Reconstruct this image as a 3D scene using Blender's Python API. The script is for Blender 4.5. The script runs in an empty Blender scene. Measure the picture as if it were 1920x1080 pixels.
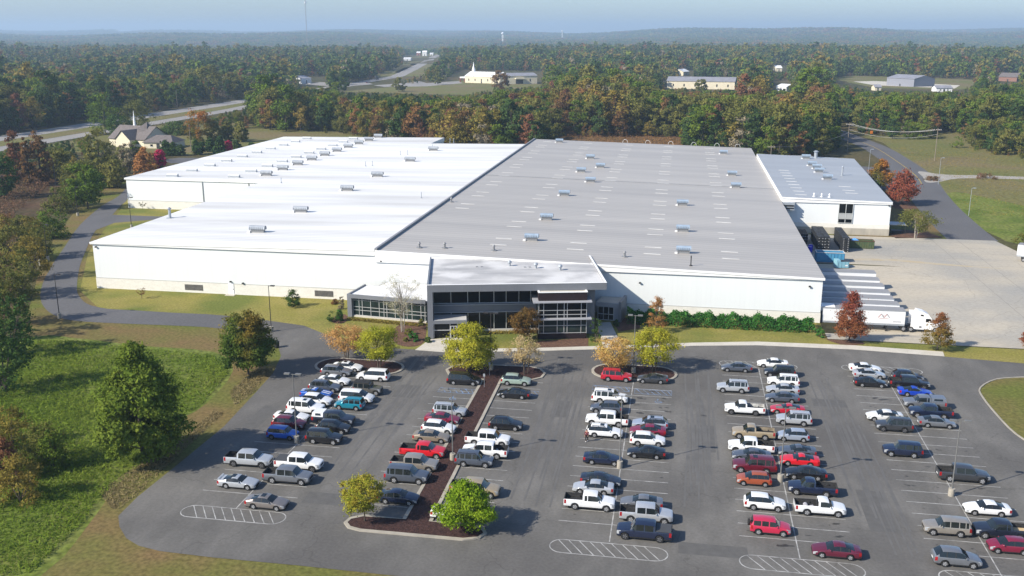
import bpy, bmesh, math, random
import numpy as np
from mathutils import Vector, Matrix
R = math.radians
SC = bpy.context.scene
C = SC.collection
random.seed(7); RNG = np.random.default_rng(11)

# ------------------------------------------------------------------ camera, sky, sun, exposure
F_PX, Y_HOR, X_VP = 1800.0, 62.0, 1286.0
PITCH = math.atan((540 - Y_HOR) / F_PX)
CAM_H = 54 * math.cos(PITCH)
YAW = math.atan((X_VP - 960) / F_PX * math.cos(PITCH))
cp, sp, cy, sy = math.cos(PITCH), math.sin(PITCH), math.cos(YAW), math.sin(YAW)
def G(x, y, z=0.0):
    """ground point (height z) seen at photo pixel x, y"""
    u = (x - 960) / F_PX; v = (y - 540) / F_PX
    f = cp - v * sp; d = sp + v * cp
    t = (CAM_H - z) / d
    return ((u * cy - f * sy) * t, (u * sy + f * cy) * t)
def PX(X, Y, Z=0.0):
    u = X * cy + Y * sy; f = -X * sy + Y * cy; d = CAM_H - Z
    zc = f * cp + d * sp; yc = -f * sp + d * cp
    return (960 + F_PX * u / zc, 540 + F_PX * yc / zc)
def ZAT(X, Y, py):
    lo, hi = -60.0, 500.0
    for _ in range(50):
        m = (lo + hi) / 2
        if PX(X, Y, m)[1] > py: lo = m
        else: hi = m
    return lo
def MPP(X, Y):
    """metres per photo pixel at a ground point"""
    f = -X * sy + Y * cy
    return (f * cp + CAM_H * sp) / F_PX

cam = bpy.data.cameras.new('camera'); camo = bpy.data.objects.new('camera', cam); C.objects.link(camo)
camo.location = (0, 0, CAM_H); camo.rotation_euler = (math.pi / 2 - PITCH, 0, YAW)
cam.sensor_width = 36; cam.lens = F_PX * 36 / 1920; cam.clip_start = 0.5; cam.clip_end = 60000
SC.camera = camo

SUN_AZ, SUN_EL = R(37), R(35)                     # shadows run along +37 degrees
to_sun = Vector((-math.cos(SUN_AZ) * math.cos(SUN_EL), -math.sin(SUN_AZ) * math.cos(SUN_EL), math.sin(SUN_EL)))
w = bpy.data.worlds.new('World'); SC.world = w; w.use_nodes = True
nt = w.node_tree; bg = nt.nodes['Background']
sky = nt.nodes.new('ShaderNodeTexSky'); sky.sky_type = 'NISHITA'; sky.sun_disc = False
sky.sun_elevation = SUN_EL; sky.sun_rotation = math.atan2(to_sun.x, to_sun.y) % (2 * math.pi)
sky.altitude = 600; sky.air_density = 1.0; sky.dust_density = 1.6; sky.ozone_density = 5.2
nt.links.new(sky.outputs[0], bg.inputs[0]); bg.inputs[1].default_value = 0.108
sl = bpy.data.lights.new('sun', 'SUN'); sl.energy = 4.4; sl.angle = R(0.6); sl.color = (1.0, 0.92, 0.785)
so = bpy.data.objects.new('sun', sl); C.objects.link(so); so.location = (-60, -60, 200)
so.rotation_euler = to_sun.to_track_quat('Z', 'Y').to_euler()
SC.view_settings.view_transform = 'Standard'; SC.view_settings.look = 'None'
SC.view_settings.gamma = 1; SC.view_settings.exposure = 0.78
SC.cycles.use_denoising = True
SC.cycles.max_bounces = 5; SC.cycles.diffuse_bounces = 2; SC.cycles.glossy_bounces = 2
SC.cycles.transmission_bounces = 2; SC.cycles.transparent_max_bounces = 4; SC.cycles.volume_bounces = 0
SC.cycles.caustics_reflective = False; SC.cycles.caustics_refractive = False

# ------------------------------------------------------------------ materials
MATS = {}
def mat(name, col, col2=None, scale=1.0, rough=0.8, metal=0.0, spec=0.3, stretch=(1, 1, 1), lo=0.35, hi=0.65,
        col3=None, scale3=0.05, detail=5, bump=0.0, coat=0.0, obj_coords=True, fine=None):
    if name in MATS: return MATS[name]
    m = bpy.data.materials.new(name); m.use_nodes = True; MATS[name] = m
    n, l = m.node_tree.nodes, m.node_tree.links
    b = n['Principled BSDF']
    b.inputs['Base Color'].default_value = (*col, 1); b.inputs['Roughness'].default_value = rough
    b.inputs['Metallic'].default_value = metal; b.inputs['Specular IOR Level'].default_value = spec
    b.inputs['Coat Weight'].default_value = coat
    m.diffuse_color = (*col, 1)
    if col2 is not None:
        tc = n.new('ShaderNodeTexCoord'); mp = n.new('ShaderNodeMapping'); mp.inputs['Scale'].default_value = stretch
        l.new(tc.outputs['Object'], mp.inputs[0])
        t = n.new('ShaderNodeTexNoise'); t.inputs['Scale'].default_value = scale; t.inputs['Detail'].default_value = detail
        l.new(mp.outputs[0], t.inputs['Vector'])
        mr = n.new('ShaderNodeMapRange'); mr.inputs[1].default_value = lo; mr.inputs[2].default_value = hi
        l.new(t.outputs[0], mr.inputs[0])
        mx = n.new('ShaderNodeMix'); mx.data_type = 'RGBA'
        mx.inputs[6].default_value = (*col, 1); mx.inputs[7].default_value = (*col2, 1)
        l.new(mr.outputs[0], mx.inputs[0]); out = mx.outputs[2]
        if col3 is not None:
            t3 = n.new('ShaderNodeTexNoise'); t3.inputs['Scale'].default_value = scale3; t3.inputs['Detail'].default_value = 6
            l.new(tc.outputs['Object'], t3.inputs['Vector'])
            mr3 = n.new('ShaderNodeMapRange'); mr3.inputs[1].default_value = 0.45; mr3.inputs[2].default_value = 0.62
            l.new(t3.outputs[0], mr3.inputs[0])
            mx3 = n.new('ShaderNodeMix'); mx3.data_type = 'RGBA'; mx3.inputs[7].default_value = (*col3, 1)
            l.new(mr3.outputs[0], mx3.inputs[0]); l.new(out, mx3.inputs[6]); out = mx3.outputs[2]
        if fine is not None:                                       # (scale, amount) grain of the surface itself
            t4 = n.new('ShaderNodeTexNoise'); t4.inputs['Scale'].default_value = fine[0]; t4.inputs['Detail'].default_value = 3
            l.new(tc.outputs['Object'], t4.inputs['Vector'])
            mr4 = n.new('ShaderNodeMapRange'); mr4.inputs[1].default_value = 0.3; mr4.inputs[2].default_value = 0.7
            mr4.inputs[3].default_value = 1 - fine[1]; mr4.inputs[4].default_value = 1 + fine[1]
            l.new(t4.outputs[0], mr4.inputs[0])
            mx4 = n.new('ShaderNodeMix'); mx4.data_type = 'RGBA'; mx4.blend_type = 'MULTIPLY'; mx4.inputs[0].default_value = 1
            l.new(out, mx4.inputs[6]); l.new(mr4.outputs[0], mx4.inputs[7]); out = mx4.outputs[2]
        l.new(out, b.inputs['Base Color'])
        if bump:
            bp = n.new('ShaderNodeBump'); bp.inputs['Strength'].default_value = bump; bp.inputs['Distance'].default_value = 0.15
            l.new(t.outputs[0], bp.inputs['Height']); l.new(bp.outputs[0], b.inputs['Normal'])
    return m

def cracked(m, scale, width, dark, wob=0.6):
    """adds a net of hairline cracks and their sealer to a paved surface"""
    n, l = m.node_tree.nodes, m.node_tree.links; b = n['Principled BSDF']; src = b.inputs['Base Color'].links[0].from_socket
    tc = n.new('ShaderNodeTexCoord'); nz = n.new('ShaderNodeTexNoise'); nz.inputs['Scale'].default_value = 0.35; nz.inputs['Detail'].default_value = 5
    l.new(tc.outputs['Object'], nz.inputs['Vector'])
    ad = n.new('ShaderNodeVectorMath'); ad.operation = 'MULTIPLY_ADD'; ad.inputs[1].default_value = (wob / scale * .4,) * 3
    l.new(nz.outputs[1], ad.inputs[0]); l.new(tc.outputs['Object'], ad.inputs[2])
    v = n.new('ShaderNodeTexVoronoi'); v.feature = 'DISTANCE_TO_EDGE'; v.inputs['Scale'].default_value = scale; l.new(ad.outputs[0], v.inputs['Vector'])
    mr = n.new('ShaderNodeMapRange'); mr.inputs[1].default_value = width * .4; mr.inputs[2].default_value = width; mr.inputs[3].default_value = dark; mr.inputs[4].default_value = 1
    l.new(v.outputs[0], mr.inputs[0])
    mx = n.new('ShaderNodeMix'); mx.data_type = 'RGBA'; mx.blend_type = 'MULTIPLY'; mx.inputs[0].default_value = 1
    l.new(src, mx.inputs[6]); l.new(mr.outputs[0], mx.inputs[7]); l.new(mx.outputs[2], b.inputs['Base Color'])
def ribbed(name, col, col2, axis, period, amount, rough=0.45, metal=0.0, streak=None):
    """sheet metal: ribs every `period` metres across `axis`, streaks running along the ribs"""
    m = mat(name, col, col2, scale=0.25, rough=rough, metal=metal, stretch=streak or (1, 1, 1), lo=0.3, hi=0.7, spec=0.35)
    n, l = m.node_tree.nodes, m.node_tree.links
    b = n['Principled BSDF']; src = b.inputs['Base Color'].links[0].from_socket
    tc = n.new('ShaderNodeTexCoord'); wv = n.new('ShaderNodeTexWave'); wv.bands_direction = axis
    wv.inputs['Scale'].default_value = 0.314 / period; wv.inputs['Distortion'].default_value = 0
    l.new(tc.outputs['Object'], wv.inputs['Vector'])
    mr = n.new('ShaderNodeMapRange'); mr.inputs[1].default_value = 0.0; mr.inputs[2].default_value = 0.5
    mr.inputs[3].default_value = 1 - amount; mr.inputs[4].default_value = 1
    l.new(wv.outputs[1], mr.inputs[0])
    mx = n.new('ShaderNodeMix'); mx.data_type = 'RGBA'; mx.blend_type = 'MULTIPLY'; mx.inputs[0].default_value = 1
    l.new(src, mx.inputs[6]); l.new(mr.outputs[0], mx.inputs[7]); l.new(mx.outputs[2], b.inputs['Base Color'])
    return m

LEAF_GAIN = 2.0
def leaf_mat(name, cols, trans=0.3):
    m = bpy.data.materials.new(name); m.use_nodes = True; MATS[name] = m
    n, l = m.node_tree.nodes, m.node_tree.links
    n.remove(n['Principled BSDF']); out = n['Material Output']
    at = n.new('ShaderNodeAttribute'); at.attribute_name = 'leaf'
    oi = n.new('ShaderNodeObjectInfo')
    ma = n.new('ShaderNodeMath'); ma.operation = 'MULTIPLY_ADD'; ma.inputs[1].default_value = 0.45
    mb = n.new('ShaderNodeMath'); mb.operation = 'MULTIPLY'; mb.inputs[1].default_value = 0.55
    l.new(at.outputs['Fac'], mb.inputs[0]); l.new(oi.outputs['Random'], ma.inputs[0]); l.new(mb.outputs[0], ma.inputs[2])
    cr = n.new('ShaderNodeValToRGB'); e = cr.color_ramp.elements
    while len(e) < len(cols): e.new(0.5)
    for i, c in enumerate(cols):
        e[i].position = 0.1 + 0.8 * i / max(1, len(cols) - 1); e[i].color = (*[min(.6, q * LEAF_GAIN) for q in c], 1)
    l.new(ma.outputs[0], cr.inputs[0])
    d = n.new('ShaderNodeBsdfDiffuse'); t = n.new('ShaderNodeBsdfTranslucent'); mx = n.new('ShaderNodeMixShader')
    mx.inputs[0].default_value = trans
    l.new(cr.outputs[0], d.inputs[0]); l.new(cr.outputs[0], t.inputs[0])
    l.new(d.outputs[0], mx.inputs[1]); l.new(t.outputs[0], mx.inputs[2]); l.new(mx.outputs[0], out.inputs[0])
    return m

# ------------------------------------------------------------------ helpers
def tag(o, label=None, cat=None, group=None, kind=None):
    if label: o['label'] = label
    if cat: o['category'] = cat
    if group: o['group'] = group
    if kind: o['kind'] = kind
    return o
def empty(name, loc, rz=0.0, label=None, cat=None, group=None):
    o = bpy.data.objects.new(name, None); C.objects.link(o); o.location = loc; o.rotation_euler = (0, 0, rz)
    o.empty_display_size = 0.3
    return tag(o, label, cat, group)
def put(name, me, parent=None, loc=None):
    o = bpy.data.objects.new(name, me); C.objects.link(o)
    if parent is not None: o.parent = parent
    if loc is not None: o.location = loc
    return o
def copy_tree(o, parent=None):
    c = o.copy(); C.objects.link(c)
    if parent is not None: c.parent = parent
    for ch in list(o.children): copy_tree(ch, c)
    return c

class MB:
    """collects shapes into one mesh; vertices are given relative to `o`"""
    def __init__(s, o=(0, 0, 0)): s.v = []; s.f = []; s.m = []; s.o = o
    def add(s, vs, fs, m=0):
        k = len(s.v); s.v += [(x - s.o[0], y - s.o[1], z - s.o[2]) for x, y, z in vs]
        for f in fs: s.f.append([k + i for i in f]); s.m.append(m)
    def box(s, x0, x1, y0, y1, z0, z1, m=0):
        s.add([(x0, y0, z0), (x1, y0, z0), (x1, y1, z0), (x0, y1, z0), (x0, y0, z1), (x1, y0, z1), (x1, y1, z1), (x0, y1, z1)],
              [(0, 3, 2, 1), (4, 5, 6, 7), (0, 1, 5, 4), (1, 2, 6, 5), (2, 3, 7, 6), (3, 0, 4, 7)], m); return s
    def bar(s, a, b, w, h, m=0):
        """box beam from a to b, w wide (horizontal), h high"""
        a, b = Vector(a), Vector(b); d = (b - a).normalized()
        sd = d.cross(Vector((0, 0, 1)))
        if sd.length < 1e-4: sd = Vector((1, 0, 0))
        sd.normalize(); up = sd.cross(d); sd = sd * (w / 2); up = up * (h / 2)
        vs = [a - sd - up, a + sd - up, a + sd + up, a - sd + up, b - sd - up, b + sd - up, b + sd + up, b - sd + up]
        s.add([tuple(v) for v in vs], [(0, 1, 2, 3), (7, 6, 5, 4), (0, 4, 5, 1), (1, 5, 6, 2), (2, 6, 7, 3), (3, 7, 4, 0)], m); return s
    def prism(s, poly, z0, z1, m=0, mtop=None, zt=None):
        n = len(poly)
        top = [(x, y, zt(x, y) if zt else z1) for x, y in poly]
        s.add([(x, y, z0) for x, y in poly] + top, [(i, (i + 1) % n, n + (i + 1) % n, n + i) for i in range(n)] + [tuple(range(n - 1, -1, -1))], m)
        s.add(top, [tuple(range(n))], m if mtop is None else mtop); return s
    def cyl(s, a, b, r0, r1=None, n=8, m=0, cap=True):
        a, b = Vector(a), Vector(b); r1 = r0 if r1 is None else r1
        d = (b - a).normalized(); u = d.orthogonal().normalized(); w_ = d.cross(u)
        vs = []
        for p, r in ((a, r0), (b, r1)):
            for i in range(n):
                t = 2 * math.pi * i / n; vs.append(tuple(p + u * (r * math.cos(t)) + w_ * (r * math.sin(t))))
        fs = [(i, (i + 1) % n, n + (i + 1) % n, n + i) for i in range(n)]
        if cap: fs += [tuple(range(n - 1, -1, -1)), tuple(range(n, 2 * n))]
        s.add(vs, fs, m); return s
    def tube(s, pts, r, n=6, m=0):
        for i in range(len(pts) - 1):
            ra = r[i] if isinstance(r, (list, tuple)) else r; rb = r[i + 1] if isinstance(r, (list, tuple)) else r
            s.cyl(pts[i], pts[i + 1], ra, rb, n, m)
        return s
    def ball(s, c, rx, ry, rz, nu=10, nv=6, m=0):
        vs = []; fs = []
        for j in range(nv + 1):
            ph = math.pi * j / nv
            for i in range(nu):
                th = 2 * math.pi * i / nu
                vs.append((c[0] + rx * math.sin(ph) * math.cos(th), c[1] + ry * math.sin(ph) * math.sin(th), c[2] + rz * math.cos(ph)))
        for j in range(nv):
            for i in range(nu):
                fs.append((j * nu + i, (j + 1) * nu + i, (j + 1) * nu + (i + 1) % nu, j * nu + (i + 1) % nu))
        s.add(vs, fs, m); return s
    def mesh(s, name, mats, smooth=False, angle=40):
        me = bpy.data.meshes.new(name); me.from_pydata(s.v, [], s.f)
        for x in (mats if isinstance(mats, (list, tuple)) else [mats]): me.materials.append(x)
        me.polygons.foreach_set('material_index', s.m)
        me.update()
        if smooth:
            me.polygons.foreach_set('use_smooth', [True] * len(me.polygons)); me.set_sharp_from_angle(angle=R(angle))
        return me
    def build(s, name, mats, parent=None, smooth=False):
        me = s.mesh(name, mats, smooth)
        return put(name, me, parent, None if parent is not None else s.o)

def smooth_poly(pts, n=4, closed=True):
    out = []; k = len(pts)
    for i in range(k if closed else k - 1):
        p0, p1, p2, p3 = (pts[(i - 1) % k] if closed or i > 0 else pts[i]), pts[i], pts[(i + 1) % k], (pts[(i + 2) % k] if closed or i + 2 < k else pts[i + 1])
        for j in range(n):
            t = j / n
            out.append(tuple(0.5 * (2 * p1[a] + (p2[a] - p0[a]) * t + (2 * p0[a] - 5 * p1[a] + 4 * p2[a] - p3[a]) * t * t + (3 * p1[a] - p0[a] - 3 * p2[a] + p3[a]) * t ** 3) for a in (0, 1)))
    if not closed: out.append(pts[-1])
    return out
def sheet_mesh(name, pts, z, m, zf=None):
    bm = bmesh.new(); vs = [bm.verts.new((x, y, zf(x, y) if zf else z)) for x, y in pts]
    f = bm.faces.new(vs)
    f.normal_update()
    if f.normal.z < 0: f.normal_flip(); f.normal_update()
    bmesh.ops.triangulate(bm, faces=bm.faces[:])
    bm.normal_update()
    for f in bm.faces:
        if f.normal.z < 0: f.normal_flip()
    me = bpy.data.meshes.new(name); bm.to_mesh(me); bm.free(); me.materials.append(m); return me
def sheet(name, pts, z, m, kind='structure', zf=None):
    o = put(name, sheet_mesh(name, pts, z, m, zf)); o['kind'] = kind; return o
def ribbon(mb, pts, wd, z, m=0, closed=False, h=None):
    """flat band (or a low kerb of height h) following a polyline"""
    k = len(pts); L = []; Rr = []
    for i in range(k):
        a = Vector(pts[(i - 1) % k] if closed or i > 0 else pts[i]); b = Vector(pts[(i + 1) % k] if closed or i < k - 1 else pts[i])
        d = (b - a).normalized(); nrm = Vector((-d.y, d.x)) * (wd / 2); p = Vector(pts[i])
        L.append(p + nrm); Rr.append(p - nrm)
    n = k if closed else k - 1
    for i in range(n):
        j = (i + 1) % k
        if h is None:
            mb.add([(Rr[i].x, Rr[i].y, z), (Rr[j].x, Rr[j].y, z), (L[j].x, L[j].y, z), (L[i].x, L[i].y, z)], [(0, 1, 2, 3)], m)
        else:
            q = [(Rr[i].x, Rr[i].y), (Rr[j].x, Rr[j].y), (L[j].x, L[j].y), (L[i].x, L[i].y)]
            mb.add([(x, y, z) for x, y in q] + [(x, y, z + h) for x, y in q], [(4, 5, 6, 7), (0, 1, 5, 4), (2, 3, 7, 6)], m)
    return mb
def in_poly(x, y, poly):
    c = False; j = len(poly) - 1
    for i in range(len(poly)):
        xi, yi = poly[i]; xj, yj = poly[j]
        if (yi > y) != (yj > y) and x < (xj - xi) * (y - yi) / (yj - yi) + xi: c = not c
        j = i
    return c
# ------------------------------------------------------------------ terrain and ground sheets
M_ground = mat('forest floor', (0.075, 0.07, 0.03), (0.05, 0.052, 0.022), scale=0.02, col3=(0.11, 0.085, 0.04), scale3=0.01, rough=0.95, spec=0.1, fine=(0.6, 0.3))
M_lawn = mat('mown lawn', (0.20, 0.185, 0.045), (0.23, 0.20, 0.06), scale=0.25, col3=(0.12, 0.14, 0.032), scale3=0.06, rough=0.95, spec=0.1, fine=(2.5, 0.25), bump=0.4)
M_verge = mat('dry mown verge', (0.135, 0.12, 0.04), (0.16, 0.11, 0.05), scale=0.12, col3=(0.11, 0.125, 0.028), scale3=0.05, rough=0.95, spec=0.1, fine=(2.0, 0.3), bump=0.4)
M_meadow = mat('rank meadow grass', (0.12, 0.155, 0.026), (0.15, 0.165, 0.045), scale=0.25, col3=(0.09, 0.125, 0.02), scale3=0.09, rough=0.95, spec=0.1, fine=(1.2, 0.4), bump=0.8)
M_field = mat('dry field grass', (0.145, 0.135, 0.05), (0.11, 0.125, 0.035), scale=0.06, col3=(0.16, 0.13, 0.065), scale3=0.03, rough=0.95, spec=0.1, fine=(0.8, 0.3))
M_scrub = mat('brown scrub ground', (0.085, 0.05, 0.03), (0.06, 0.055, 0.025), scale=0.1, col3=(0.10, 0.062, 0.038), scale3=0.05, rough=0.95, spec=0.1, fine=(0.7, 0.4))
M_rust = mat('rusty broomsedge', (0.15, 0.085, 0.04), (0.11, 0.075, 0.035), scale=0.1, rough=0.95, spec=0.1, fine=(0.5, 0.35))
M_asphalt = mat('worn asphalt', (0.112, 0.108, 0.101), (0.150, 0.144, 0.135), scale=0.35, col3=(0.098, 0.094, 0.090), scale3=0.045, rough=0.9, spec=0.2, fine=(3.0, 0.10), stretch=(1, 0.35, 1))
cracked(M_asphalt, 0.06, 0.006, 0.84)
M_road = mat('road asphalt', (0.118, 0.117, 0.122), (0.10, 0.10, 0.105), scale=0.1, rough=0.9, spec=0.2, fine=(2.0, 0.12), stretch=(1, 0.4, 1))
M_hwy = mat('highway concrete', (0.28, 0.265, 0.25), (0.23, 0.22, 0.21), scale=0.05, rough=0.9, fine=(1, 0.1))
M_conc = mat('yard concrete', (0.42, 0.375, 0.30), (0.35, 0.325, 0.28), scale=0.07, col3=(0.30, 0.29, 0.265), scale3=0.035, rough=0.85, spec=0.2, fine=(1.5, 0.08), stretch=(0.5, 1.4, 1))
cracked(M_conc, 0.06, 0.006, 0.86, 0.3)
M_walk = mat('pale concrete', (0.46, 0.43, 0.37), (0.52, 0.49, 0.43), scale=0.5, rough=0.85, spec=0.2, fine=(4, 0.06))
M_kerb = mat('kerb concrete', (0.36, 0.33, 0.28), (0.28, 0.26, 0.22), scale=0.8, rough=0.85, spec=0.2)
M_mulch = mat('dark bark mulch', (0.062, 0.034, 0.030), (0.038, 0.022, 0.021), scale=2.5, rough=0.95, spec=0.1, fine=(6, 0.4), bump=0.8)
M_mulch2 = mat('red brown mulch', (0.14, 0.08, 0.055), (0.10, 0.058, 0.042), scale=1.5, rough=0.95, spec=0.1, fine=(5, 0.35), bump=0.8)
M_sand = mat('bare sandy soil', (0.30, 0.22, 0.12), (0.20, 0.16, 0.07), scale=0.5, rough=0.95, spec=0.1, fine=(2, 0.25))
M_paint = mat('worn white road paint', (0.42, 0.42, 0.41), (0.19, 0.19, 0.185), scale=0.9, lo=0.38, hi=0.68, rough=0.7)
M_yel = mat('worn yellow road paint', (0.42, 0.29, 0.05), (0.25, 0.18, 0.06), scale=0.5, rough=0.7)
M_blue = mat('worn blue road paint', (0.16, 0.25, 0.42), (0.13, 0.16, 0.21), scale=0.9, lo=0.35, hi=0.6, rough=0.7)
M_oil = mat('oil stain', (0.035, 0.033, 0.032), (0.06, 0.058, 0.056), scale=2, rough=0.6)

def yard_z(X, Y):
    fx = min(1, max(0, (62 - X) / 18.0)); fy = min(1, max(0, (Y - 172) / 5.0)) * min(1, max(0, (229 - Y) / 14.0))
    return -1.2 * fx * fy
def elev(X, Y):
    r = math.hypot(X, Y)
    if r < 1500: return 0.0
    az = math.atan2(X, Y)
    k = min(1, (r - 1500) / 700)
    if r < 2700: k *= min(1, max(0, abs(X - float(np.interp(Y, [1150, 1420, 1830, 2160, 2700], [-352, -400, -485, -558, -650]))) - 60) / 160)
    z = k * (5 + 6 * math.sin(X * 0.0021 + 1) + 6 * math.sin(Y * 0.0017 + X * 0.0009))
    right = 1 / (1 + math.exp(-(math.degrees(az) + 2) / 5))
    if r > 2400:
        z -= 26 * min(1, (r - 2400) / 700) * (0.35 + 0.65 * right)
    if r > 3600:
        q = min(1, (r - 3600) / 4200); q = q * q * (3 - 2 * q)
        z += q * (30 + 44 * right + 10 * math.sin(az * 14) + 8 * math.sin(az * 37 + 2) + 12 * math.sin(r * 0.0011 + az * 9))
    if r > 9000:
        q = min(1, (r - 9000) / 5000)
        z += q * (14 * math.sin(az * 23 + 1) + 24 * max(0, math.sin(az * 9 - 1.2)) - 18 * right)
        if az < R(-32): z += q * 45
    return z
def nonuni(vals): return sorted(set(vals))
gx = nonuni([-16000, -13000, -11000] + list(range(-10000, 10001, 500)) + list(range(-3000, 3001, 200)) + [-1500, 11000, 13000, 16000, 30, 31, 72, 73])
gy = nonuni([-1500, -600, -200, 0, 30, 60] + list(range(100, 1500, 200)) + list(range(1500, 4200, 150)) + list(range(4200, 12001, 300)) + list(range(12000, 16001, 1000)) + [171, 172, 227, 228])
vs = []; fs = []
for Y in gy:
    for X in gx:
        z = elev(X, Y)
        if 31 <= X <= 72 and 172 <= Y <= 227: z = -1.6
        vs.append((X, Y, z))
nx = len(gx)
for j in range(len(gy) - 1):
    for i in range(nx - 1): fs.append((j * nx + i, j * nx + i + 1, (j + 1) * nx + i + 1, (j + 1) * nx + i))
me = bpy.data.meshes.new('ground'); me.from_pydata(vs, [], fs); me.materials.append(M_ground); me.update()
me.polygons.foreach_set('use_smooth', [True] * len(fs))
put('ground', me)['kind'] = 'structure'

P = lambda l: [G(x, y) for x, y in l]
# verge round the whole site, then lawn near the building, meadow on the left
sheet('verge', P([(-600, 1300), (-600, 650), (0, 650), (40, 630), (60, 560), (75, 500), (105, 440), (150, 385), (225, 335)])
      + [(-188, 395), (-100, 400), (64, 400), (75, 262.6), (27, 262.6), (27, 168.3), (90, 168.3), (90, 262), (200, 262), (240, 150), (240, 40), (40, 20), (-60, 20)], 0.012, M_verge)
sheet('lawn', P([(150, 545), (165, 475), (200, 425), (225, 395), (238, 360)]) + [(-178, 330), (-60, 330), (24, 262), (26.5, 168.3), (90, 168.3), (160, 171), (160, 150), (40, 155)]
      + P([(1300, 655), (1000, 668), (780, 662), (640, 645), (510, 612), (400, 595), (250, 585), (185, 578)]), 0.02, M_lawn)
sheet('grass_island', smooth_poly(P([(1838, 728), (1868, 712), (1940, 709), (2080, 720), (2150, 800), (2080, 930), (1960, 850), (1905, 815), (1870, 780), (1842, 745)]), 4), 0.062, M_verge)
sheet('meadow', smooth_poly(P([(-60, 690), (60, 632), (150, 635), (260, 648), (400, 660), (437, 695), (385, 758), (335, 790), (300, 838), (225, 905), (165, 985), (70, 1085), (-300, 1300), (-500, 1000)]), 3), 0.017, M_meadow)
sheet('scrub_ground', P([(-300, 620), (20, 600), (40, 500), (75, 430), (110, 385), (190, 335), (130, 310), (60, 318), (-300, 340)]), 0.022, M_scrub)
sheet('scrub_field', [(-56, 402), (62, 402), (60, 540), (-70, 560)], 0.014, M_rust)
sheet('field', [(84, 262), (260, 250), (420, 430), (330, 560), (150, 560), (88, 560), (98, 500), (95, 440), (90, 380), (84, 330)], 0.016, M_field)
sheet('green_bank', smooth_poly([(84.5, 262), (84.5, 320), (92, 345), (104, 325), (118, 290), (130, 262), (110, 245)], 3), 0.02, M_meadow)
sheet('church_yard', [(-300, 395), (-190, 395), (-150, 470), (-180, 560), (-300, 540)], 0.016, M_field)
sheet('back_lawn', [(-195, 392), (-60, 402), (-80, 470), (-180, 500)], 0.02, M_field)
sheet('hall_lawn', P([(640, 172), (860, 151), (1015, 158), (1015, 164), (880, 178), (760, 176)]), 0.03, M_field)
sheet('far_field', P([(1560, 148), (1600, 140), (1830, 150), (1880, 160), (1800, 168), (1640, 165)]), 0.05, M_field)
sheet('far_field', P([(740, 136), (775, 118), (800, 116), (790, 124), (765, 138)]), 0.05, M_field)

# asphalt: perimeter road, spur, parking lot
road_poly = smooth_poly(P([(245, 345), (222, 368), (190, 387), (150, 422), (122, 462), (98, 497), (80, 532), (76, 560), (86, 580), (108, 594), (142, 602), (230, 607), (330, 611), (420, 617), (540, 640),
                           (560, 612), (420, 592), (330, 587), (250, 582), (200, 579), (166, 571), (150, 558), (144, 540), (149, 502), (160, 472), (178, 434), (206, 408), (224, 388), (240, 372)]), 3)
sheet('perimeter_road', road_poly, 0.04, M_road)
sheet('spur_road', P([(170, 440), (178, 432), (215, 418), (300, 411), (420, 405), (420, 399), (297, 406), (212, 403), (196, 412)]), 0.044, M_road)
lot_poly = P([(500, 601), (570, 611), (640, 639), (690, 651), (783, 656), (850, 660), (1000, 658), (1170, 653), (1300, 648), (1420, 647), (1600, 655), (1770, 669), (1920, 682)]) + \
    [(160, 172), (200, 172), (200, 60), (60, 60), (-20, 78)] + P([(900, 1096), (720, 1078), (560, 1061), (400, 1046), (300, 1034), (260, 1024), (237, 1010), (224, 988), (222, 968), (258, 932), (345, 862), (420, 800), (478, 738), (512, 700), (527, 668), (520, 645), (500, 628), (470, 618)])
sheet('parking_lot', lot_poly, 0.048, M_asphalt)
# concrete truck yard with the dock pit sloping down to the trailers
ys = []; yf = []
yx = [27.05 + 1.5 * i for i in range(40)] ; yy = [168.6 + 1.8 * i for i in range(53)]
for Y in yy:
    for X in yx:
        edge = min(X, 86 - max(0, (Y - 225)) * 0.12)
        ys.append((edge, Y, yard_z(X, Y) + 0.05))
for j in range(len(yy) - 1):
    for i in range(len(yx) - 1):
        k = j * len(yx) + i; yf.append((k, k + 1, k + 1 + len(yx), k + len(yx)))
me = bpy.data.meshes.new('truck_yard'); me.from_pydata(ys, [], yf); me.materials.append(M_conc); me.update()
put('truck_yard', me)['kind'] = 'structure'
jb = MB()                                                          # sawn joints of the yard slabs
for X in (46, 52.5, 59, 65.5, 72): ribbon(jb, [(X, Y) for Y in np.linspace(170, 262, 3)], 0.10, 0.056) if X > 62 else None
for Y in (232, 238.5, 245, 251.5, 258): ribbon(jb, [(28, Y), (80, Y)], 0.10, 0.056)
jb.build('slab_joints', mat('joint filler', (0.22, 0.21, 0.19), rough=0.9))['kind'] = 'structure'
sheet('sand_wash', smooth_poly([(40, 232.5), (50, 233.4), (60, 231.2), (74, 229.5), (60, 233.2), (50, 235.6), (42, 234.4)], 4), 0.058, mat('washed sand', (0.40, 0.33, 0.22), (0.40, 0.36, 0.29), scale=0.4, rough=0.95))
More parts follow.
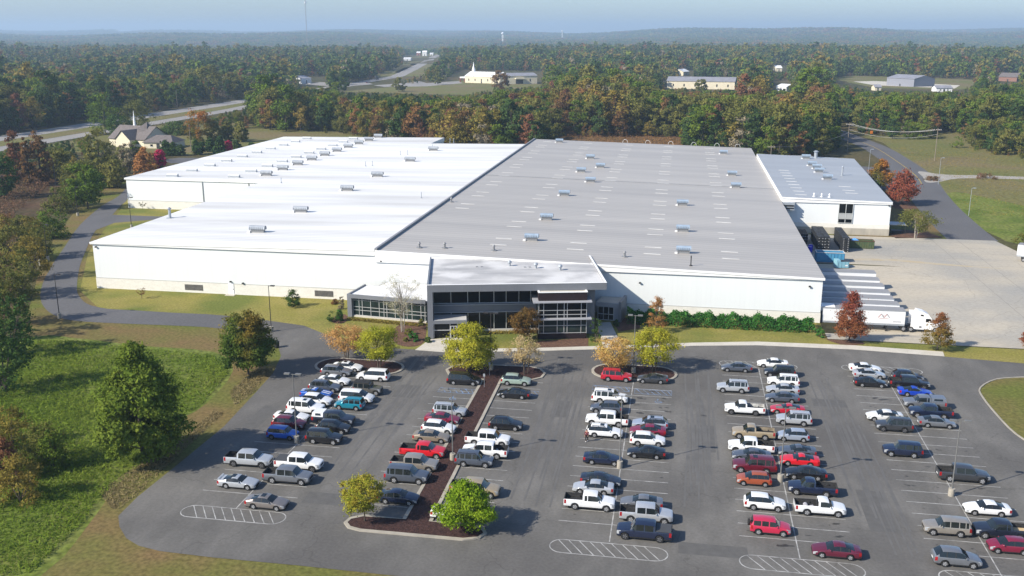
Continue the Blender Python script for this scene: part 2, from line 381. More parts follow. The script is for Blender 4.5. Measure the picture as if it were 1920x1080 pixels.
# access road on the right, gravel turning, driveway behind the annex
rr_c = smooth_poly([(76, 262), (77, 283), (79.5, 315), (83, 345), (88, 382), (90, 431), (90, 480), (85, 530), (80, 575), (70, 660), (58, 760)], 4, closed=False)
rm = MB(); ribbon(rm, rr_c, 12.5, 0.03); rm.build('access_road', M_road)['kind'] = 'structure'
sheet('annex_drive', [(58, 362), (70, 345), (84, 352), (86, 402), (60, 412)], 0.026, M_road)
rm = MB()
for sgn in (-1, 1):
    off = []
    for i, p in enumerate(rr_c[28:]):
        off.append((p[0] + sgn * 5.9, p[1]))
    ribbon(rm, off, 0.9, 0.034)
rm.build('road_shoulder', mat('pale gravel', (0.34, 0.32, 0.29), (0.28, 0.26, 0.23), scale=0.5, rough=0.95))['kind'] = 'structure'
rm = MB(); ribbon(rm, rr_c[14:], 0.35, 0.036); rm.build('centre_line', M_yel)['kind'] = 'structure'
sheet('gravel_track', smooth_poly([(92, 396), (100, 388), (118, 388), (150, 384), (150, 379), (118, 380), (102, 378), (93, 368), (88, 366), (90, 380)], 3), 0.038, MATS['pale gravel'])
cw = [(-352, 1180), (-400, 1420), (-485, 1830), (-558, 2160), (-620, 2500)]
sheet('roadside_grass', [(x - 55, y) for x, y in cw] + [(x + 40, y) for x, y in cw[::-1]], 0.05, M_field)
# highway far on the left, and its continuation towards the horizon
hw = MB()
ribbon(hw, [(-343, 380), (-343, 700), (-346, 1000), (-352, 1180), (-400, 1420), (-485, 1830), (-558, 2160), (-620, 2500)], 17, 0.12)
ribbon(hw, [(-312, 380), (-312, 640), (-322, 760), (-336, 900), (-341, 1000)], 13, 0.10)
hw.build('highway', M_hwy)['kind'] = 'structure'
hw = MB()
for xx in (-349.5, -336.5): ribbon(hw, [(xx, 380), (xx, 700)], 0.5, 0.14)
for xx in (-318, -306): ribbon(hw, [(xx, 380), (xx, 640)], 0.5, 0.14)
hw.build('highway_lines', M_paint)['kind'] = 'structure'
sheet('median', [(-335, 380), (-319, 380), (-319, 640), (-329, 760), (-335.5, 760)], 0.08, M_field)
sheet('hall_drive', P([(780, 150), (800, 156), (860, 152), (868, 156), (800, 162), (720, 163), (700, 160), (770, 155)]), 0.07, M_hwy)
sheet('shop_forecourt', P([(560, 158), (640, 163), (700, 158), (690, 155), (640, 156), (600, 154)]), 0.07, M_hwy)
sheet('far_yard', P([(1600, 153), (1640, 152), (1800, 160), (1790, 166), (1640, 160)]), 0.07, M_walk)
sheet('church_drive', P([(300, 300), (335, 296), (400, 296), (400, 304), (320, 306)]), 0.03, M_road)

# ------------------------------------------------------------------ parking lot: islands, kerbs, paint
def island(pts, name='mulch_island', m=M_mulch):
    mb = MB(); poly = pts; n = len(poly); cx = sum(p[0] for p in poly) / n; cyy = sum(p[1] for p in poly) / n
    sheet(name, poly, 0.16, m)
    kb = MB(); ribbon(kb, poly, 0.42, 0.04, closed=True, h=0.15); o = kb.build('kerb', M_kerb); o['kind'] = 'structure'
COLX = {'A': -47.9, 'B': -26.8, 'C': -5.6, 'D': 13.93, 'E': 33.3}
def stadium(cx, cyy, hl, hw_, n=10):
    out = []
    for k in range(n + 1):
        t = -math.pi / 2 + math.pi * k / n; out.append((cx + hl - hw_ + hw_ * math.cos(t), cyy + hw_ * math.sin(t)))
    for k in range(n + 1):
        t = math.pi / 2 + math.pi * k / n; out.append((cx - hl + hw_ + hw_ * math.cos(t), cyy + hw_ * math.sin(t)))
    return out
island(stadium(-49.6, 140.3, 7.2, 3.2))
island(stadium(-5.7, 145.1, 6.6, 3.3))
t_isl = [(-28.35, 92.75), (-33.0, 92.75), (-34.3, 91.9), (-34.5, 90.9), (-33.8, 90.0), (-32.4, 89.6), (-21, 89.6), (-19.4, 90.2), (-18.9, 91.3), (-19.5, 92.3), (-20.8, 92.75), (-25.35, 92.75),
         (-25.9, 138.4), (-21.6, 138.6), (-19.9, 140.2), (-19.6, 142.2), (-20.6, 144.1), (-22.4, 144.9), (-32.4, 144.4), (-34.6, 143.2), (-35.3, 141.2), (-34.4, 139.2), (-32.3, 138.1), (-28.75, 137.9)]
island(t_isl)
pl = MB(); zP = 0.0525
Y0, DY = 95.6, 2.83
def stall_lines(x0, x1, y_lo, y_hi):
    k = 0
    while Y0 + DY * k <= y_hi + 0.1:
        Y = Y0 + DY * k
        if Y >= y_lo - 0.1: pl.box(x0, x1, Y - 0.055, Y + 0.055, zP - 0.0005, zP)
        k += 1
for key, yt in (('A', 139), ('C', 141), ('D', 150.5), ('E', 152)):
    cx = COLX[key]
    stall_lines(cx - 5.9, cx + 5.9, 95.5, yt - 2)
    pl.box(cx - 0.06, cx + 0.06, 91.9, yt, zP + 0.0015, zP + 0.002)
stall_lines(-34.6, -28.8, 95.5, 133); stall_lines(-25.4, -19.3, 95.5, 138)
def oval(cx, cyy, hl=6.15, hw_=1.35, n=9):
    ribbon(pl, stadium(cx, cyy, hl, hw_), 0.12, zP + 0.004, closed=True)
    for k in range(n):
        x = cx - hl + 1.6 + (2 * hl - 3.2) * k / (n - 1)
        ribbon(pl, [(x - 0.85, cyy + hw_ - 0.08), (x + 0.85, cyy - hw_ + 0.08)], 0.10, zP + 0.003)
oval(-47.6, 90.6); oval(-5.6, 90.2); oval(13.93, 90.4); oval(33.3, 90.8)
oval(13.93, 152.2); oval(33.3, 153.4)
pl.build('stall_lines', M_paint)['kind'] = 'structure'
bl = MB()
def blue_hatch(x0, x1, y0, y1):
    ribbon(bl, [(x0, y0), (x1, y0), (x1, y1), (x0, y1)], 0.14, zP + 0.006, closed=True)
    n = 6
    for k in range(n):
        x = x0 + (x1 - x0) * (k + 0.3) / n; ribbon(bl, [(x, y1 - 0.1), (min(x + 0.9, x1), y0 + 0.1)], 0.13, zP + 0.005)
blue_hatch(-11.6, -6.0, 136.6, 138.4); blue_hatch(-5.2, 0.3, 136.0, 137.9); blue_hatch(-34.4, -28.9, 131.6, 133.4); blue_hatch(-25.2, -19.4, 132.7, 134.3)
def wheelchair(x, y):                                               # painted access symbol
    ribbon(bl, [(x - 0.1, y - 0.1), (x - 0.1, y + 0.5)], 0.16, zP + 0.007); ribbon(bl, [(x - 0.1, y - 0.1), (x + 0.4, y - 0.1), (x + 0.55, y - 0.5)], 0.14, zP + 0.0072)
    ribbon(bl, [(x + 0.45 * math.cos(t), y - 0.2 + 0.45 * math.sin(t)) for t in np.linspace(2.2, 5.9, 9)], 0.12, zP + 0.0074)
    bl.cyl((x - 0.1, y + 0.75, zP + 0.006), (x - 0.1, y + 0.75, zP + 0.0075), 0.16, n=8)
wheelchair(-9.5, 133.9); wheelchair(-1.6, 133.4); wheelchair(-31.5, 129.4)
bl.build('accessible_bay_paint', M_blue)['kind'] = 'structure'
ob = MB()
rs = random.Random(5)
def stain(x, y, rx, ry):
    n = 14; ph = rs.random() * 6; a = rs.random() * 3.1
    pts = []
    for k in range(n):
        t = 2 * math.pi * k / n; q = 1 + 0.35 * math.sin(2 * t + ph) + 0.2 * math.sin(5 * t + ph * 2) + rs.uniform(-.2, .2)
        pts.append((x + rx * q * math.cos(t), y + ry * q * math.sin(t)))
    ob.add([(px, py, zP + 0.009 + rs.random() * 0.002) for px, py in pts], [tuple(range(n))])
for key in 'ACDE':
    for k in range(64 if key in 'DE' else 36):
        sgn = rs.choice((-1, 1)); s = rs.uniform(0.5, 1.0)
        stain(COLX[key] + sgn * rs.choice((1.6, 4.4, 4.6)) + rs.uniform(-.5, .5), Y0 + DY * (rs.randint(0, 17) + 0.5) + rs.uniform(-.3, .3), 0.28 * s, 0.12 * s)
for x, y in ((985, 640), (1320, 780), (1665, 778), (1470, 1024), (1225, 735), (1200, 747), (1245, 748), (1195, 760), (1250, 765), (1250, 772), (1200, 775), (1655, 750), (1640, 747), (965, 738), (1840, 917), (1455, 990), (1567, 983), (1574, 1007)):
    g = G(x, y); stain(g[0], g[1], rs.uniform(.3, .75), rs.uniform(.12, .28))
o = ob.build('oil_stains', M_oil); o['kind'] = 'stuff'
tm = MB()
for k in range(26):                                                 # faint wheel tracks polished into the aisles
    x = rs.choice((-40.5, -37.5, -16.6, -14.2, 3.4, 5.2, 22.6, 24.8)) + rs.uniform(-.8, .8); y0 = rs.uniform(93, 115); y1 = y0 + rs.uniform(18, 42); ph = rs.uniform(0, 6)
    for dx in (-.8, .8): ribbon(tm, [(x + dx + .35 * math.sin(t * 2 + ph), y0 + (min(y1, 150) - y0) * t) for t in np.linspace(0, 1, 9)], .24, zP - .0016 + k * 4e-5)
tm.build('wheel_tracks', mat('tyre polished asphalt', (.100, .097, .092), (.125, .120, .114), scale=.5, rough=.7))['kind'] = 'stuff'
pt = MB()
for x, y, a, c in ((-38, 96, 3.2, 1.4), (4.6, 121, 1.6, 4.5), (-15.2, 128, 1.3, 3.2), (23.6, 104, 1.5, 5.0), (23.0, 137, 2.4, 1.5), (-56.5, 118, 1.2, 4), (5.2, 92, 3.6, 1.2), (-39, 131, 1.6, 2.6)):
    pt.add([(x - a, y - c, zP - .0028), (x + a, y - c * .96, zP - .0028), (x + a * .97, y + c, zP - .0028), (x - a, y + c, zP - .0028)], [(0, 1, 2, 3)])
pt.build('asphalt_patches', mat('asphalt repair', (.088, .086, .083), (.105, .102, .098), scale=1.2, rough=.9))['kind'] = 'stuff'
kb = MB()
ribbon(kb, smooth_poly(P([(1920, 708), (1868, 712), (1838, 728), (1842, 745), (1870, 780), (1905, 815), (1960, 850)]), 3, closed=False), 0.22, 0.02, h=0.14)
kb.build('kerb', M_kerb)['kind'] = 'structure'
# pavement along the building, entrance walks
wk = P([(783, 656), (805, 643), (865, 650)])
sheet('front_walk', P([(848, 661), (848, 655), (1000, 653), (1170, 648), (1300, 643), (1420, 641), (1600, 648), (1768, 660), (1771, 669), (1600, 656), (1420, 648), (1300, 649), (1170, 654), (1000, 659)]), 0.07, M_walk)
sheet('entrance_walk', P([(778, 657), (806, 637), (860, 632), (875, 640), (870, 661), (830, 661)]), 0.075, M_walk)
sheet('side_walk', P([(1131, 652), (1119, 606), (1144, 604), (1166, 648)]), 0.066, M_walk)
sheet('mulch_bed', smooth_poly(P([(735, 622), (740, 642), (760, 650), (785, 648), (797, 636), (796, 604), (760, 604)]), 3), 0.05, M_mulch2)
sheet('mulch_bed', P([(1005, 640), (1005, 652), (1103, 651), (1103, 634)]), 0.05, M_mulch2)
sheet('mulch_bed', P([(1150, 604), (1160, 622), (1200, 616), (1200, 597), (1160, 596)]), 0.05, M_mulch2)
sheet('mulch_bed', [(x, min(y, 168.3)) for x, y in P([(1548, 636), (1556, 640), (1575, 646), (1600, 648), (1622, 645), (1612, 636), (1580, 632)])], 0.05, M_mulch2)
sheet('mulch_bed', smooth_poly(P([(622, 604), (640, 607), (652, 600), (648, 590), (630, 592)]), 3), 0.05, M_mulch2)
sheet('mulch_bed', P([(1660, 378), (1680, 392), (1722, 392), (1700, 372)]), 0.05, M_mulch2)
sheet('mulch_bed', P([(1664, 440), (1680, 447), (1770, 446), (1740, 436), (1690, 430)]), 0.05, M_mulch2)
# ------------------------------------------------------------------ warehouse
M_wallw = ribbed('white wall sheet', (0.70, 0.725, 0.73), (0.675, 0.70, 0.71), 'X', 0.9, 0.012, rough=0.5, streak=(3, 1, 0.2))
M_base = mat('cream block base', (0.69, 0.675, 0.63), (0.65, 0.63, 0.58), scale=0.6, rough=0.85, stretch=(1, 1, 3), fine=(3, 0.05))
M_roofw = ribbed('white roof sheet', (0.84, 0.84, 0.83), (0.56, 0.55, 0.53), 'Y', 1.6, 0.15, rough=0.5, streak=(0.06, 0.5, 1))
M_roofg = ribbed('grey roof sheet', (0.425, 0.402, 0.372), (0.345, 0.328, 0.308), 'Y', 2.0, 0.11, rough=0.5, streak=(0.05, 0.6, 1))
M_roofa = ribbed('pale grey roof sheet', (0.36, 0.375, 0.395), (0.30, 0.315, 0.335), 'Y', 1.3, 0.06, rough=0.45, streak=(0.05, 0.5, 1))
M_trim = mat('white metal trim', (0.80, 0.80, 0.79), rough=0.45)
M_flash = mat('grey flashing', (0.22, 0.225, 0.235), rough=0.5)
M_sky = mat('translucent panel', (0.72, 0.71, 0.67), (0.58, 0.57, 0.54), scale=0.5, rough=0.4)
M_galv = mat('galvanised metal', (0.40, 0.43, 0.46), (0.33, 0.36, 0.40), scale=1, rough=0.4, metal=0.3)
M_bluev = mat('blue grey metal', (0.33, 0.41, 0.50), (0.27, 0.35, 0.44), scale=1, rough=0.4, metal=0.2)
M_dark = mat('dark metal', (0.035, 0.036, 0.038), rough=0.5)
M_louv = mat('louvre grey', (0.16, 0.155, 0.14), (0.11, 0.105, 0.1), scale=1.5, rough=0.7)
M_glass = mat('dark window glass', (0.004, 0.005, 0.006), rough=0.06, spec=0.16)
M_gglass = mat('green window glass', (0.022, 0.038, 0.034), (0.012, 0.018, 0.018), scale=0.6, rough=0.06, spec=0.22)
M_white = mat('white paint', (0.80, 0.80, 0.80), rough=0.4)

XL, XS, XR, YF, YB = -120.4, -58.9, 26.9, 178.5, 388.3
zw = lambda x: 9.85 + 0.0125 * (x + 120.4)
zg = lambda x: 10.55 - 0.0231 * (x + 58.9)
O = (-58.9, 178.5, 0)
wh = empty('warehouse', O, 0, 'huge white walled warehouse with a white roof and a grey ribbed roof side by side', 'warehouse')
mb = MB(O)                                                         # wall sheets
mb.prism([(XL, YF), (XS, YF), (XS, 368), (XL, 368)], 2.2, 0, 0, zt=lambda x, y: zw(x) - 0.05)
mb.prism([(XS, YF + 0.01), (XR, YF + 0.01), (XR, YB), (XS, YB)], 2.0, 0, 0, zt=lambda x, y: zg(x) - 0.05)
mb.prism([(-167, 268), (-97, 268), (-97, 390), (-167, 390)], 2.4, 0, 0, zt=lambda x, y: zw(x) - 0.02)
mb.build('wall', M_wallw, wh)
mb = MB(O)                                                         # block plinth, standing a little proud
mb.prism([(XL - 0.05, YF - 0.06), (XS - 0.02, YF - 0.06), (XS - 0.02, YF + 1), (XL - 0.05, YF + 1)], 0, 2.25, 0)
mb.prism([(XS - 0.02, YF - 0.05), (XR + 0.06, YF - 0.05), (XR + 0.06, YF + 1), (XS - 0.02, YF + 1)], -1.4, 1.95, 0)
mb.prism([(XR - 0.9, YF + 1), (XR + 0.06, YF + 1), (XR + 0.06, 264), (XR - 0.9, 264)], -1.6, 1.9, 0)
mb.prism([(XL - 0.05, YF + 1), (XL + 1, YF + 1), (XL + 1, 268), (XL - 0.05, 268)], 0, 2.25, 0)
mb.prism([(-167.06, 267.94), (-119, 267.94), (-119, 269), (-167.06, 269)], 0, 2.45, 0)
mb.build('plinth', M_base, wh)
mb = MB(O); mb.prism([(XL - 0.4, YF - 0.3), (XS + 0.05, YF - 0.3), (XS + 0.05, 368.3), (XL - 0.4, 368.3)], 9.5, 0, 1, 0, zt=lambda x, y: zw(x) + 0.12)
mb.prism([(-167.4, 267.7), (-96.8, 267.7), (-96.8, 390.3), (-167.4, 390.3)], 8.9, 0, 1, 0, zt=lambda x, y: zw(x) + 0.123)
roofw = mb.build('roof', [M_roofw, M_trim], wh)
mb = MB(O); mb.prism([(XS + 0.10, YF - 0.3), (XR + 0.35, YF - 0.3), (XR + 0.35, YB + 0.3), (XS + 0.10, YB + 0.3)], 8.2, 0, 1, 0, zt=lambda x, y: zg(x) + 0.02)
roofg = mb.build('roof', [M_roofg, M_trim], wh)
roofg['label'] = 'grey ribbed roof with rows of pale strips'; roofw['label'] = 'bright white ribbed roof'
MB(O).box(XS + 0.05, XS + 0.55, YF - 0.25, YB + 0.2, 9.6, 11.0).build('flashing', M_flash, roofg)
mb = MB(O); mb.bar((XS + 0.7, YF + 106, zg(XS) + 0.05), (XR + 0.2, YF + 106, zg(XR) + 0.05), 0.55, 0.12); mb.build('expansion_joint', M_flash, roofg)
mb = MB(O)                                                         # eave trims and corner trims
mb.bar((XL - 0.42, YF - 0.34, zw(XL) - 0.02), (XS, YF - 0.34, zw(XS) - 0.02), 0.12, 0.36); mb.bar((XS + 0.12, YF - 0.34, zg(XS) - 0.12), (XR + 0.3, YF - 0.34, zg(XR) - 0.12), 0.12, 0.42)
mb.build('eave_trim', M_trim, wh)
for q in ((XL, XS - 0.05, YF - 0.08, YF - 0.03, 2.26, 2.36), (XS + 15, XR, YF - 0.08, YF - 0.03, 1.96, 2.05), (-167, -120, 267.9, 267.97, 2.46, 2.56)):
    MB(O).box(*q).build('drip_ledge', mat('mid grey ledge', (0.4, 0.4, 0.38), rough=0.6), wh)  # thin ledge above the plinth, one even grey darker than the wall
for x0, x1 in ((-100.3, -96.3), (-71.9, -68.0)):
    lv = MB(O); lv.box(x0, x1, YF - 0.11, YF - 0.05, 0.55, 1.75)
    for k in range(9): lv.box(x0 + 0.03, x1 - 0.03, YF - 0.15, YF - 0.11, 0.60 + 0.125 * k, 0.65 + 0.125 * k)
    lv.box((x0 + x1) / 2 - 0.05, (x0 + x1) / 2 + 0.05, YF - 0.16, YF - 0.12, 0.55, 1.75)
    lv.build('louvre_vent', M_louv, wh)
d = MB(O).box(-90.6, -89.4, YF - 0.14, YF - 0.05, 0.12, 2.35).build('door', M_white, wh)
MB(O).box(-89.62, -89.5, YF - 0.2, YF - 0.14, 1.1, 1.25).build('handle', M_dark, d)
MB(O).box(-91, -89, YF - 1.2, YF - 0.07, 0.0, 0.12).build('doorstep', M_walk, wh)
for x, z in ((-90, 2.7), (-87.3, 2.5), (-57.6, 8.4), (-6.5, 6.2), (24.6, 6.9), (-119.6, 8.9)):
    lm = MB(O); lm.box(x - 0.12, x + 0.12, YF - 0.2, YF - 0.02, z, z + 0.2); lm.box(x - 0.2, x + 0.2, YF - 0.34, YF - 0.2, z - 0.08, z + 0.16); lm.build('wall_light', M_dark, wh)
for x in (-111, -100, -78, -66, 6, 18):
    MB(O).box(x - 0.06, x + 0.06, YF - 0.12, YF - 0.02, 2.3, (zw(x) if x < XS else zg(x)) - 0.25).build('downpipe', mat('pale pipe', (0.68, 0.71, 0.72), rough=0.5), wh) if False else None
for x in (-141.9, -127):
    MB(O).box(x - 0.09, x + 0.09, 267.8, 267.97, 2.0, zw(x) - 0.1).build('downpipe', mat('grey pipe', (0.3, 0.31, 0.32), rough=0.5), wh)
# roof equipment
def vent_big(x, y, z, L=3.6, m=M_bluev):
    v = MB(O); n = 9; r = 0.62
    pts = [(r * math.cos(t), 0.45 + r * 0.95 * math.sin(t)) for t in np.linspace(-0.5, math.pi + 0.5, n)]
    for k in range(n - 1):
        (a, b), (c, e) = pts[k], pts[k + 1]
        v.add([(x - L / 2, y + a, z + 0.5 + b), (x + L / 2, y + a, z + 0.5 + b), (x + L / 2, y + c, z + 0.5 + e), (x - L / 2, y + c, z + 0.5 + e)], [(0, 1, 2, 3)])
    for s in (-1, 1): v.add([(x + s * L / 2, y + a, z + 0.5 + b) for a, b in pts], [tuple(range(n))], 1)
    v.box(x - L / 2 + 0.3, x + L / 2 - 0.3, y - 0.42, y + 0.42, z - 0.15, z + 0.75, 1)
    for k in range(8): v.box(x - L / 2 + 0.1 + k * (L - 0.2) / 8, x - L / 2 + 0.16 + k * (L - 0.2) / 8, y - 0.66, y - 0.58, z + 0.55, z + 1.25, 1)
    v.box(x - L / 2 - 0.25, x - L / 2 + 0.3, y - 0.9, y - 0.4, z + 0.02, z + 0.3, 2)
    return v.build('roof_ventilator', [m, M_flash, M_trim], None)
def vent_low(x, y, z, L=3.6):
    v = MB(O); v.prism([(x - L / 2, y - 0.5), (x + L / 2, y - 0.5), (x + L / 2, y + 0.5), (x - L / 2, y + 0.5)], z - 0.1, z + 0.5, 1)
    v.add([(x - L / 2, y - 0.55, z + 0.51), (x + L / 2, y - 0.55, z + 0.51), (x + L / 2, y, z + 0.95), (x - L / 2, y, z + 0.95), (x + L / 2, y + 0.55, z + 0.51), (x - L / 2, y + 0.55, z + 0.51)],
          [(0, 1, 2, 3), (3, 2, 4, 5), (0, 3, 5), (1, 4, 2)], 0)
    return v.build('ridge_ventilator', [mat('pale grey metal', (0.52, 0.53, 0.54), rough=0.5), M_galv], None)
def onto(o, parent):
    o.parent = parent; o.location = (0, 0, 0)
for y in (192.2, 216.7, 250.1, 277.2, 313.1, 344.4): onto(vent_big(-89.7, y, zw(-89.7) + 0.1, 3.6, M_galv), roofw)
for k in range(10): onto(vent_big(-124.8, 276.2 + 12.5 * k, zw(-124.8) + 0.15, 3.6, M_galv), roofw)
for x in (-153.4, -133.2):
    for k in range(10): onto(vent_low(x, 271.5 + 12.2 * k, zw(x) + 0.17), roofw)
for x, y in ((-30.1, 196.1), (-30.2, 219.8), (-30.3, 254.8), (-25.7, 281), (-30.5, 300.7), (-25.5, 313), (-30.8, 334.4), (-47.4, 380), (1.5, 192.7), (1.3, 215), (1.1, 249.2), (16.3, 284.1), (16.3, 309), (15.7, 364.8)):
    onto(vent_big(x, y, zg(x), 3.0, M_bluev), roofg)
for x in (-52.4, -36.1, -20.2, -4.7, 10.75):                        # pale strips in pairs across the grey roof
    y = 190.0
    k = 0
    while y < 384:
        for yy_ in (y, y + 6.2):
            if yy_ < 384 and not (x < -50 and yy_ < 225) :
                MB(O).bar((x - 1.7, yy_, zg(x - 1.7) + 0.06), (x + 1.7, yy_, zg(x + 1.7) + 0.06), 0.36, 0.05).build('skylight_strip', M_sky, roofg)
        y += 18.9 if k % 3 else 19.4
        k += 1
def stack(x, y, z, h, r=0.16, m=M_galv, par=None, cap=True):
    v = MB(O); v.cyl((x, y, z - 0.3), (x, y, z + h), r, n=8); v.cyl((x, y, z), (x, y, z + 0.14), r * 3, n=8)
    if cap: v.cyl((x, y, z + h), (x, y, z + h + 0.35), r * 1.7, r * 0.6, n=8)
    onto(v.build('vent_pipe', m), par)
stack(-118.0, 206, zw(-118), 2.3, 0.32, M_galv, roofw); stack(2.9, 181.9, zg(2.9), 1.7, 0.10, M_dark, roofg)
for x, y in ((-114, 262), (-101, 300), (-99, 301), (-98, 330), (-96, 332), (-90, 372), (-88.5, 372), (-92, 352), (-66, 240)): stack(x, y, zw(x) + 0.1, 1.3, 0.10, M_galv, roofw)
for x, y in ((-51, 183), (-46, 184), (-36, 184.5), (-57, 236), (-10, 186)): stack(x, y, zg(x), 0.9, 0.22, M_flash, roofg)
for x in (-22, -13, -4, 5, 14, 22):                                 # hoops over the roof edge at the back
    v = MB(O); v.tube([(x + 1.0 * math.cos(t), YB, zg(x) + 0.1 + 1.3 * math.sin(t)) for t in np.linspace(0, math.pi, 9)], 0.05, 5); onto(v.build('ladder_hoop', M_trim), roofg)
MB(O).box(XR, 29.6, 179.2, 181.4, 2.2, 3.1).build('dock_canopy', M_trim, wh)
for k in range(9):
    y = 182.2 + 4.6 * k
    MB(O).box(XR, XR + 0.35, y - 1.7, y + 1.7, -1.1, 2.6).build('dock_door', M_dark, wh)

# annex on the right, behind the truck yard
OA = (27, 264, 0)
an = empty('annex_building', OA, 0, 'lower white building with pale grey roof and one tall window behind the truck yard', 'building')
ap = [(27.4, 264), (55.4, 264), (60.5, 357), (27.4, 360)]; za = lambda x: 9.64 - 0.0215 * (x - 30)
mb = MB(OA).prism(ap, 2.9, 0, 0, zt=lambda x, y: za(x) - 0.05); mb.build('wall', M_wallw, an)
mb = MB(OA); mb.prism([(27.4, 263.95), (55.46, 263.95), (55.46, 266), (27.4, 266)], 1.8, 2.95, 0); mb.prism([(54.5, 266), (55.5, 266), (60.55, 357), (59, 357)], 0, 2.95, 0)
mb.build('plinth', M_base, an)
MB(OA).prism([(27.4, 263.9), (55.5, 263.9), (55.5, 266), (27.4, 266)], -0.2, 1.82).build('plinth', mat('stained concrete base', (0.42, 0.39, 0.33), (0.32, 0.30, 0.26), scale=0.6, rough=0.9, stretch=(1, 1, 0.3)), an)
mb = MB(OA); mb.prism([(27.35, 263.7), (55.7, 263.7), (60.9, 357.4), (27.35, 360.4)], 8.4, 0, 1, 0, zt=lambda x, y: za(x) + 0.05)
roofa = mb.build('roof', [M_roofa, M_trim], an)
MB(OA).bar((27.4, 263.6, za(27.4) - 0.15), (55.6, 263.6, za(55.6) - 0.15), 0.12, 0.4).build('eave_trim', M_trim, an)
wn = MB(OA).box(42.3, 45.9, 263.86, 263.98, 3.2, 8.3).build('window', M_glass, an)
f = MB(OA)
for x in (42.25, 44.05, 45.85): f.box(x - 0.06, x + 0.06, 263.78, 263.86, 3.14, 8.36)
for z in (3.14, 5.7, 8.3): f.box(42.19, 45.91, 263.76, 263.855, z, z + 0.1)
f.build('frame', mat('pale frame', (0.5, 0.52, 0.52), rough=0.5), wn)
MB(OA).box(42.4, 43.97, 263.84, 263.855, 4.2, 5.65).build('blind', mat('pale blind', (0.35, 0.36, 0.36), rough=0.8), wn); MB(OA).box(44.13, 45.78, 263.84, 263.855, 4.2, 5.65).build('blind', MATS['pale blind'], wn)
lv = MB(OA); lv.box(27.5, 30.6, 261.9, 263.9, 7.9, 8.5); lv.box(27.7, 30.4, 262.1, 263.9, 7.4, 7.9, 1); lv.box(27.5, 30.6, 261.9, 263.9, 7.2, 7.4); lv.box(27.7, 30.4, 262.1, 263.9, 6.75, 7.2, 1); lv.box(27.5, 30.6, 261.9, 263.9, 6.5, 6.75)
lv.build('intake_hood', [M_galv, M_dark], an)
O_keep = O; O = OA
for x, y in ((43.7, 352), (43.4, 333), (44.1, 326), (43.7, 317), (44.2, 302)): onto(vent_big(x, y, za(x), 3.0, M_bluev), roofa)
for k in range(9): onto(MB(OA).bar((31.3, 269 + 6.1 * k + (6.5 if k % 2 else 0) * 0, za(31.3) + 0.08), (34.4, 269 + 6.1 * k, za(34.4) + 0.08), 0.4, 0.05).build('skylight_strip', M_sky), roofa)
for y in (276, 281, 288): onto(MB(OA).bar((45.5, y, za(45.5) + 0.08), (48.8, y, za(48.8) + 0.08), 0.4, 0.05).build('skylight_strip', M_sky), roofa)
stack(47.5, 356, za(47.5), 2.2, 0.6, M_galv, roofa); stack(50, 312, za(50), 2.6, 0.25, M_galv, roofa)
for x in (36, 38, 40): stack(x, 267, za(x), 0.7, 0.15, M_trim, roofa)
O = O_keep
MB(OA).box(54.7, 55.0, 263.7, 263.95, 8.0, 8.3).build('wall_light', M_dark, an)
# grey lean-to shelter against the annex's right wall
sh = empty('shelter', (57.5, 268, 0), 0, 'small grey roofed open shelter beside the right wall of the annex', 'shelter')
MB((57.5, 268, 0)).box(56.2, 60.5, 266.5, 271, 2.5, 2.65).build('roof', M_galv, sh)
for x, y in ((56.4, 266.8), (60.2, 266.8), (60.2, 270.6), (56.4, 270.6)): MB((57.5, 268, 0)).cyl((x, y, 0), (x, y, 2.5), 0.07, n=6).build('post', M_dark, sh)
MB((57.5, 268, 0)).box(57, 59.5, 267.6, 269.4, 0.0, 0.8).build('bench', M_dark, sh)

# ------------------------------------------------------------------ office entrance building (turned 13 degrees)
A13 = R(13.2); OE = (-42.4, 156.4, 0)
M_panel = mat('grey metal panel', (0.185, 0.195, 0.22), (0.165, 0.175, 0.195), scale=0.3, rough=0.42, metal=0.1)
M_panel2 = mat('pale grey panel', (0.33, 0.34, 0.37), rough=0.45)
M_roofm = mat('weathered white roof membrane', (0.48, 0.475, 0.47), (0.32, 0.32, 0.325), scale=0.22, col3=(0.58, 0.575, 0.57), scale3=0.15, rough=0.8, stretch=(0.5, 1.6, 1))
M_brick = mat('dark plum brick', (0.022, 0.011, 0.013), (0.015, 0.008, 0.01), scale=3, rough=0.85, stretch=(1, 1, 4))
M_alu = mat('aluminium mullion', (0.52, 0.53, 0.54), rough=0.4, metal=0.3)
of = empty('office_building', OE, A13, 'two storey grey panelled office entrance with dark glass jutting from the warehouse front', 'building')
L = MB().box(0, 31.5, 0, 21.5, 8.55, 9.5)
L.build('roof_slab', M_panel, of)
rf = MB().box(0.3, 31.2, 0.3, 21.4, 9.5, 9.58).build('roof', M_roofm, of)
pr = MB(); pr.box(0, 31.5, 0, 0.3, 9.503, 9.82); pr.box(31.2, 31.5, 0.3, 21.4, 9.503, 9.8); pr.box(0, 0.3, 0.3, 21.4, 9.503, 9.95)
pr.build('parapet', M_panel, rf)
pr = MB(); pr.box(-0.03, 31.53, -0.03, 0.33, 9.822, 9.86); pr.box(31.17, 31.53, 0.33, 21.4, 9.802, 9.85); pr.build('coping', M_trim, rf)
sj = MB()
for u in np.arange(3.1, 31, 3.1): sj.box(u - 0.02, u + 0.02, -0.012, 0.0, 8.56, 9.8)
sj.build('panel_joint', M_flash, of)
MB().box(0, 0.95, 0, 22, 0, 8.55).build('side_wall', M_panel, of)
MB().box(27.95, 29.7, 1.6, 16, 0, 8.55).build('side_wall', M_panel, of)
MB().box(0.95, 27.95, 4.3, 4.8, 0, 8.55).build('core_wall', M_dark, of)
MB().box(0.95, 19.4, 3.7, 4.3, 3.9, 5.15).build('spandrel', M_panel, of)
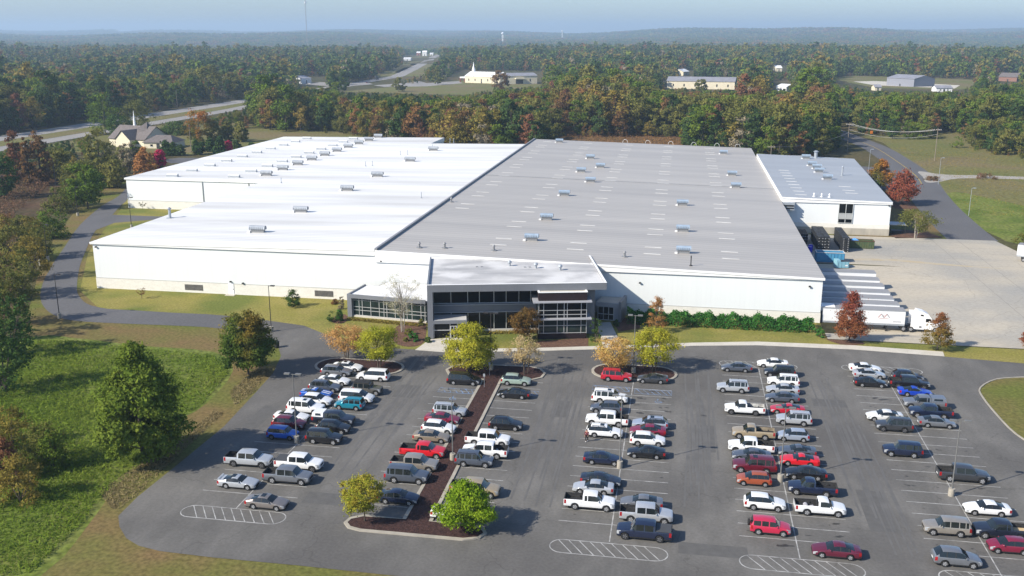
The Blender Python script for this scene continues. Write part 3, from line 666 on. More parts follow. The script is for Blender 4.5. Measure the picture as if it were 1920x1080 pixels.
MB().box(0.95, 19.4, 3.3, 4.3, 5.15, 5.3).build('ledge', M_panel2, of)
MB().box(0.95, 19.4, 3.5, 4.3, 3.72, 3.88).build('ledge', M_panel2, of)
def glazing(parent, name, u0, u1, v, z0, z1, us, zs, gm=M_glass, t=0.06):
    g_ = MB().box(u0, u1, v, v + 0.06, z0, z1).build(name, gm, parent)
    f = MB()
    for u in us: f.box(u - t, u + t, v - 0.09, v - 0.002, z0, z1)
    for z in zs: f.box(u0, u1, v - 0.075, v - 0.004, z - t, z + t)
    f.build('mullion', M_alu, g_); return g_
us = [0.97, 4.1, 7.1, 9.2, 11.8, 14.0, 16.3, 18.4]
glazing(of, 'window', 0.95, 19.4, 4.1, 5.3, 8.5, us, [5.36])
glazing(of, 'window', 0.95, 19.4, 4.1, 0.35, 3.72, us, [0.42])
MB().box(0.95, 19.4, 3.9, 4.3, 0, 0.35).build('plinth', M_walk, of)
# entrance lobby under its flat canopy
MB().box(0.95, 6.9, 0.0, 3.6, 2.75, 3.35).build('canopy', M_panel, of); MB().box(1.05, 6.8, 0.1, 3.6, 3.352, 3.42).build('canopy_roof', M_roofm, of)
lob = glazing(of, 'lobby_window', 0.96, 6.8, 0.4, 0.06, 2.74, [1.05, 3.9, 5.2, 6.7], [1.5])
glazing(of, 'door', 3.95, 5.15, 0.3, 0.06, 2.3, [4.02, 4.55, 5.08], [1.0, 2.25])
# glazed bay clad in brick, with white sun shelves
by = MB().box(19.4, 27.9, -1.3, 4.3, 0.9, 8.3)
MB().box(19.4, 27.9, -1.3, 4.3, 7.05, 8.5).build('brick_band', M_brick, of)
MB().box(19.4, 27.9, -1.3, 4.3, 0, 1.05).build('brick_base', M_brick, of)
bc = MB(); bc.box(19.3, 28.0, -1.4, -1.05, 8.502, 8.62); bc.box(19.3, 19.65, -1.05, 3.5, 8.502, 8.62); bc.box(27.65, 28, -1.05, 3.5, 8.502, 8.62); bc.build('coping', M_trim, of)
MB().box(19.6, 27.7, -1.1, 3.5, 8.5, 8.53).build('bay_roof', M_walk, of)
MB().box(27.3, 27.9, -1.05, 4.3, 1.05, 7.05).build('brick_return', M_brick, of)
bus = [19.45, 20.3, 22.7, 23.9, 24.45, 26.9, 27.85]
glazing(of, 'bay_window', 19.4, 27.9, -1.25, 3.95, 6.8, bus, [4.5, 5.3], M_glass, 0.05)
glazing(of, 'bay_window', 19.4, 27.9, -1.25, 1.05, 3.75, bus, [1.15, 2.5], M_gglass, 0.05)
MB().box(19.45, 27.3, -1.18, 4.2, 1.05, 7.0).build('bay_core', M_gglass, of)
for z in (6.85, 3.75):
    sf = MB(); sf.box(18.4, 28.7, -2.2, -1.3, z, z + 0.18); sf.box(18.4, 19.4, -1.3, 3.2, z, z + 0.18); sf.box(27.9, 28.7, -1.3, 1.4, z, z + 0.18); sf.build('sun_shelf', M_panel2, of)
for u in (22, 23.2): MB().box(u - 0.15, u + 0.15, 0.8, 1.2, 8.53, 8.75).build('roof_drain', M_flash, of)
for u, v in ((9, 14), (9.9, 14), (18, 13.2), (18.9, 13.2)): MB().box(u - 0.2, u + 0.2, v - 0.15, v + 0.15, 9.58, 9.7).build('roof_drain', M_flash, of)
for u, v in ((15.2, 14.5), (20, 12.4), (24.4, 10.6)):
    q = MB(); q.cyl((u, v, 9.5), (u, v, 10.2), 0.22); q.ball((u, v, 10.35), 0.42, 0.42, 0.35); q.build('roof_fan', M_galv, of)
# low glazed wing on the left of it
OW = (-61, 167.2, 0); AW = -math.atan2(1.9, 15.7); LW = 15.9
wg = empty('office_wing', OW, AW, 'low glass fronted grey wing left of the office entrance', 'building')
MB().prism([(0, 0), (LW, 0), (LW + 1.4, 12.6), (3.0, 11.6), (2.7, 8.3), (0.0, 8.0)], 3.75, 4.2).build('roof_slab', M_panel, wg)
MB().prism([(0.3, 0.3), (LW, 0.3), (LW + 1.3, 12.4), (3.3, 11.3), (3.0, 8.1), (0.3, 7.8)], 4.2, 4.24).build('roof', mat('bright roof membrane', (0.72, 0.72, 0.72), (0.58, 0.59, 0.6), scale=0.3, rough=0.8), wg)
q = MB(); q.box(0, LW, 0, 0.3, 4.2, 4.5); q.box(0, 0.3, 0.3, 7.8, 4.2, 4.5); q.build('parapet', M_panel, wg)
MB().box(0, 0.9, 0.02, 7.8, 0, 3.75).build('side_wall', M_panel, wg); MB().box(0.9, LW, 0.9, 7.5, 0, 3.74).build('core_wall', M_dark, wg)
MB().box(0.9, LW, 0.3, 0.9, 0, 0.3).build('plinth', M_walk, wg)
glazing(wg, 'window', 0.9, LW, 0.6, 0.3, 3.75, [0.95, 2.2, 2.85, 4.6, 6.35, 7.3, 7.9, 9.6, 11.3, 12.0, 13.0, 14.8, 15.6], [0.36, 1.35, 2.0, 3.3], M_gglass, 0.045)
# small side lobby right of it
OV = (-12.9, 173.0, 0)
vb = empty('side_lobby', OV, R(-8), 'small grey lobby with double glass doors right of the office entrance', 'lobby')
MB().box(-1.6, 2.9, 0.4, 6, 2.75, 3.25).build('roof', M_walk, vb); MB().box(-1.6, 2.9, 0.2, 0.39, 2.65, 3.5).build('fascia', M_panel2, vb)
MB().box(2.9, 3.4, -0.2, 5, 0, 3.9).build('pier', M_panel, vb); MB().box(1.9, 2.9, 0.5, 5, 0, 2.7).build('side_wall', M_panel2, vb)
glazing(vb, 'door', -1.2, 1.9, 0.5, 0.05, 2.6, [-1.15, -0.1, 0.9, 1.85], [0.1, 1.2], M_glass)

# ------------------------------------------------------------------ truck yard: trailers, tractor, bins, racks
M_trw = mat('trailer white', (0.76, 0.77, 0.78), (0.70, 0.71, 0.72), scale=0.4, rough=0.4, stretch=(0.3, 1, 3))
M_trr = mat('trailer roof grey', (0.27, 0.27, 0.275), (0.22, 0.22, 0.23), scale=0.4, rough=0.6, stretch=(0.3, 1, 1))
M_rub = mat('tyre rubber', (0.018, 0.018, 0.019), rough=0.85); M_rim = mat('alloy rim', (0.52, 0.53, 0.55), (0.38, 0.39, 0.4), scale=9, rough=0.35, metal=0.4)
M_red = mat('lamp red', (0.26, 0.012, 0.014), rough=0.25); M_lamp = mat('lamp clear', (0.36, 0.38, 0.40), (0.22, 0.23, 0.25), scale=8, rough=0.15, spec=0.6)
def wheel_mesh(r, wd, name, tyre=True):
    b = MB(); n = 20
    if tyre:
        prof = [(r * 0.62, -wd / 2 + 0.01), (r * 0.93, -wd / 2), (r, -wd / 2 + 0.035), (r, wd / 2 - 0.035), (r * 0.93, wd / 2), (r * 0.62, wd / 2 - 0.01)]
        vs = [(p * math.cos(2 * math.pi * i / n), q, p * math.sin(2 * math.pi * i / n)) for p, q in prof for i in range(n)]
        fs = [(j * n + i, j * n + (i + 1) % n, (j + 1) * n + (i + 1) % n, (j + 1) * n + i) for j in range(len(prof) - 1) for i in range(n)]
        b.add(vs, fs); b.cyl((0, -wd / 2 + 0.03, 0), (0, wd / 2 - 0.03, 0), r * 0.62, n=n)
        return b.mesh(name, [M_rub], True)
    for s in (-1, 1):
        y = s * (wd / 2 - 0.025); k = 10
        for i in range(k):
            a0, a1 = 2 * math.pi * (i - 0.5) / k, 2 * math.pi * (i + 0.5) / k
            rr = r * 0.66
            b.add([(0, y + s * 0.02, 0), (rr * math.cos(a0), y, rr * math.sin(a0)), (rr * math.cos((a0 + a1) / 2), y, rr * math.sin((a0 + a1) / 2)), (rr * math.cos(a1), y, rr * math.sin(a1))],
                  [(0, 1, 2, 3)], i % 2)
    n2 = 16; b.add([(r * .6 * math.cos(6.2832 * i / n2), q, r * .6 * math.sin(6.2832 * i / n2)) for q in (-wd / 2 + .025, wd / 2 - .025) for i in range(n2)], [(i, (i + 1) % n2, n2 + (i + 1) % n2, n2 + i) for i in range(n2)], 1)
    return b.mesh(name, [M_rim, mat('rim shade grey', (0.16, 0.16, 0.17), rough=0.5, metal=0.3)])
TW, TR = wheel_mesh(0.5, 0.56, 'truck_tyre'), wheel_mesh(0.5, 0.56, 'truck_rim', False)
def trailer(x_back, x_front, y, z0, label, logo=False, group=None, rz=0.0):
    Lh = (x_front - x_back) / 2; o = empty('semi_trailer', ((x_back + x_front) / 2, y, z0), rz, label, 'trailer', group)
    b = MB(); b.box(-Lh, Lh, -1.28, 1.28, 1.25, 4.02); body = b.build('box_body', M_trw, o)
    MB().box(-Lh, Lh, -1.26, 1.26, 4.022, 4.1).build('roof', M_trr, o)
    b = MB(); b.box(-Lh, Lh, -1.3, -1.282, 1.2, 1.55); b.box(-Lh, Lh, 1.282, 1.3, 1.2, 1.55); b.box(-Lh, Lh, -1.3, -1.282, 3.9, 4.06); b.build('side_rail', M_galv, o)
    for xx in (Lh - 3.0,):
        b = MB()
        for s in (-1, 1): b.box(xx - 0.1, xx + 0.1, s * 0.95 - 0.08, s * 0.95 + 0.08, 0.12, 1.25); b.box(xx - 0.25, xx + 0.25, s * 0.95 - 0.2, s * 0.95 + 0.2, 0.03, 0.12)
        b.bar((xx, -0.95, 0.6), (xx, 0.95, 0.6), 0.1, 0.1); b.build('landing_gear', M_dark, o)
    for xx in (-Lh + 1.6, -Lh + 2.9):
        for s in (-1, 1):
            t = put('wheel', TW, o, (xx, s * 0.95, 0.5)); put('rim', TR, t)
    MB().box(-Lh + 0.9, -Lh + 3.6, -0.7, 0.7, 0.55, 1.25).build('bogie', M_dark, o)
    if logo:
        q = MB(); x0 = 3.1; y_ = -1.285
        def stroke(a, c, w_, m): q.add([(a[0] - w_, y_, a[1]), (a[0] + w_, y_, a[1]), (c[0] + w_, y_, c[1]), (c[0] - w_, y_, c[1])], [(0, 1, 2, 3)], m)
        for xo in (0, 1.0):
            stroke((x0 + xo - 0.5, 2.62), (x0 + xo, 3.35), 0.09, 1); stroke((x0 + xo + 0.5, 2.62), (x0 + xo, 3.35), 0.09, 0)
        stroke((x0 + 0.3, 2.85), (x0 + 0.5, 3.1), 0.07, 1)
        q.add([(x0 - 0.3, y_, 2.42), (x0 + 1.3, y_, 2.42), (x0 + 1.3, y_, 2.50), (x0 - 0.3, y_, 2.50)], [(0, 1, 2, 3)], 1)
        q.build('emblem', [mat('emblem grey', (0.30, 0.30, 0.33), rough=0.5), mat('emblem red', (0.46, 0.24, 0.23), rough=0.5)], body)
        q = MB()
        for k in range(7): q.box(5.3 + 0.2 * k, 5.3 + 0.2 * k + 0.13, -1.288, -1.281, 1.85, 2.06)
        q.build('unit_number', MATS['emblem grey'], body)
    return o
gp = 'trailers backed up to the docks'
tl = ['white trailer hitched to the white tractor, nearest of the docked row', 'second docked trailer behind the one hitched to the tractor', 'third docked trailer counting back from the one with the tractor', 'middle trailer of the seven backed up to the docks',
      'third docked trailer counting forward from the dumpsters', 'second docked trailer counting forward from the blue dumpster', 'farthest docked trailer, closest to the blue dumpster']
for k, (y, xf) in enumerate(((178.9, 42.0), (183.2, 41.8), (187.3, 41.6), (192.0, 41.8), (197.1, 41.7), (202.1, 41.7), (208.3, 42.1))):
    trailer(27.4, xf, y + 1.28, yard_z(35, y) + 0.05, tl[k], k == 0, gp)
trailer(44.5, 52.5, 404, 0.03, 'white box trailer parked behind the annex roof edge', rz=R(4))
tr3 = trailer(80.9, 95.5, 240.5, 0.05, 'white trailer cut off by the right edge at the yard corner', rz=R(-28)); tr3.location.x = 86.3; tr3.location.y = 236.0
# tractor unit
OT = (45.6, 180.2, -1.02)
tk = empty('truck_tractor', OT, 0, 'white sleeper cab road tractor hitched to the nearest docked trailer', 'truck')
b = MB()                                                           # cab side outline extruded, roof fairing included
side = [(-1.55, 0.55), (2.55, 0.55), (2.75, 0.75), (2.75, 1.45), (2.62, 1.72), (1.55, 2.0), (1.02, 2.75), (0.55, 3.35), (-0.3, 3.78), (-1.3, 4.0), (-1.55, 4.0)]
hw = [1.15, 1.15, 1.05, 0.95, 0.9, 0.98, 1.12, 1.12, 1.1, 1.1, 1.1]
n = len(side); b.add([(x, -h_, z) for (x, z), h_ in zip(side, hw)] + [(x, h_, z) for (x, z), h_ in zip(side, hw)],
                     [tuple(range(n)), tuple(range(2 * n - 1, n - 1, -1))] + [(i, n + i, n + (i + 1) % n, (i + 1) % n) for i in range(n)])
cab = b.build('cab', M_white, tk)
b = MB(); b.box(-4.2, -1.56, -0.45, 0.45, 0.7, 0.95); b.box(-3.6, -2.2, -0.5, 0.5, 0.95, 1.1); b.build('chassis', M_dark, tk)
b = MB(); b.add([(1.50, -0.92, 2.10), (1.50, 0.92, 2.10), (1.07, 0.98, 2.76), (1.07, -0.98, 2.76)], [(0, 1, 2, 3)]); b.v = [(x + 0.03, y, z + 0.03) for x, y, z in b.v]; b.build('windscreen', M_glass, tk)
for s in (-1, 1):
    b = MB(); b.add([(0.05, s * 1.145, 2.0), (1.15, s * 1.10, 2.0), (0.82, s * 1.14, 2.62), (0.05, s * 1.145, 2.62)], [(0, 1, 2, 3)]); b.build('side_window', M_glass, tk)
    b = MB(); b.add([(-0.95, s * 1.12, 3.1), (-0.3, s * 1.12, 3.05), (-0.45, s * 1.12, 3.32), (-0.85, s * 1.12, 3.4)], [(0, 1, 2, 3)]); b.build('sleeper_window', M_glass, tk)
    MB().box(-2.5, -1.5, s * 1.12 - 0.03, s * 1.12 + 0.03, 0.6, 3.6).build('side_fairing', M_white, tk)
    MB().box(1.15, 1.3, s * 1.3 - 0.12, s * 1.3 + 0.12, 2.0, 2.6).build('mirror', M_dark, tk)
    MB().box(2.45, 2.72, s * 0.72 - 0.2, s * 0.72 + 0.2, 1.15, 1.4).build('headlight', M_lamp, tk) if False else MB().box(2.5, 2.79, s * 0.70 - 0.18, s * 0.70 + 0.18, 1.05, 1.35).build('headlight', M_lamp, tk)
    for xx in (1.85, -2.4, -3.7):
        t = put('wheel', TW, tk, (xx, s * (0.98 if xx > 0 else 0.92), 0.5)); put('rim', TR, t)
MB().box(2.745, 2.80, -0.5, 0.5, 0.7, 1.5).build('grille', M_dark, tk); MB().box(-1.0, -0.6, -1.20, -1.16, 0.9, 1.15).build('step_box', M_dark, tk)

def ribbed_bin(name, x0, x1, y0, y1, h, m, label, inside, rim=None, nrib=9):
    o = empty(name, ((x0 + x1) / 2, (y0 + y1) / 2, yard_z((x0 + x1) / 2, (y0 + y1) / 2) + 0.05), 0, label, 'dumpster'); a, c = (x1 - x0) / 2, (y1 - y0) / 2; t = 0.1
    b = MB()
    b.box(-a, a, -c, -c + t, 0.15, h); b.box(-a, a, c - t, c, 0.15, h); b.box(-a, -a + t, -c + t, c - t, 0.15, h); b.box(a - t, a, -c + t, c - t, 0.15, h); b.box(-a, a, -c, c, 0.1, 0.148)
    for k in range(nrib):
        x = -a + 0.15 + (2 * a - 0.3) * k / (nrib - 1)
        for s in (-1, 1): b.box(x - 0.09, x + 0.09, s * c - 0.09, s * c + 0.09, 0.1, h - 0.1)
    for k in range(4):
        y = -c + 0.2 + (2 * c - 0.4) * k / 3
        for s in (-1, 1): b.box(s * a - 0.08, s * a + 0.08, y - 0.08, y + 0.08, 0.1, h - 0.1)
    b.build('body', m, o)
    b = MB(); b.box(-a - .1, a + .1, -c - .1, -c + .06, h, h + .12); b.box(-a - .1, a + .1, c - .06, c + .1, h, h + .12); b.box(-a - .1, -a + .06, -c + .06, c - .06, h, h + .12); b.box(a - .06, a + .1, -c + .06, c - .06, h, h + .12)
    b.build('rim', rim or m, o)
    b = MB(); b.box(-a + t, a - t, -c + t, c - t, 0.2, h * 0.55); b.build('load', inside, o)
    return o
M_bb = mat('blue dumpster paint', (0.05, 0.22, 0.40), (0.08, 0.27, 0.42), scale=0.8, rough=0.6); M_lb = mat('light blue paint', (0.20, 0.42, 0.52), (0.26, 0.46, 0.54), scale=1, rough=0.6)
M_gr = mat('green dumpster paint', (0.06, 0.10, 0.05), (0.09, 0.11, 0.05), scale=1, rough=0.7); M_rst = mat('rusty steel', (0.13, 0.06, 0.035), (0.08, 0.045, 0.03), scale=2, rough=0.9)
ribbed_bin('open_dumpster', 32.6, 38.9, 229.2, 231.9, 2.3, M_bb, 'long blue open top dumpster beside the docked trailers', mat('scrap grey', (0.3, 0.29, 0.28), (0.18, 0.17, 0.16), scale=2, rough=0.9), mat('pale rim', (0.5, 0.5, 0.5), rough=0.6))
gd = ribbed_bin('open_dumpster', 42.4, 48.6, 246.2, 248.6, 1.9, M_gr, 'green dumpster with rusty rim beside the black rack stacks', M_rst, M_rst, 11)
cpt = empty('compactor', (38.2, 226.0, yard_z(38, 226) + 0.05), R(12), 'light blue compactor standing in front of the blue dumpster', 'compactor')
b = MB(); b.prism([(-1.9, -1.0), (1.0, -1.0), (1.0, 1.0), (-1.9, 1.0)], 0.1, 1.5); b.box(-1.9, -1.0, -1.0, 1.0, 1.5, 1.9); b.build('body', M_lb, cpt)
b = MB(); b.box(-1.0, 1.0, -0.95, 0.95, 1.5, 1.56); b.build('lid', M_dark, cpt); MB().box(0.1, 0.8, -1.03, -1.0, 0.5, 0.75).build('placard', M_white, cpt)
for k in range(4): MB().box(-1.7 + 0.8 * k, -1.6 + 0.8 * k, -1.07, -1.0, 0.1, 1.5).build('rib', M_lb, cpt)
tq = MB(); tq.add([(43.1, 246.3, 2.1), (44.9, 246.4, 2.12), (44.6, 248.3, 2.15), (43.4, 248.0, 2.1), (44.0, 247.3, 2.5)], [(0, 1, 4), (1, 2, 4), (2, 3, 4), (3, 0, 4), (3, 2, 1, 0)])
tag(tq.build('tarpaulin', mat('bright blue tarp', (0.10, 0.32, 0.72), rough=0.5)), 'bright blue tarp lying over the green dumpster', 'tarpaulin')
M_rack = mat('black steel rack', (0.020, 0.022, 0.025), (0.03, 0.032, 0.036), scale=1, rough=0.55); M_cap = mat('pale rack end', (0.45, 0.46, 0.47), rough=0.5)
def rack_stack(x0, x1, y0, y1, h, nt, nc, label):
    o = empty('rack_stack', ((x0 + x1) / 2, (y0 + y1) / 2, 0.05), 0, label, 'steel racks', 'stacks of black steel racks'); a, c = (x1 - x0) / 2, (y1 - y0) / 2
    rs_ = random.Random(int(x0 * 10)); wd = 2 * a / nc; th = h / nt
    for i in range(nc):
        for j in range(nt):
            j0 = rs_.uniform(-.12, .12); xm = -a + wd * (i + .5)
            b = MB(); b.box(xm - wd * .47, xm + wd * .47, -c + j0, c + j0, j * th + 0.10, (j + 1) * th - 0.03)
            for s in (-1, 1): b.box(xm + s * wd * .38 - .06, xm + s * wd * .38 + .06, -c + j0, c + j0, j * th, j * th + 0.10)
            if j == nt - 1:
                for q in range(7): b.box(xm - wd * .46, xm + wd * .46, -c + j0 + 0.8 + q * (2 * c - 1.6) / 6 - .05, -c + j0 + 0.8 + q * (2 * c - 1.6) / 6 + .05, h - 0.028, h + 0.02)
            for s in (-1, 1): b.box(xm + s * wd * .3 - .09, xm + s * wd * .3 + .09, -c + j0 - 0.03, -c + j0, j * th + 0.16, j * th + 0.30, 1)
            b.build('rack', [M_rack, M_cap], o)
    return o
rack_stack(34.4, 37.3, 241.7, 255.5, 3.6, 5, 2, 'wide stack of black steel racks behind the blue dumpster')
rack_stack(40.1, 41.9, 241.3, 255.0, 3.6, 7, 1, 'tall narrow stack of black steel racks left of the green dumpster')
rack_stack(31.2, 33.0, 249.5, 256.0, 2.6, 3, 3, 'small stack of black racks nearest the grey warehouse')
for k, (x, y, lb) in enumerate(((32.5, 240.3, 'nearer of two blue barrels beside the wide rack stack'), (32.9, 242.6, 'farther of two blue barrels beside the wide rack stack'))):
    o = empty('barrel', (x, y, 0.05), 0, lb, 'barrel', 'blue barrels'); b = MB(); b.cyl((0, 0, 0), (0, 0, 1.25), 0.55, n=14); b.cyl((0, 0, .45), (0, 0, .52), 0.58, n=14); b.cyl((0, 0, .85), (0, 0, .92), 0.58, n=14); b.build('drum', mat('strong blue plastic', (0.02, 0.03, 0.50), rough=0.4), o)
    MB().cyl((0, 0, 1.25), (0, 0, 1.32), 0.5, n=14).build('lid', MATS['strong blue plastic'], o)

# ------------------------------------------------------------------ lamp posts, utility poles, signs
M_pole = mat('galvanised pole', (0.13, 0.13, 0.127), (0.17, 0.17, 0.165), scale=1, rough=0.5); M_dpole = mat('dark bronze pole', (0.035, 0.032, 0.032), rough=0.5)
M_wood = mat('weathered pole wood', (0.24, 0.20, 0.16), (0.18, 0.15, 0.12), scale=2, rough=0.9, stretch=(4, 4, .3))
def lamp_post(X, Y, h, label, heads=2, base=True, m=M_pole, group='parking lot lamp posts', ang=0.0):
    o = empty('lamp_post', (X, Y, 0.04), ang, label, 'lamp post', group)
    zb = 0.0
    if base: MB().cyl((0, 0, 0), (0, 0, 0.95), 0.36, n=14).build('concrete_base', M_kerb, o); zb = 0.95
    MB().cyl((0, 0, zb), (0, 0, h), 0.085, 0.055, n=8).build('pole', m, o)
    for s in ((-1, 1) if heads == 2 else (1,)):
        MB().bar((0, 0, h - 0.1), (s * 0.45, 0, h - 0.05), 0.07, 0.07).build('arm', m, o)
        b = MB(); b.prism([(s * 0.4, -0.2), (s * 1.15, -0.2), (s * 1.15, 0.2), (s * 0.4, 0.2)][::s], h - 0.1, h + 0.08); b.build('lamp_head', m, o)
    return o
lamp_post(-48.1, 110.4, 9.6, 'grey twin lamp post beside the blue boxy hatchback in the leftmost row')
lamp_post(-26.6, 108.6, 9.6, 'grey twin lamp post standing in the long dark mulch strip')
lamp_post(-5.7, 110.05, 9.6, 'grey twin lamp post in the row with the standing person')
lamp_post(13.58, 109.7, 9.5, 'grey twin lamp post beside the orange hatchback')
lamp_post(32.85, 109.3, 9.4, 'grey twin lamp post at the grey crew cab pickup, rightmost in the lot')
lamp_post(-28.3, 142.3, 9.6, 'dark twin lamp post on the mulch island by the yellow green tree before the entrance', 2, True, M_dpole)
lamp_post(-5.8, 144.9, 9.6, 'lamp post between the two trees on the island with the red utility vehicle', 2, True)
gpn = 'dark lamp posts along the perimeter road'
lamp_post(*G(112, 597), 8.6, 'dark lamp post at the outer bend of the perimeter road', 1, True, M_dpole, gpn)
lamp_post(*G(90, 488), 8.6, 'dark lamp post against the bushes left of the perimeter road', 1, True, M_dpole, gpn)
lamp_post(*G(509, 622), 8.6, 'dark lamp post behind the orange and green oak', 1, True, M_dpole, gpn)
lamp_post(*G(247, 428), 8.6, 'dark lamp post by the spur road between the two white blocks', 1, True, M_dpole, gpn)
lamp_post(*G(146, 405), 8.6, 'dark lamp post on the left side where the perimeter road climbs away', 1, True, M_dpole, gpn)
gpy = 'pale lamp poles along the access road'
lamp_post(*G(1816, 405), 8.3, 'pale bare pole on the green bank right of the access road', 1, False, M_galv, gpy)
lamp_post(*G(1759, 346), 9.5, 'pale lamp pole at the gravel track turning', 1, False, M_galv, gpy)
lamp_post(*G(1627, 336), 11.0, 'pale pole beside the dark tree at the annex drive', 1, False, M_galv, gpy)
def utility_pole(px, py, ptop, label, cross=True, group='wooden utility poles'):
    X, Y = G(px, py); h = ZAT(X, Y, ptop)
    o = empty('utility_pole', (X, Y, 0), R(-10), label, 'utility pole', group)
    MB().cyl((0, 0, 0), (0, 0, h), 0.18, 0.12, n=7).build('pole', M_wood, o)
    if cross:
        MB().box(-1.5, 1.5, -0.12, 0.0, h - 0.9, h - 0.72).build('crossarm', M_wood, o)
        b = MB()
        for x in (-1.3, -0.5, 0.5, 1.3): b.cyl((x, -0.06, h - 0.72), (x, -0.06, h - 0.5), 0.06, n=6)
        b.build('insulators', M_trim, o)
    return Vector((X, Y, h))
up1 = utility_pole(1588, 285, 230, 'wooden utility pole with crossarm at the bend of the access road')
up2 = utility_pole(1752, 302, 240, 'wooden utility pole in the dry field right of the access road')
up3 = utility_pole(1444, 310, 272, 'short pale utility pole rising behind the back corner of the grey roof')
utility_pole(333, 204, 170, 'utility pole on the highway verge before the dark pines, left one', False); utility_pole(437, 181, 152, 'utility pole on the highway verge before the dark pines, right one', False)
utility_pole(358, 278, 232, 'utility pole beside the small brown roofed church', False); utility_pole(104, 345, 300, 'thin pole in the scrub at the left', False)
utility_pole(634, 152, 131, 'pale pole beside the far white roadside building', False); utility_pole(831, 146, 125, 'utility pole left of the long white church hall', False)
def cable(a, b, sag, name, label):
    pts = [tuple(Vector(a).lerp(Vector(b), t) - Vector((0, 0, sag * 4 * t * (1 - t)))) for t in np.linspace(0, 1, 13)]
    m = MB(); m.tube(pts, 0.05, 4); o = m.build(name, mat('aluminium wire', (0.35, 0.35, 0.36), rough=0.5)); tag(o, label, 'power line', 'power lines on the utility poles'); return o
for dx, lb in ((-1.3, 'upper left power line over the access road field'), (0.5, 'middle power line over the access road field'), (1.3, 'right power line over the access road field')):
    cable(up1 + Vector((dx, 0, -0.5)), up2 + Vector((dx, 0, -0.5)), 2.2, 'power_line', lb)
cable(up1 + Vector((0, 0, -3.0)), up2 + Vector((0, 0, -2.6)), 2.6, 'power_line', 'lowest power line over the access road field')
cable(up3 + Vector((0, 0, -0.6)), up1 + Vector((0, 0, -4.5)), 2.0, 'power_line', 'power line running behind the annex to the short pale pole')
X, Y = G(1633, 258); sg = empty('road_sign', (X, Y, 0), R(20), 'orange diamond road sign beside the access road', 'road sign')
MB().cyl((0, 0, 0), (0, 0, 2.8), 0.05, n=6).build('post', M_galv, sg); b = MB(); b.prism([(-.75, -0.06), (.75, -0.06), (.75, -0.03), (-.75, -0.03)], 2.0, 3.5); b.build('panel', mat('sign orange', (0.75, 0.22, 0.02), rough=0.5), sg)
for x, y, lb in ((918, 700, 'thin sign post in the mulch nearer the dark lamp post'), (908, 722, 'thin sign post in the dark mulch strip behind the black minivan')):
    X, Y = G(x, y + 6); o = empty('sign_post', (X, Y, 0.15), 0, lb, 'sign post', 'thin bay sign posts'); MB().cyl((0, 0, 0), (0, 0, 2.2), 0.03, n=6).build('post', M_galv, o); MB().box(-0.15, 0.15, -0.05, -0.03, 1.75, 2.2).build('panel', M_galv, o)
X, Y = G(519, 652); tb = empty('litter_bin', (X, Y, 0.03), 0, 'black litter bin at the road edge beside the oak', 'litter bin'); MB().cyl((0, 0, 0), (0, 0, 1.1), 0.42, 0.48, n=12).build('bin', M_dark, tb); MB().cyl((0, 0, 1.1), (0, 0, 1.3), 0.5, 0.2, n=12).build('lid', M_dark, tb)
X, Y = G(75, 498); mk = empty('marker_post', (X, Y, 0.03), 0, 'short pale marker post in the red mulch left of the perimeter road', 'post'); MB().box(-0.12, 0.12, -0.12, 0.12, 0, 1.3).build('post', M_walk, mk); MB().box(-0.15, 0.15, -0.15, 0.15, 1.3, 1.4).build('cap', M_kerb, mk)
# ------------------------------------------------------------------ far buildings
M_cream = mat('cream wall', (0.66, 0.60, 0.45), (0.60, 0.55, 0.42), scale=0.3, rough=0.8); M_shing = mat('brown grey shingle', (0.16, 0.14, 0.135), (0.12, 0.105, 0.10), scale=1.2, rough=0.9)
M_greyroof = mat('grey metal roof', (0.26, 0.26, 0.29), (0.22, 0.22, 0.24), scale=0.2, rough=0.5)
def house(name, p0, p1, depth, eave, ridge, wall, roof, label, cat='building', wins=0, z0=0.0, door=True, hip=0.0, group=None):
    a, b = Vector(p0), Vector(p1); d = b - a; Ln = d.length; ang = math.atan2(d.y, d.x)
    o = empty(name, (a.x, a.y, z0), ang, label, cat, group)
    m = MB(); m.prism([(0, 0), (Ln, 0), (Ln, depth), (0, depth)], -0.5, eave)
    if hip == 0: m.add([(0, 0, eave), (0, depth, eave), (0, depth / 2, ridge), (Ln, 0, eave), (Ln, depth, eave), (Ln, depth / 2, ridge)], [(0, 2, 1), (3, 4, 5)])
    m.build('wall', wall, o)
    e = 0.5; m = MB(); q = [(-e, -e, eave - .15), (Ln + e, -e, eave - .15), (Ln + e - hip, depth / 2, ridge + .1), (-e + hip, depth / 2, ridge + .1), (Ln + e, depth + e, eave - .15), (-e, depth + e, eave - .15)]
    m.add(q, [(0, 1, 2, 3), (3, 2, 4, 5)] + ([(1, 4, 2), (0, 3, 5)] if hip else []))
    m.add([(x, y, z - 0.2) for x, y, z in q], [(3, 2, 1, 0), (5, 4, 2, 3)]); m.add([q[0], q[1], (q[1][0], q[1][1], q[1][2] - .2), (q[0][0], q[0][1], q[0][2] - .2)], [(3, 2, 1, 0)])
    m.build('roof', roof, o)
    for k in range(wins):
        x = Ln * (k + 0.6) / (wins + 0.2); f = MB().box(x - 0.6, x + 0.6, -0.06, -0.01, eave * 0.3, eave * 0.62).build('window', M_glass, o)
        MB().box(x - 0.7, x + 0.7, -0.12, -0.065, eave * 0.3 - .15, eave * 0.3).build('sill', M_trim, f)
    if door: MB().box(Ln * 0.5 - 0.8, Ln * 0.5 + 0.8, -0.08, -0.01, 0, 2.3).build('door', M_dark, o)
    return o
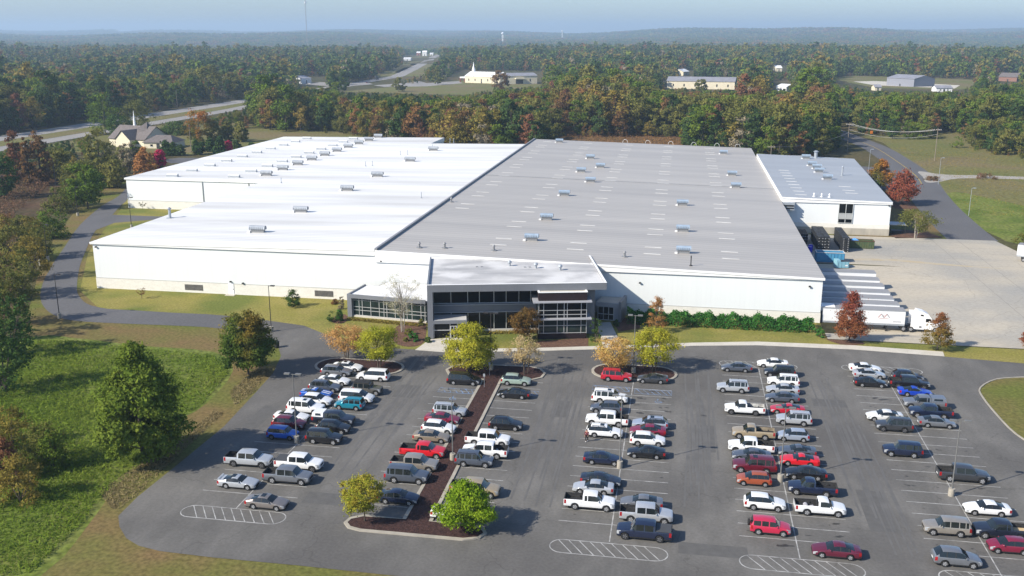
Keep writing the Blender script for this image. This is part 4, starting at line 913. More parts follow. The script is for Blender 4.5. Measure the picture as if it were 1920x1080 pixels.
def steeple(o, x, y, z, w_, h):
    m = MB(); m.box(x - w_, x + w_, y - w_, y + w_, z, z + h * .28); m.box(x - w_ * .7, x + w_ * .7, y - w_ * .7, y + w_ * .7, z + h * .28, z + h * .45)
    m.cyl((x, y, z + h * .45), (x, y, z + h), w_ * .75, 0.05, n=8); return m.build('steeple', M_white, o)
h1 = house('church', G(872, 155), G(934, 157), 22, 7.2, 11.5, M_cream, M_white, 'long cream church hall with white roof and slim white steeple beyond the wood', 'church', 5)
steeple(h1, 4.0, 11, 10.5, 1.4, 11.5)
m = MB(); m.prism([(-9, 3), (0, 3), (0, 12), (-9, 12)], 4.6, 6.0); m.build('portico_roof', M_white, h1)
for x, y in ((-8.6, 3.4), (-8.6, 11.6)): MB().box(x - .5, x + .5, y - .5, y + .5, 0, 4.6).build('pillar', mat('red brick', (0.22, 0.09, 0.06), (0.17, 0.07, 0.05), scale=2, rough=0.9), h1)
h2 = house('church_hall', G(938, 158), G(1007, 157), 26, 8.6, 11, M_cream, M_greyroof, 'cream hall with grey metal roof and dark porch right of the white steepled church', 'hall', 3)
m = MB(); m.box(16, 26, -4, -0.1, 5.2, 6.4); m.build('porch_roof', M_cream, h2); MB().box(17, 25, -0.3, -0.1, 0.2, 5).build('porch_opening', M_dark, h2)
h3 = house('small_church', G(206, 272), G(272, 276), 16, 3.6, 9.0, M_cream, M_shing, 'small brown roofed church with white steeple left of the white warehouse roof', 'church', 3)
m = MB(); m.add([(8, -4, 0), (17, -4, 0), (17, -4, 3.6), (12.5, -4, 7.6), (8, -4, 3.6)], [(0, 1, 2, 3, 4)]); m.add([(8, -4, 0), (8, -4, 3.6), (8, 0, 3.6), (8, 0, 0)], [(0, 1, 2, 3)]); m.add([(17, -4, 0), (17, -4, 3.6), (17, 0, 3.6), (17, 0, 0)], [(3, 2, 1, 0)]); m.build('gable_wall', M_cream, h3)
m = MB(); m.add([(7.5, -4.5, 3.3), (12.5, -4.5, 7.8), (12.5, 7, 7.8), (7.5, 5, 3.3), (17.5, -4.5, 3.3), (17.5, 5, 3.3)], [(0, 1, 2, 3), (1, 4, 5, 2)]); m.build('gable_roof', M_shing, h3)
steeple(h3, -3, 20, 2, 0.9, 13); m = MB(); m.add([(14, 4, 8.0), (20, 4, 5), (20, 12, 5), (14, 12, 8.0), (17, 8, 11.0)], [(0, 1, 4), (1, 2, 4), (2, 3, 4), (3, 0, 4)]); m.build('tower_roof', M_shing, h3)
house('church_annex', G(270, 278), G(324, 279), 12, 3.0, 5.6, M_cream, M_shing, 'low hipped roof wing in front of the small brown church', 'building', 2, hip=4)
house('roadside_building', G(566, 157), G(584, 156), 24, 5.5, 8, M_white, M_greyroof, 'white roadside building with grey roof beyond the highway', 'building', 1)
house('long_shed', G(1250, 166), G(1377, 168), 26, 7.5, 11, M_cream, M_greyroof, 'long cream shed with grey roof amid trees beyond the grey warehouse', 'shed', 6)
house('white_house', G(1455, 171), G(1474, 172), 16, 4.5, 6.5, M_white, M_white, 'white roofed house among the trees right of the long cream shed', 'house', 2)
house('white_house', G(1281, 142), G(1292, 141), 14, 5, 8, M_cream, M_trim, 'white house higher up behind the long cream shed', 'house', 1)
house('white_house', G(1455, 134), G(1466, 134), 18, 5, 8, M_cream, M_trim, 'pale house half hidden on the far wooded slope at right', 'house', 1)
house('grey_shed', G(1662, 160), G(1713, 163), 30, 8, 11, mat('grey siding', (0.22, 0.23, 0.27), rough=0.7), M_greyroof, 'grey shed standing in the far open field at right', 'shed', 0)
house('white_house', G(1755, 172), G(1785, 172), 10, 3.5, 5.5, M_white, M_greyroof, 'white house with grey roof in front of the far open field', 'house', 2)
house('white_house', G(1640, 170), G(1652, 170), 9, 3.5, 5.5, M_cream, M_greyroof, 'small white house at the left end of the far open field', 'house', 1)
house('barn', G(1872, 152), G(1906, 153), 20, 5, 9, mat('barn red brown', (0.24, 0.13, 0.10), rough=0.8), M_shing, 'red brown barn at the far right field edge', 'barn', 0)
for k, (x0, x1, y, hgt, mm, lb) in enumerate(((757, 770, 114, 6, M_trim, 'low white shop at the left of the far roadside cluster'), (781, 788, 104, 9, mat('shop red', (0.34, 0.15, 0.13), rough=0.6), 'reddish shop front far up the highway'), (792, 800, 105, 12, M_trim, 'tall white shop far up the highway'), (806, 812, 104, 6, M_trim, 'rightmost small white shop far up the highway'))):
    house('shop', G(x0, y), G(x1, y), 22, hgt * .7, hgt, mm, M_white, lb, 'shop', 1)
# masts and water tower
def mast(px, dist, ptop, wd, label):
    u = (px - 960) / F_PX; X = dist * (u * cy - sy * 1.0); Y = dist * (u * sy + cy); z0 = elev(X, Y); h = ZAT(X, Y, ptop)
    o = empty('radio_mast', (X, Y, z0 - 1), 0, label, 'radio mast'); h -= z0 - 1
    b = MB(); k = [(wd * math.cos(a), wd * math.sin(a)) for a in (0.5, 2.6, 4.7)]; n = int(h / (wd * 5))
    for i in range(3): b.cyl((*k[i], 0), (k[i][0] * .8, k[i][1] * .8, h), wd * .22, wd * .2, n=5)
    for j in range(n):
        z = h * j / n; z2 = h * (j + 1) / n
        for i in range(3):
            p, q = k[i], k[(i + 1) % 3]; b.bar((*p, z), (*q, z2), wd * .12, wd * .12); b.bar((*q, z), (*p, z), wd * .12, wd * .12)
    b.build('lattice', mat('grey lattice steel', (0.28, 0.27, 0.28), rough=0.6), o)
    b = MB()
    for i in range(3): b.cyl((k[i][0] * 1.6, k[i][1] * 1.6, h * .93), (k[i][0] * 1.6, k[i][1] * 1.6, h * .965), wd * .9, n=8)
    b.build('antenna', M_white, o); MB().cyl((0, 0, h), (0, 0, h + 6), 0.15, n=5).build('tip', M_galv, o)
    return o
mast(588, 3000, -1, 1.5, 'tall slim radio mast rising above the horizon'); mast(1738, 6200, 49, 1.6, 'small distant mast on the ridge at right')
def water_tower(px, dist, ptop, label):
    u = (px - 960) / F_PX; X = dist * (u * cy - sy); Y = dist * (u * sy + cy); z0 = elev(X, Y); h = ZAT(X, Y, ptop) - z0
    o = empty('water_tower', (X, Y, z0), 0, label, 'water tower'); MB().ball((0, 0, h - 5), 6, 6, 5, 16, 10).build('tank', M_white, o)
    b = MB()
    for k in range(5): a = k * 1.257; b.cyl((5 * math.cos(a), 5 * math.sin(a), 0), (4 * math.cos(a), 4 * math.sin(a), h - 5), 0.35, n=6)
    b.cyl((0, 0, 0), (0, 0, h - 8), 1.2, n=8); b.build('legs', M_trim, o)
water_tower(1051, 6500, 57, 'distant white water tower on the horizon above the long church hall'); water_tower(943, 4600, 60.5, 'nearer distant white tank left of the horizon water tower')

# ------------------------------------------------------------------ vehicles
# type: L, W, H, wheel radius, front overhang, wheelbase, clearance, hood front z, cowl x, cowl z, roof front x, roof rear x, rear glass base x, deck z, tail z, roof width, pillars
TYPES = {
 'sedan':     dict(L=4.85, W=1.84, H=1.45, r=.335, fo=.93, wb=2.80, c=.20, hf=.70, cx=1.42, cz=.98, rf=2.20, rr=3.25, rb=4.15, dz=1.08, tz=1.00, rw=.70, pil=[2.72, 3.55], belt=.95),
 'coupe':     dict(L=4.75, W=1.86, H=1.38, r=.345, fo=.88, wb=2.72, c=.17, hf=.70, cx=1.55, cz=.96, rf=2.30, rr=2.95, rb=4.05, dz=1.06, tz=1.00, rw=.68, pil=[3.20], belt=.94),
 'hatch':     dict(L=4.10, W=1.72, H=1.53, r=.315, fo=.78, wb=2.52, c=.20, hf=.78, cx=.98, cz=1.02, rf=1.85, rr=3.50, rb=3.92, dz=1.05, tz=.98, rw=.74, pil=[2.35, 3.15], belt=1.0),
 'crossover': dict(L=4.62, W=1.86, H=1.68, r=.365, fo=.90, wb=2.68, c=.24, hf=.85, cx=1.30, cz=1.10, rf=2.10, rr=3.85, rb=4.42, dz=1.14, tz=1.05, rw=.74, pil=[2.62, 3.45], belt=1.08),
 'wagon':     dict(L=4.90, W=1.86, H=1.62, r=.355, fo=.92, wb=2.78, c=.23, hf=.80, cx=1.38, cz=1.04, rf=2.20, rr=4.20, rb=4.72, dz=1.10, tz=1.02, rw=.74, pil=[2.75, 3.65], belt=1.02),
 'suv':       dict(L=4.80, W=1.90, H=1.80, r=.385, fo=.88, wb=2.76, c=.27, hf=.95, cx=1.38, cz=1.14, rf=1.95, rr=4.45, rb=4.70, dz=1.16, tz=1.05, rw=.80, pil=[2.55, 3.45, 4.1], belt=1.13),
 'big_suv':   dict(L=5.30, W=2.03, H=1.93, r=.41, fo=.95, wb=3.05, c=.28, hf=1.05, cx=1.50, cz=1.22, rf=2.15, rr=4.85, rb=5.18, dz=1.22, tz=1.1, rw=.80, pil=[2.85, 3.85, 4.5], belt=1.2),
 'small_suv': dict(L=4.25, W=1.80, H=1.69, r=.36, fo=.80, wb=2.57, c=.25, hf=.90, cx=1.15, cz=1.10, rf=1.75, rr=3.95, rb=4.17, dz=1.12, tz=1.05, rw=.80, pil=[2.30, 3.10], belt=1.1),
 'box':       dict(L=4.15, W=1.80, H=1.63, r=.345, fo=.78, wb=2.57, c=.22, hf=.85, cx=1.05, cz=1.07, rf=1.65, rr=3.85, rb=4.06, dz=1.08, tz=1.0, rw=.82, pil=[2.25, 3.10], belt=1.05),
 'minivan':   dict(L=5.15, W=1.99, H=1.76, r=.355, fo=.98, wb=3.05, c=.20, hf=.80, cx=1.05, cz=1.08, rf=2.05, rr=4.75, rb=5.02, dz=1.08, tz=1.0, rw=.77, pil=[2.75, 3.90, 4.45], belt=1.06),
 'jeep':      dict(L=4.35, W=1.86, H=1.84, r=.42, fo=.68, wb=2.90, c=.32, hf=1.06, cx=1.50, cz=1.16, rf=1.72, rr=4.20, rb=4.30, dz=1.15, tz=1.05, rw=.84, pil=[2.6, 3.45], belt=1.14),
 'reg_pickup':  dict(L=5.55, W=1.96, H=1.80, r=.40, fo=.90, wb=3.35, c=.30, hf=1.0, cx=1.45, cz=1.18, rf=2.05, rr=2.95, rb=3.05, dz=1.22, tz=1.2, rw=.80, pil=[], belt=1.16, bed=3.05),
 'ext_pickup':  dict(L=5.75, W=1.98, H=1.84, r=.40, fo=.92, wb=3.55, c=.30, hf=1.02, cx=1.48, cz=1.20, rf=2.10, rr=3.50, rb=3.62, dz=1.25, tz=1.22, rw=.80, pil=[3.05], belt=1.18, bed=3.62),
 'crew_pickup': dict(L=5.85, W=2.02, H=1.90, r=.42, fo=.93, wb=3.65, c=.31, hf=1.05, cx=1.48, cz=1.22, rf=2.10, rr=4.00, rb=4.12, dz=1.27, tz=1.25, rw=.80, pil=[2.95], belt=1.2, bed=4.12),
}
M_trimk = mat('black plastic trim', (0.025, 0.025, 0.026), rough=0.7); M_bed = mat('bed liner', (0.022, 0.022, 0.023), (0.04, 0.04, 0.042), scale=4, rough=0.85)
M_carglass = mat('car glass', (0.012, 0.016, 0.018), rough=0.04, spec=0.6)
PAINT = {}
def paint(name, col, flake=0.0):
    if name not in PAINT: PAINT[name] = mat('car paint ' + name, col, tuple(c * 0.94 for c in col), scale=3, rough=0.28, spec=0.5, metal=flake, coat=0.6)
    return PAINT[name]
for nm, col, fl in (('white', (.74, .75, .76), 0), ('pearl', (.66, .67, .67), 0), ('silver', (.46, .48, .51), .3), ('silver blue', (.36, .41, .50), .3), ('grey', (.17, .18, .20), .3), ('dark grey', (.055, .058, .065), .3), ('slate', (.09, .105, .135), .3),
                    ('black', (.010, .010, .012), 0), ('navy', (.012, .018, .045), .1), ('midnight', (.016, .02, .034), .1), ('blue', (.012, .09, .42), .1), ('vivid blue', (.01, .05, .42), .1), ('teal', (.01, .21, .30), .2), ('red', (.42, .012, .03), 0), ('bright red', (.55, .012, .02), 0),
                    ('rose red', (.46, .02, .06), 0), ('maroon', (.12, .010, .022), .1), ('crimson', (.20, .014, .04), .1), ('burgundy', (.07, .010, .028), .1), ('orange', (.36, .085, .035), .2), ('tan', (.36, .29, .19), .2), ('gold', (.32, .26, .19), .4), ('pewter', (.33, .30, .26), .4), ('champagne', (.24, .215, .20), .4),
                    ('mint', (.33, .42, .36), .2), ('olive', (.10, .095, .085), .1), ('plum', (.11, .012, .03), .1)): paint(nm, col, fl)
CACHE = {}
def car_meshes(t):
    if t in CACHE: return CACHE[t]
    p = TYPES[t]; Lc, W, H = p['L'], p['W'], p['H']; bed = p.get('bed'); r = p['r']; Rr = r + 0.075
    axf, axr = p['fo'], p['fo'] + p['wb']
    prof = [(0, p['hf'] - .20), (.05, p['hf'] - .06), (.16, p['hf']), (p['cx'] * .6, (p['hf'] * .35 + p['cz'] * .65)), (p['cx'], p['cz']), (p['rf'] - .12, H - .09), (p['rf'] + .12, H - .025), ((p['rf'] + p['rr']) / 2, H), (p['rr'] - .1, H - .03), (p['rr'], H - .06 if not bed else H - .05)]
    if bed: prof += [(p['rb'] - .02, H - .12), (p['rb'], p['dz']), (Lc, p['tz'])]
    else: prof += [(p['rb'], p['dz']), (Lc - .06, p['tz']), (Lc, p['tz'] - .22)]
    if not bed and p['rb'] < Lc - .35: prof[-2:-2] = [((p['rb'] + Lc) / 2, p['dz'] - .01)]
    px, pz = zip(*prof)
    keys = {0, .05, .16, .30, .48, p['cx'] * .6, p['cx'], p['rf'] - .12, p['rf'] + .12, (p['rf'] + p['rr']) / 2, p['rr'] - .1, p['rr'], p['rb'], Lc - .30, Lc - .05, Lc}
    if bed: keys |= {p['rb'] - .02, (p['rb'] + Lc) / 2}
    xA = p['cx'] + .30 * (p['rf'] - p['cx'])
    keys.add(xA)
    for q in p['pil']: keys |= {q - .045, q + .045}
    xC = (p['rr'] + .55 * (p['rb'] - p['rr'])) if not bed else p['rr'] - .1
    if t in ('suv', 'big_suv', 'small_suv', 'box', 'minivan', 'jeep'): xC = p['rr'] - .04
    keys.add(xC)
    for ax in (axf, axr):
        for k in range(9): keys.add(ax - Rr * math.cos(math.pi * k / 8))
    xs = []
    for x in sorted(keys):
        if not xs or x - xs[-1] > 0.012: xs.append(x)
    zt = lambda x: float(np.interp(x, px, pz))
    wf = lambda x: W / 2 * float(np.interp(x, [0, .05, .16, .45, 1.0, Lc - .9, Lc - .3, Lc - .05, Lc], [.74, .84, .90, .965, 1, 1, .97 if not bed else .99, .92 if not bed else .98, .86 if not bed else .97]))
    def zlow(x):
        z = p['c'] + (0.10 * max(0, 1 - x / .25) if x < .25 else 0) + (.08 * max(0, (x - Lc + .3) / .3))
        for ax in (axf, axr):
            if abs(x - ax) < Rr: z = max(z, r + math.sqrt(max(0, Rr * Rr - (x - ax) ** 2)))
        return z
    rings = []; NR = 8
    for x in xs:
        top = zt(x); hw_ = wf(x); zl = zlow(x); belt = min(p['belt'], top - .03)
        if x > p['rb'] - .01 and not bed: belt = min(belt, top - .03)
        t_ = min(1, max(0, (top - p['belt'] - .02) / (H - p['belt'] - .08)))
        if bed and x >= bed - .001: t_ = 0; belt = top - .03
        y5 = hw_ * (.88 * (1 - t_) + p['rw'] * t_ * (W / 2) / hw_ * (hw_ / (W / 2)))
        z1 = max(zl + .02, p['c'] + .16); z2 = max(z1 + .02, belt * .62)
        z3 = max(z2 + .01, belt - .10)
        ring = [(hw_ * .93, zl), (hw_ * .985, z1), (hw_, z2), (hw_ * .985, z3), (hw_ * .945, max(z3 + .01, belt)),
                (y5, top - .012 - .045 * t_), (y5 * .66, top - .004 * t_), (0, top + .012)]
        if bed and x >= bed - .001: ring[5] = (hw_ * .945 - .07, top); ring[6] = (ring[5][0], top - .001); ring[7] = (ring[5][0], top - .002)
        rings.append(ring)
    V = []
    for i, x in enumerate(xs):
        for s in (1, -1):
            for (y, z) in rings[i]: V.append((Lc / 2 - x, s * y, z))
    vid = lambda i, s, j: i * 16 + (0 if s > 0 else 8) + j
    groups = {}
    def face(g_, idx, m=0): groups.setdefault(g_, []).append((idx, m))
    for i in range(len(xs) - 1):
        a, b = xs[i], xs[i + 1]; mid = (a + b) / 2
        for s in (1, -1):
            for j in range(7):
                g_ = 'body'; m = 0
                if bed and a >= bed - .001 and j >= 5: continue
                if j == 0: m = 1
                if j == 4 and t in ('sedan', 'coupe', 'hatch', 'crossover', 'wagon', 'minivan', 'box') and any(abs(mid - q) < .05 for q in p['pil']): m = 1
                if p['cx'] - .001 <= a and b <= p['rf'] - .119 and j >= 5: g_ = 'windscreen'
                elif not bed and a >= p['rr'] - .001 and b <= p['rb'] + .001 and j >= 5: g_ = 'rear_window'
                elif j == 4 and xA - .001 <= a and b <= xC + .001 and not any(abs(mid - q) < .05 for q in p['pil']): g_ = 'side_window' + ('L' if s > 0 else 'R')
                elif j in (2, 3) and .04 <= a and b <= .49 and not (j == 2 and b > .31): g_ = 'headlight' + ('L' if s > 0 else 'R')
                elif j in (2, 3) and a >= Lc - .31: g_ = 'tail_light' + ('L' if s > 0 else 'R') if (j == 3 or bed is None or True) and b <= Lc - .04 else 'body'
                idx = (vid(i, s, j), vid(i, s, j + 1), vid(i + 1, s, j + 1), vid(i + 1, s, j))
                if s < 0: idx = idx[::-1]
                face(g_, idx, m)
    n = len(xs) - 1
    for i, fl in ((0, 1), (n, -1)):
        jm = 7 if not (bed and i == n) else 5
        for j in range(jm):
            idx = (vid(i, 1, j), vid(i, -1, j), vid(i, -1, j + 1), vid(i, 1, j + 1)); face('body', idx if fl > 0 else idx[::-1], 1 if j == 0 else 0)
    out = {}
    mats_ = {'body': [paint('white', None), M_trimk], 'windscreen': [M_carglass], 'rear_window': [M_carglass], 'side_windowL': [M_carglass], 'side_windowR': [M_carglass],
             'headlightL': [M_lamp], 'headlightR': [M_lamp], 'tail_lightL': [M_red], 'tail_lightR': [M_red]}
    for g_, fl in groups.items():
        used = sorted({v for f, _ in fl for v in f}); mp = {v: k for k, v in enumerate(used)}
        me = bpy.data.meshes.new(t + '_' + g_.rstrip('LR')); me.from_pydata([V[v] for v in used], [], [[mp[v] for v in f] for f, _ in fl])
        for m in mats_[g_]: me.materials.append(m)
        me.polygons.foreach_set('material_index', [m for _, m in fl]); me.update()
        me.polygons.foreach_set('use_smooth', [True] * len(fl)); me.set_sharp_from_angle(angle=R(38)); out[g_] = me
    # chassis, grille, bumpers and the rest
    b = MB(); b.box(-Lc / 2 + .12, Lc / 2 - .15, -W / 2 + .26, W / 2 - .26, p['c'] - .03, p['belt'] - .25 if not bed else min(p['belt'] - .25, p['c'] + .45))
    out['chassis'] = b.mesh(t + '_chassis', [M_trimk])
    b = MB(); b.box(Lc / 2 - .02, Lc / 2 + .015, -W * .24, W * .24, p['hf'] - .38, p['hf'] - .16); out['grille'] = b.mesh(t + '_grille', [M_trimk])
    b = MB(); b.box(-Lc / 2 - .012, -Lc / 2 + .02, -.26, .26, p['c'] + .32, p['c'] + .44); out['number_plate'] = b.mesh(t + '_plate', [M_trim])
    for s, k in ((1, 'mirrorL'), (-1, 'mirrorR')):
        b = MB(); xm = Lc / 2 - p['cx'] - .32; b.ball((xm, s * (W / 2 + .04), p['belt'] + .06), .07, .13, .09, 8, 6); b.bar((xm, s * (W / 2 - .1), p['belt'] + .02), (xm, s * (W / 2 + .02), p['belt'] + .05), .06, .04)
        out[k] = b.mesh(t + '_mirror', [paint('white', None)], True)
    if bed:
        x0, x1 = Lc / 2 - bed - .02, -Lc / 2 + .09; yy_ = W / 2 * .945 - .08; zf = p['c'] + .42; ztop = p['dz'] - .004
        b = MB(); b.add([(x0, -yy_, zf), (x1, -yy_, zf), (x1, yy_, zf), (x0, yy_, zf), (x0, -yy_, ztop), (x1, -yy_, ztop - .02), (x1, yy_, ztop - .02), (x0, yy_, ztop)],
                        [(0, 3, 2, 1), (0, 1, 5, 4), (2, 3, 7, 6), (1, 2, 6, 5), (3, 0, 4, 7)])
        for s in (-1, 1): b.box(Lc / 2 - axr - .45, Lc / 2 - axr + .45, s * yy_ - (.16 if s > 0 else -.002), s * yy_ + (.16 if s < 0 else -.002), zf, zf + .24)
        for k in range(7): b.box(x1 + .1, x0 - .1, -yy_ + .2 + k * (2 * yy_ - .4) / 6 - .03, -yy_ + .2 + k * (2 * yy_ - .4) / 6 + .03, zf, zf + .02)
        b.box(x1 - .075, x1 - .005, -yy_, yy_, ztop - .06, ztop - .012)
        out['bed'] = b.mesh(t + '_bed', [M_bed])
        b = MB(); xb = Lc / 2 - p['rb']; b.box(xb - .012, xb + .004, -W * .33, W * .33, p['dz'] + .10, H - .22); out['rear_window'] = b.mesh(t + '_rear', [M_carglass])
    out['_w'] = (wheel_mesh(r, .22, t + '_tyre'), wheel_mesh(r, .22, t + '_rim', False)); out['_p'] = p
    CACHE[t] = out; return out
NAMES = {'sedan': ('sedan', 'sedan'), 'coupe': ('coupe', 'coupe'), 'hatch': ('hatchback', 'hatchback'), 'crossover': ('crossover_car', 'car'), 'wagon': ('estate_car', 'car'), 'suv': ('utility_vehicle', 'car'), 'big_suv': ('utility_vehicle', 'car'),
         'small_suv': ('utility_vehicle', 'car'), 'box': ('hatchback', 'hatchback'), 'minivan': ('minivan', 'minivan'), 'jeep': ('off_road_car', 'car'), 'reg_pickup': ('pickup_truck', 'pickup'), 'ext_pickup': ('pickup_truck', 'pickup'), 'crew_pickup': ('pickup_truck', 'pickup')}
rc = random.Random(3)
def set_paint(o, m):
    o.material_slots[0].link = 'OBJECT'; o.material_slots[0].material = m
def vehicle(t, col, face, xc, yb, label, ex=''):
    M = car_meshes(t); p = M['_p']; X, Y = G(xc, yb); nm, cat = NAMES[t]
    rz = (0 if face > 0 else math.pi) + R(rc.uniform(-1.3, 1.3))
    o = empty(nm, (X, Y + p['W'] / 2 - .08, 0.05), rz, label, cat, 'vehicles parked in the lot')
    pm = PAINT[col]
    for g_ in ('body', 'windscreen', 'rear_window', 'side_windowL', 'side_windowR', 'headlightL', 'headlightR', 'tail_lightL', 'tail_lightR', 'chassis', 'grille', 'number_plate', 'mirrorL', 'mirrorR', 'bed'):
        if g_ not in M: continue
        c = put(g_.rstrip('LR'), M[g_], o)
        if g_ == 'body' or g_.startswith('mirror'): set_paint(c, pm)
        if g_ == 'body': body = c
        if g_ == 'bed' and 'paintbed' in ex: c.material_slots[0].link = 'OBJECT'; c.material_slots[0].material = mat('worn white bed', (.5, .5, .48), (.3, .29, .27), scale=2, rough=.8) if col == 'white' else mat('worn tan bed', (.26, .22, .16), (.18, .15, .11), scale=2, rough=.8)
    ty, rm_ = M['_w']; h = p['L'] / 2
    for ax in (p['fo'], p['fo'] + p['wb']):
        for s in (1, -1):
            wq = put('wheel', ty, o, (h - ax, s * (p['W'] / 2 - .115), p['r'])); q = put('rim', rm_, wq)
            if 'blackrim' in ex: q.material_slots[0].link = 'OBJECT'; q.material_slots[0].material = M_trimk; q.material_slots[1].link = 'OBJECT'; q.material_slots[1].material = MATS['rim shade grey']
    Hh = p['H']; hw_ = p['W'] / 2
    if 'roofglass' in ex: MB().box(h - p['rf'] - .80, h - p['rf'] - .28, -.38, .38, Hh - .02, Hh + .014).build('sunroof', M_carglass, o)
    if 'rails' in ex:
        for s in (-1, 1):
            b = MB(); b.bar((h - p['rf'] - .2, s * p['rw'] * hw_ * .93, Hh + .035), (h - p['rr'] + .2, s * p['rw'] * hw_ * .93, Hh + .03), .045, .04)
            for xx in (h - p['rf'] - .22, h - p['rr'] + .22, h - (p['rf'] + p['rr']) / 2): b.box(xx - .06, xx + .06, s * p['rw'] * hw_ * .93 - .02, s * p['rw'] * hw_ * .93 + .02, Hh - .05, Hh + .02)
            b.build('roof_rail', M_trimk, o)
    if 'cover' in ex: MB().box(-h + .08, h - p['bed'] - .03, -hw_ * .93, hw_ * .93, p['dz'] - .005, p['dz'] + .05).build('bed_cover', mat('grey bed cover', (.06, .062, .066), rough=.6), o)
    if 'cap' in ex:
        b = MB(); x0, x1 = -h + .06, h - p['bed'] - .03; zc = p['dz']; zt_ = Hh - .06
        b.prism([(x0, -hw_ * .93), (x1, -hw_ * .93), (x1, hw_ * .93), (x0, hw_ * .93)], zc, zc + .03)
        b.add([(x0, -hw_ * .92, zc + .03), (x1, -hw_ * .92, zc + .03), (x1, hw_ * .92, zc + .03), (x0, hw_ * .92, zc + .03), (x0 + .12, -hw_ * .78, zt_), (x1, -hw_ * .78, zt_), (x1, hw_ * .78, zt_), (x0 + .12, hw_ * .78, zt_)],
              [(0, 1, 5, 4), (1, 2, 6, 5), (2, 3, 7, 6), (3, 0, 4, 7), (4, 5, 6, 7)])
        cp_ = b.build('bed_cap', PAINT['white'] if 'whitecap' in ex else pm, o)
        for s in (-1, 1):
            q = MB(); q.add([(x0 + .5, s * (hw_ * .92 - .03 + .012), zc + .16), (x1 - .3, s * (hw_ * .92 - .03 + .012), zc + .16), (x1 - .35, s * (hw_ * .80 + .012), zt_ - .1), (x0 + .55, s * (hw_ * .80 + .012), zt_ - .1)], [(0, 1, 2, 3)]); q.build('window', M_carglass, cp_)
    if 'spare' in ex:
        q = put('spare_wheel', ty, o, (-h - .13, .15, .95)); q.rotation_euler = (0, 0, math.pi / 2)
    if 'stripes' in ex:
        b = MB()
        for s in (-1, 1):
            b.box(h - p['rr'] + .1, h - p['rf'] - .15, s * .28 - .11, s * .28 + .11, Hh - .004, Hh + .016)
            b.add([(h - .25, s * .28 - .11, .78), (h - .25, s * .28 + .11, .78), (h - 1.45, s * .28 + .11, .995), (h - 1.45, s * .28 - .11, .995)], [(0, 1, 2, 3)])
            b.add([(-h + .65, s * .28 - .11, 1.10), (-h + .65, s * .28 + .11, 1.10), (-h + .12, s * .28 + .11, 1.05), (-h + .12, s * .28 - .11, 1.05)], [(0, 1, 2, 3)])
        b.build('stripe', PAINT['white'], o)
    if 'spoiler' in ex: MB().box(-h + .08, -h + .26, -hw_ * .74, hw_ * .74, p['dz'] + .06, p['dz'] + .10).build('spoiler', pm, o)
    if 'softtop' in ex:
        MB().box(h - p['rr'] - .02, h - p['rf'] - .05, -hw_ * .80, hw_ * .80, Hh + .0, Hh + .035).build('soft_top', M_trimk, o)
    if 'opentop' in ex:
        MB().box(h - p['rr'] + .1, h - p['rf'] - .2, -hw_ * .60, hw_ * .60, Hh - .02, Hh + .02).build('soft_top', M_trimk, o)
    if 'flare' in ex:
        pass
    return o
_ = car_meshes('sedan')
W_, = (1,)
V = vehicle
# leftmost row (A)
V('sedan', 'white', 1, 648.9, 698, 'white sedan with sunroof, farthest car of the leftmost row beside the corner island', 'roofglass')
V('wagon', 'grey', 1, 628, 707, 'grey estate car second from the far end of the leftmost row')
V('sedan', 'white', 1, 624, 724, 'white sedan third from the far end of the leftmost row')
V('wagon', 'slate', 1, 606, 736.5, 'dark slate estate car just beyond the striped blue coupe', 'rails')
V('coupe', 'blue', 1, 590, 749, 'blue coupe with white stripes in the leftmost row', 'stripes')
V('crossover', 'white', 1, 590, 763, 'white crossover just nearer than the striped blue coupe')
V('big_suv', 'white', 1, 569, 778, 'big white utility vehicle with sunroof in the leftmost row', 'roofglass')
V('sedan', 'white', 1, 543, 793, 'white sedan beside the maroon crossover in the leftmost row')
V('crossover', 'maroon', 1, 538, 807, 'maroon crossover between a white sedan and the boxy blue hatchback')
V('box', 'blue', 1, 526.6, 826.5, 'bright blue boxy hatchback beside the left lamp post', 'blackrim')
V('crew_pickup', 'silver', 1, 461.6, 877.5, 'silver crew cab pickup with open black bed, left of the white pickup', 'blackrim')
V('coupe', 'silver', 1, 442, 918.5, 'silver coupe with sunroof at the near left of the lot', 'roofglass spoiler')
V('minivan', 'white', -1, 696.4, 716, 'white minivan nosed left beside the corner mulch island')
V('jeep', 'olive', 1, 686.8, 742, 'dark open off road car with black soft top', 'softtop')
V('minivan', 'white', 1, 665.5, 757, 'white minivan between the dark off road car and the teal car')
V('small_suv', 'teal', -1, 652.4, 770.5, 'teal utility vehicle nosed left', 'rails')
V('crew_pickup', 'midnight', 1, 622, 800, 'dark pickup with white bed cap', 'cap whitecap')
V('crossover', 'black', 1, 621, 815, 'black crossover between the pickup with white cap and the near black utility vehicle')
V('suv', 'black', 1, 604, 834.5, 'black utility vehicle at the near end of its group beside the left lamp post')
V('crew_pickup', 'white', 1, 556.4, 884.5, 'white crew cab pickup with flat dark bed cover', 'cover blackrim')
V('crew_pickup', 'grey', 1, 535, 909.5, 'metallic grey crew cab pickup just nearer than the white one with dark cover')
V('sedan', 'champagne', 1, 495.7, 957.5, 'champagne sedan on the hatched paint, nearest car at the left', 'roofglass')
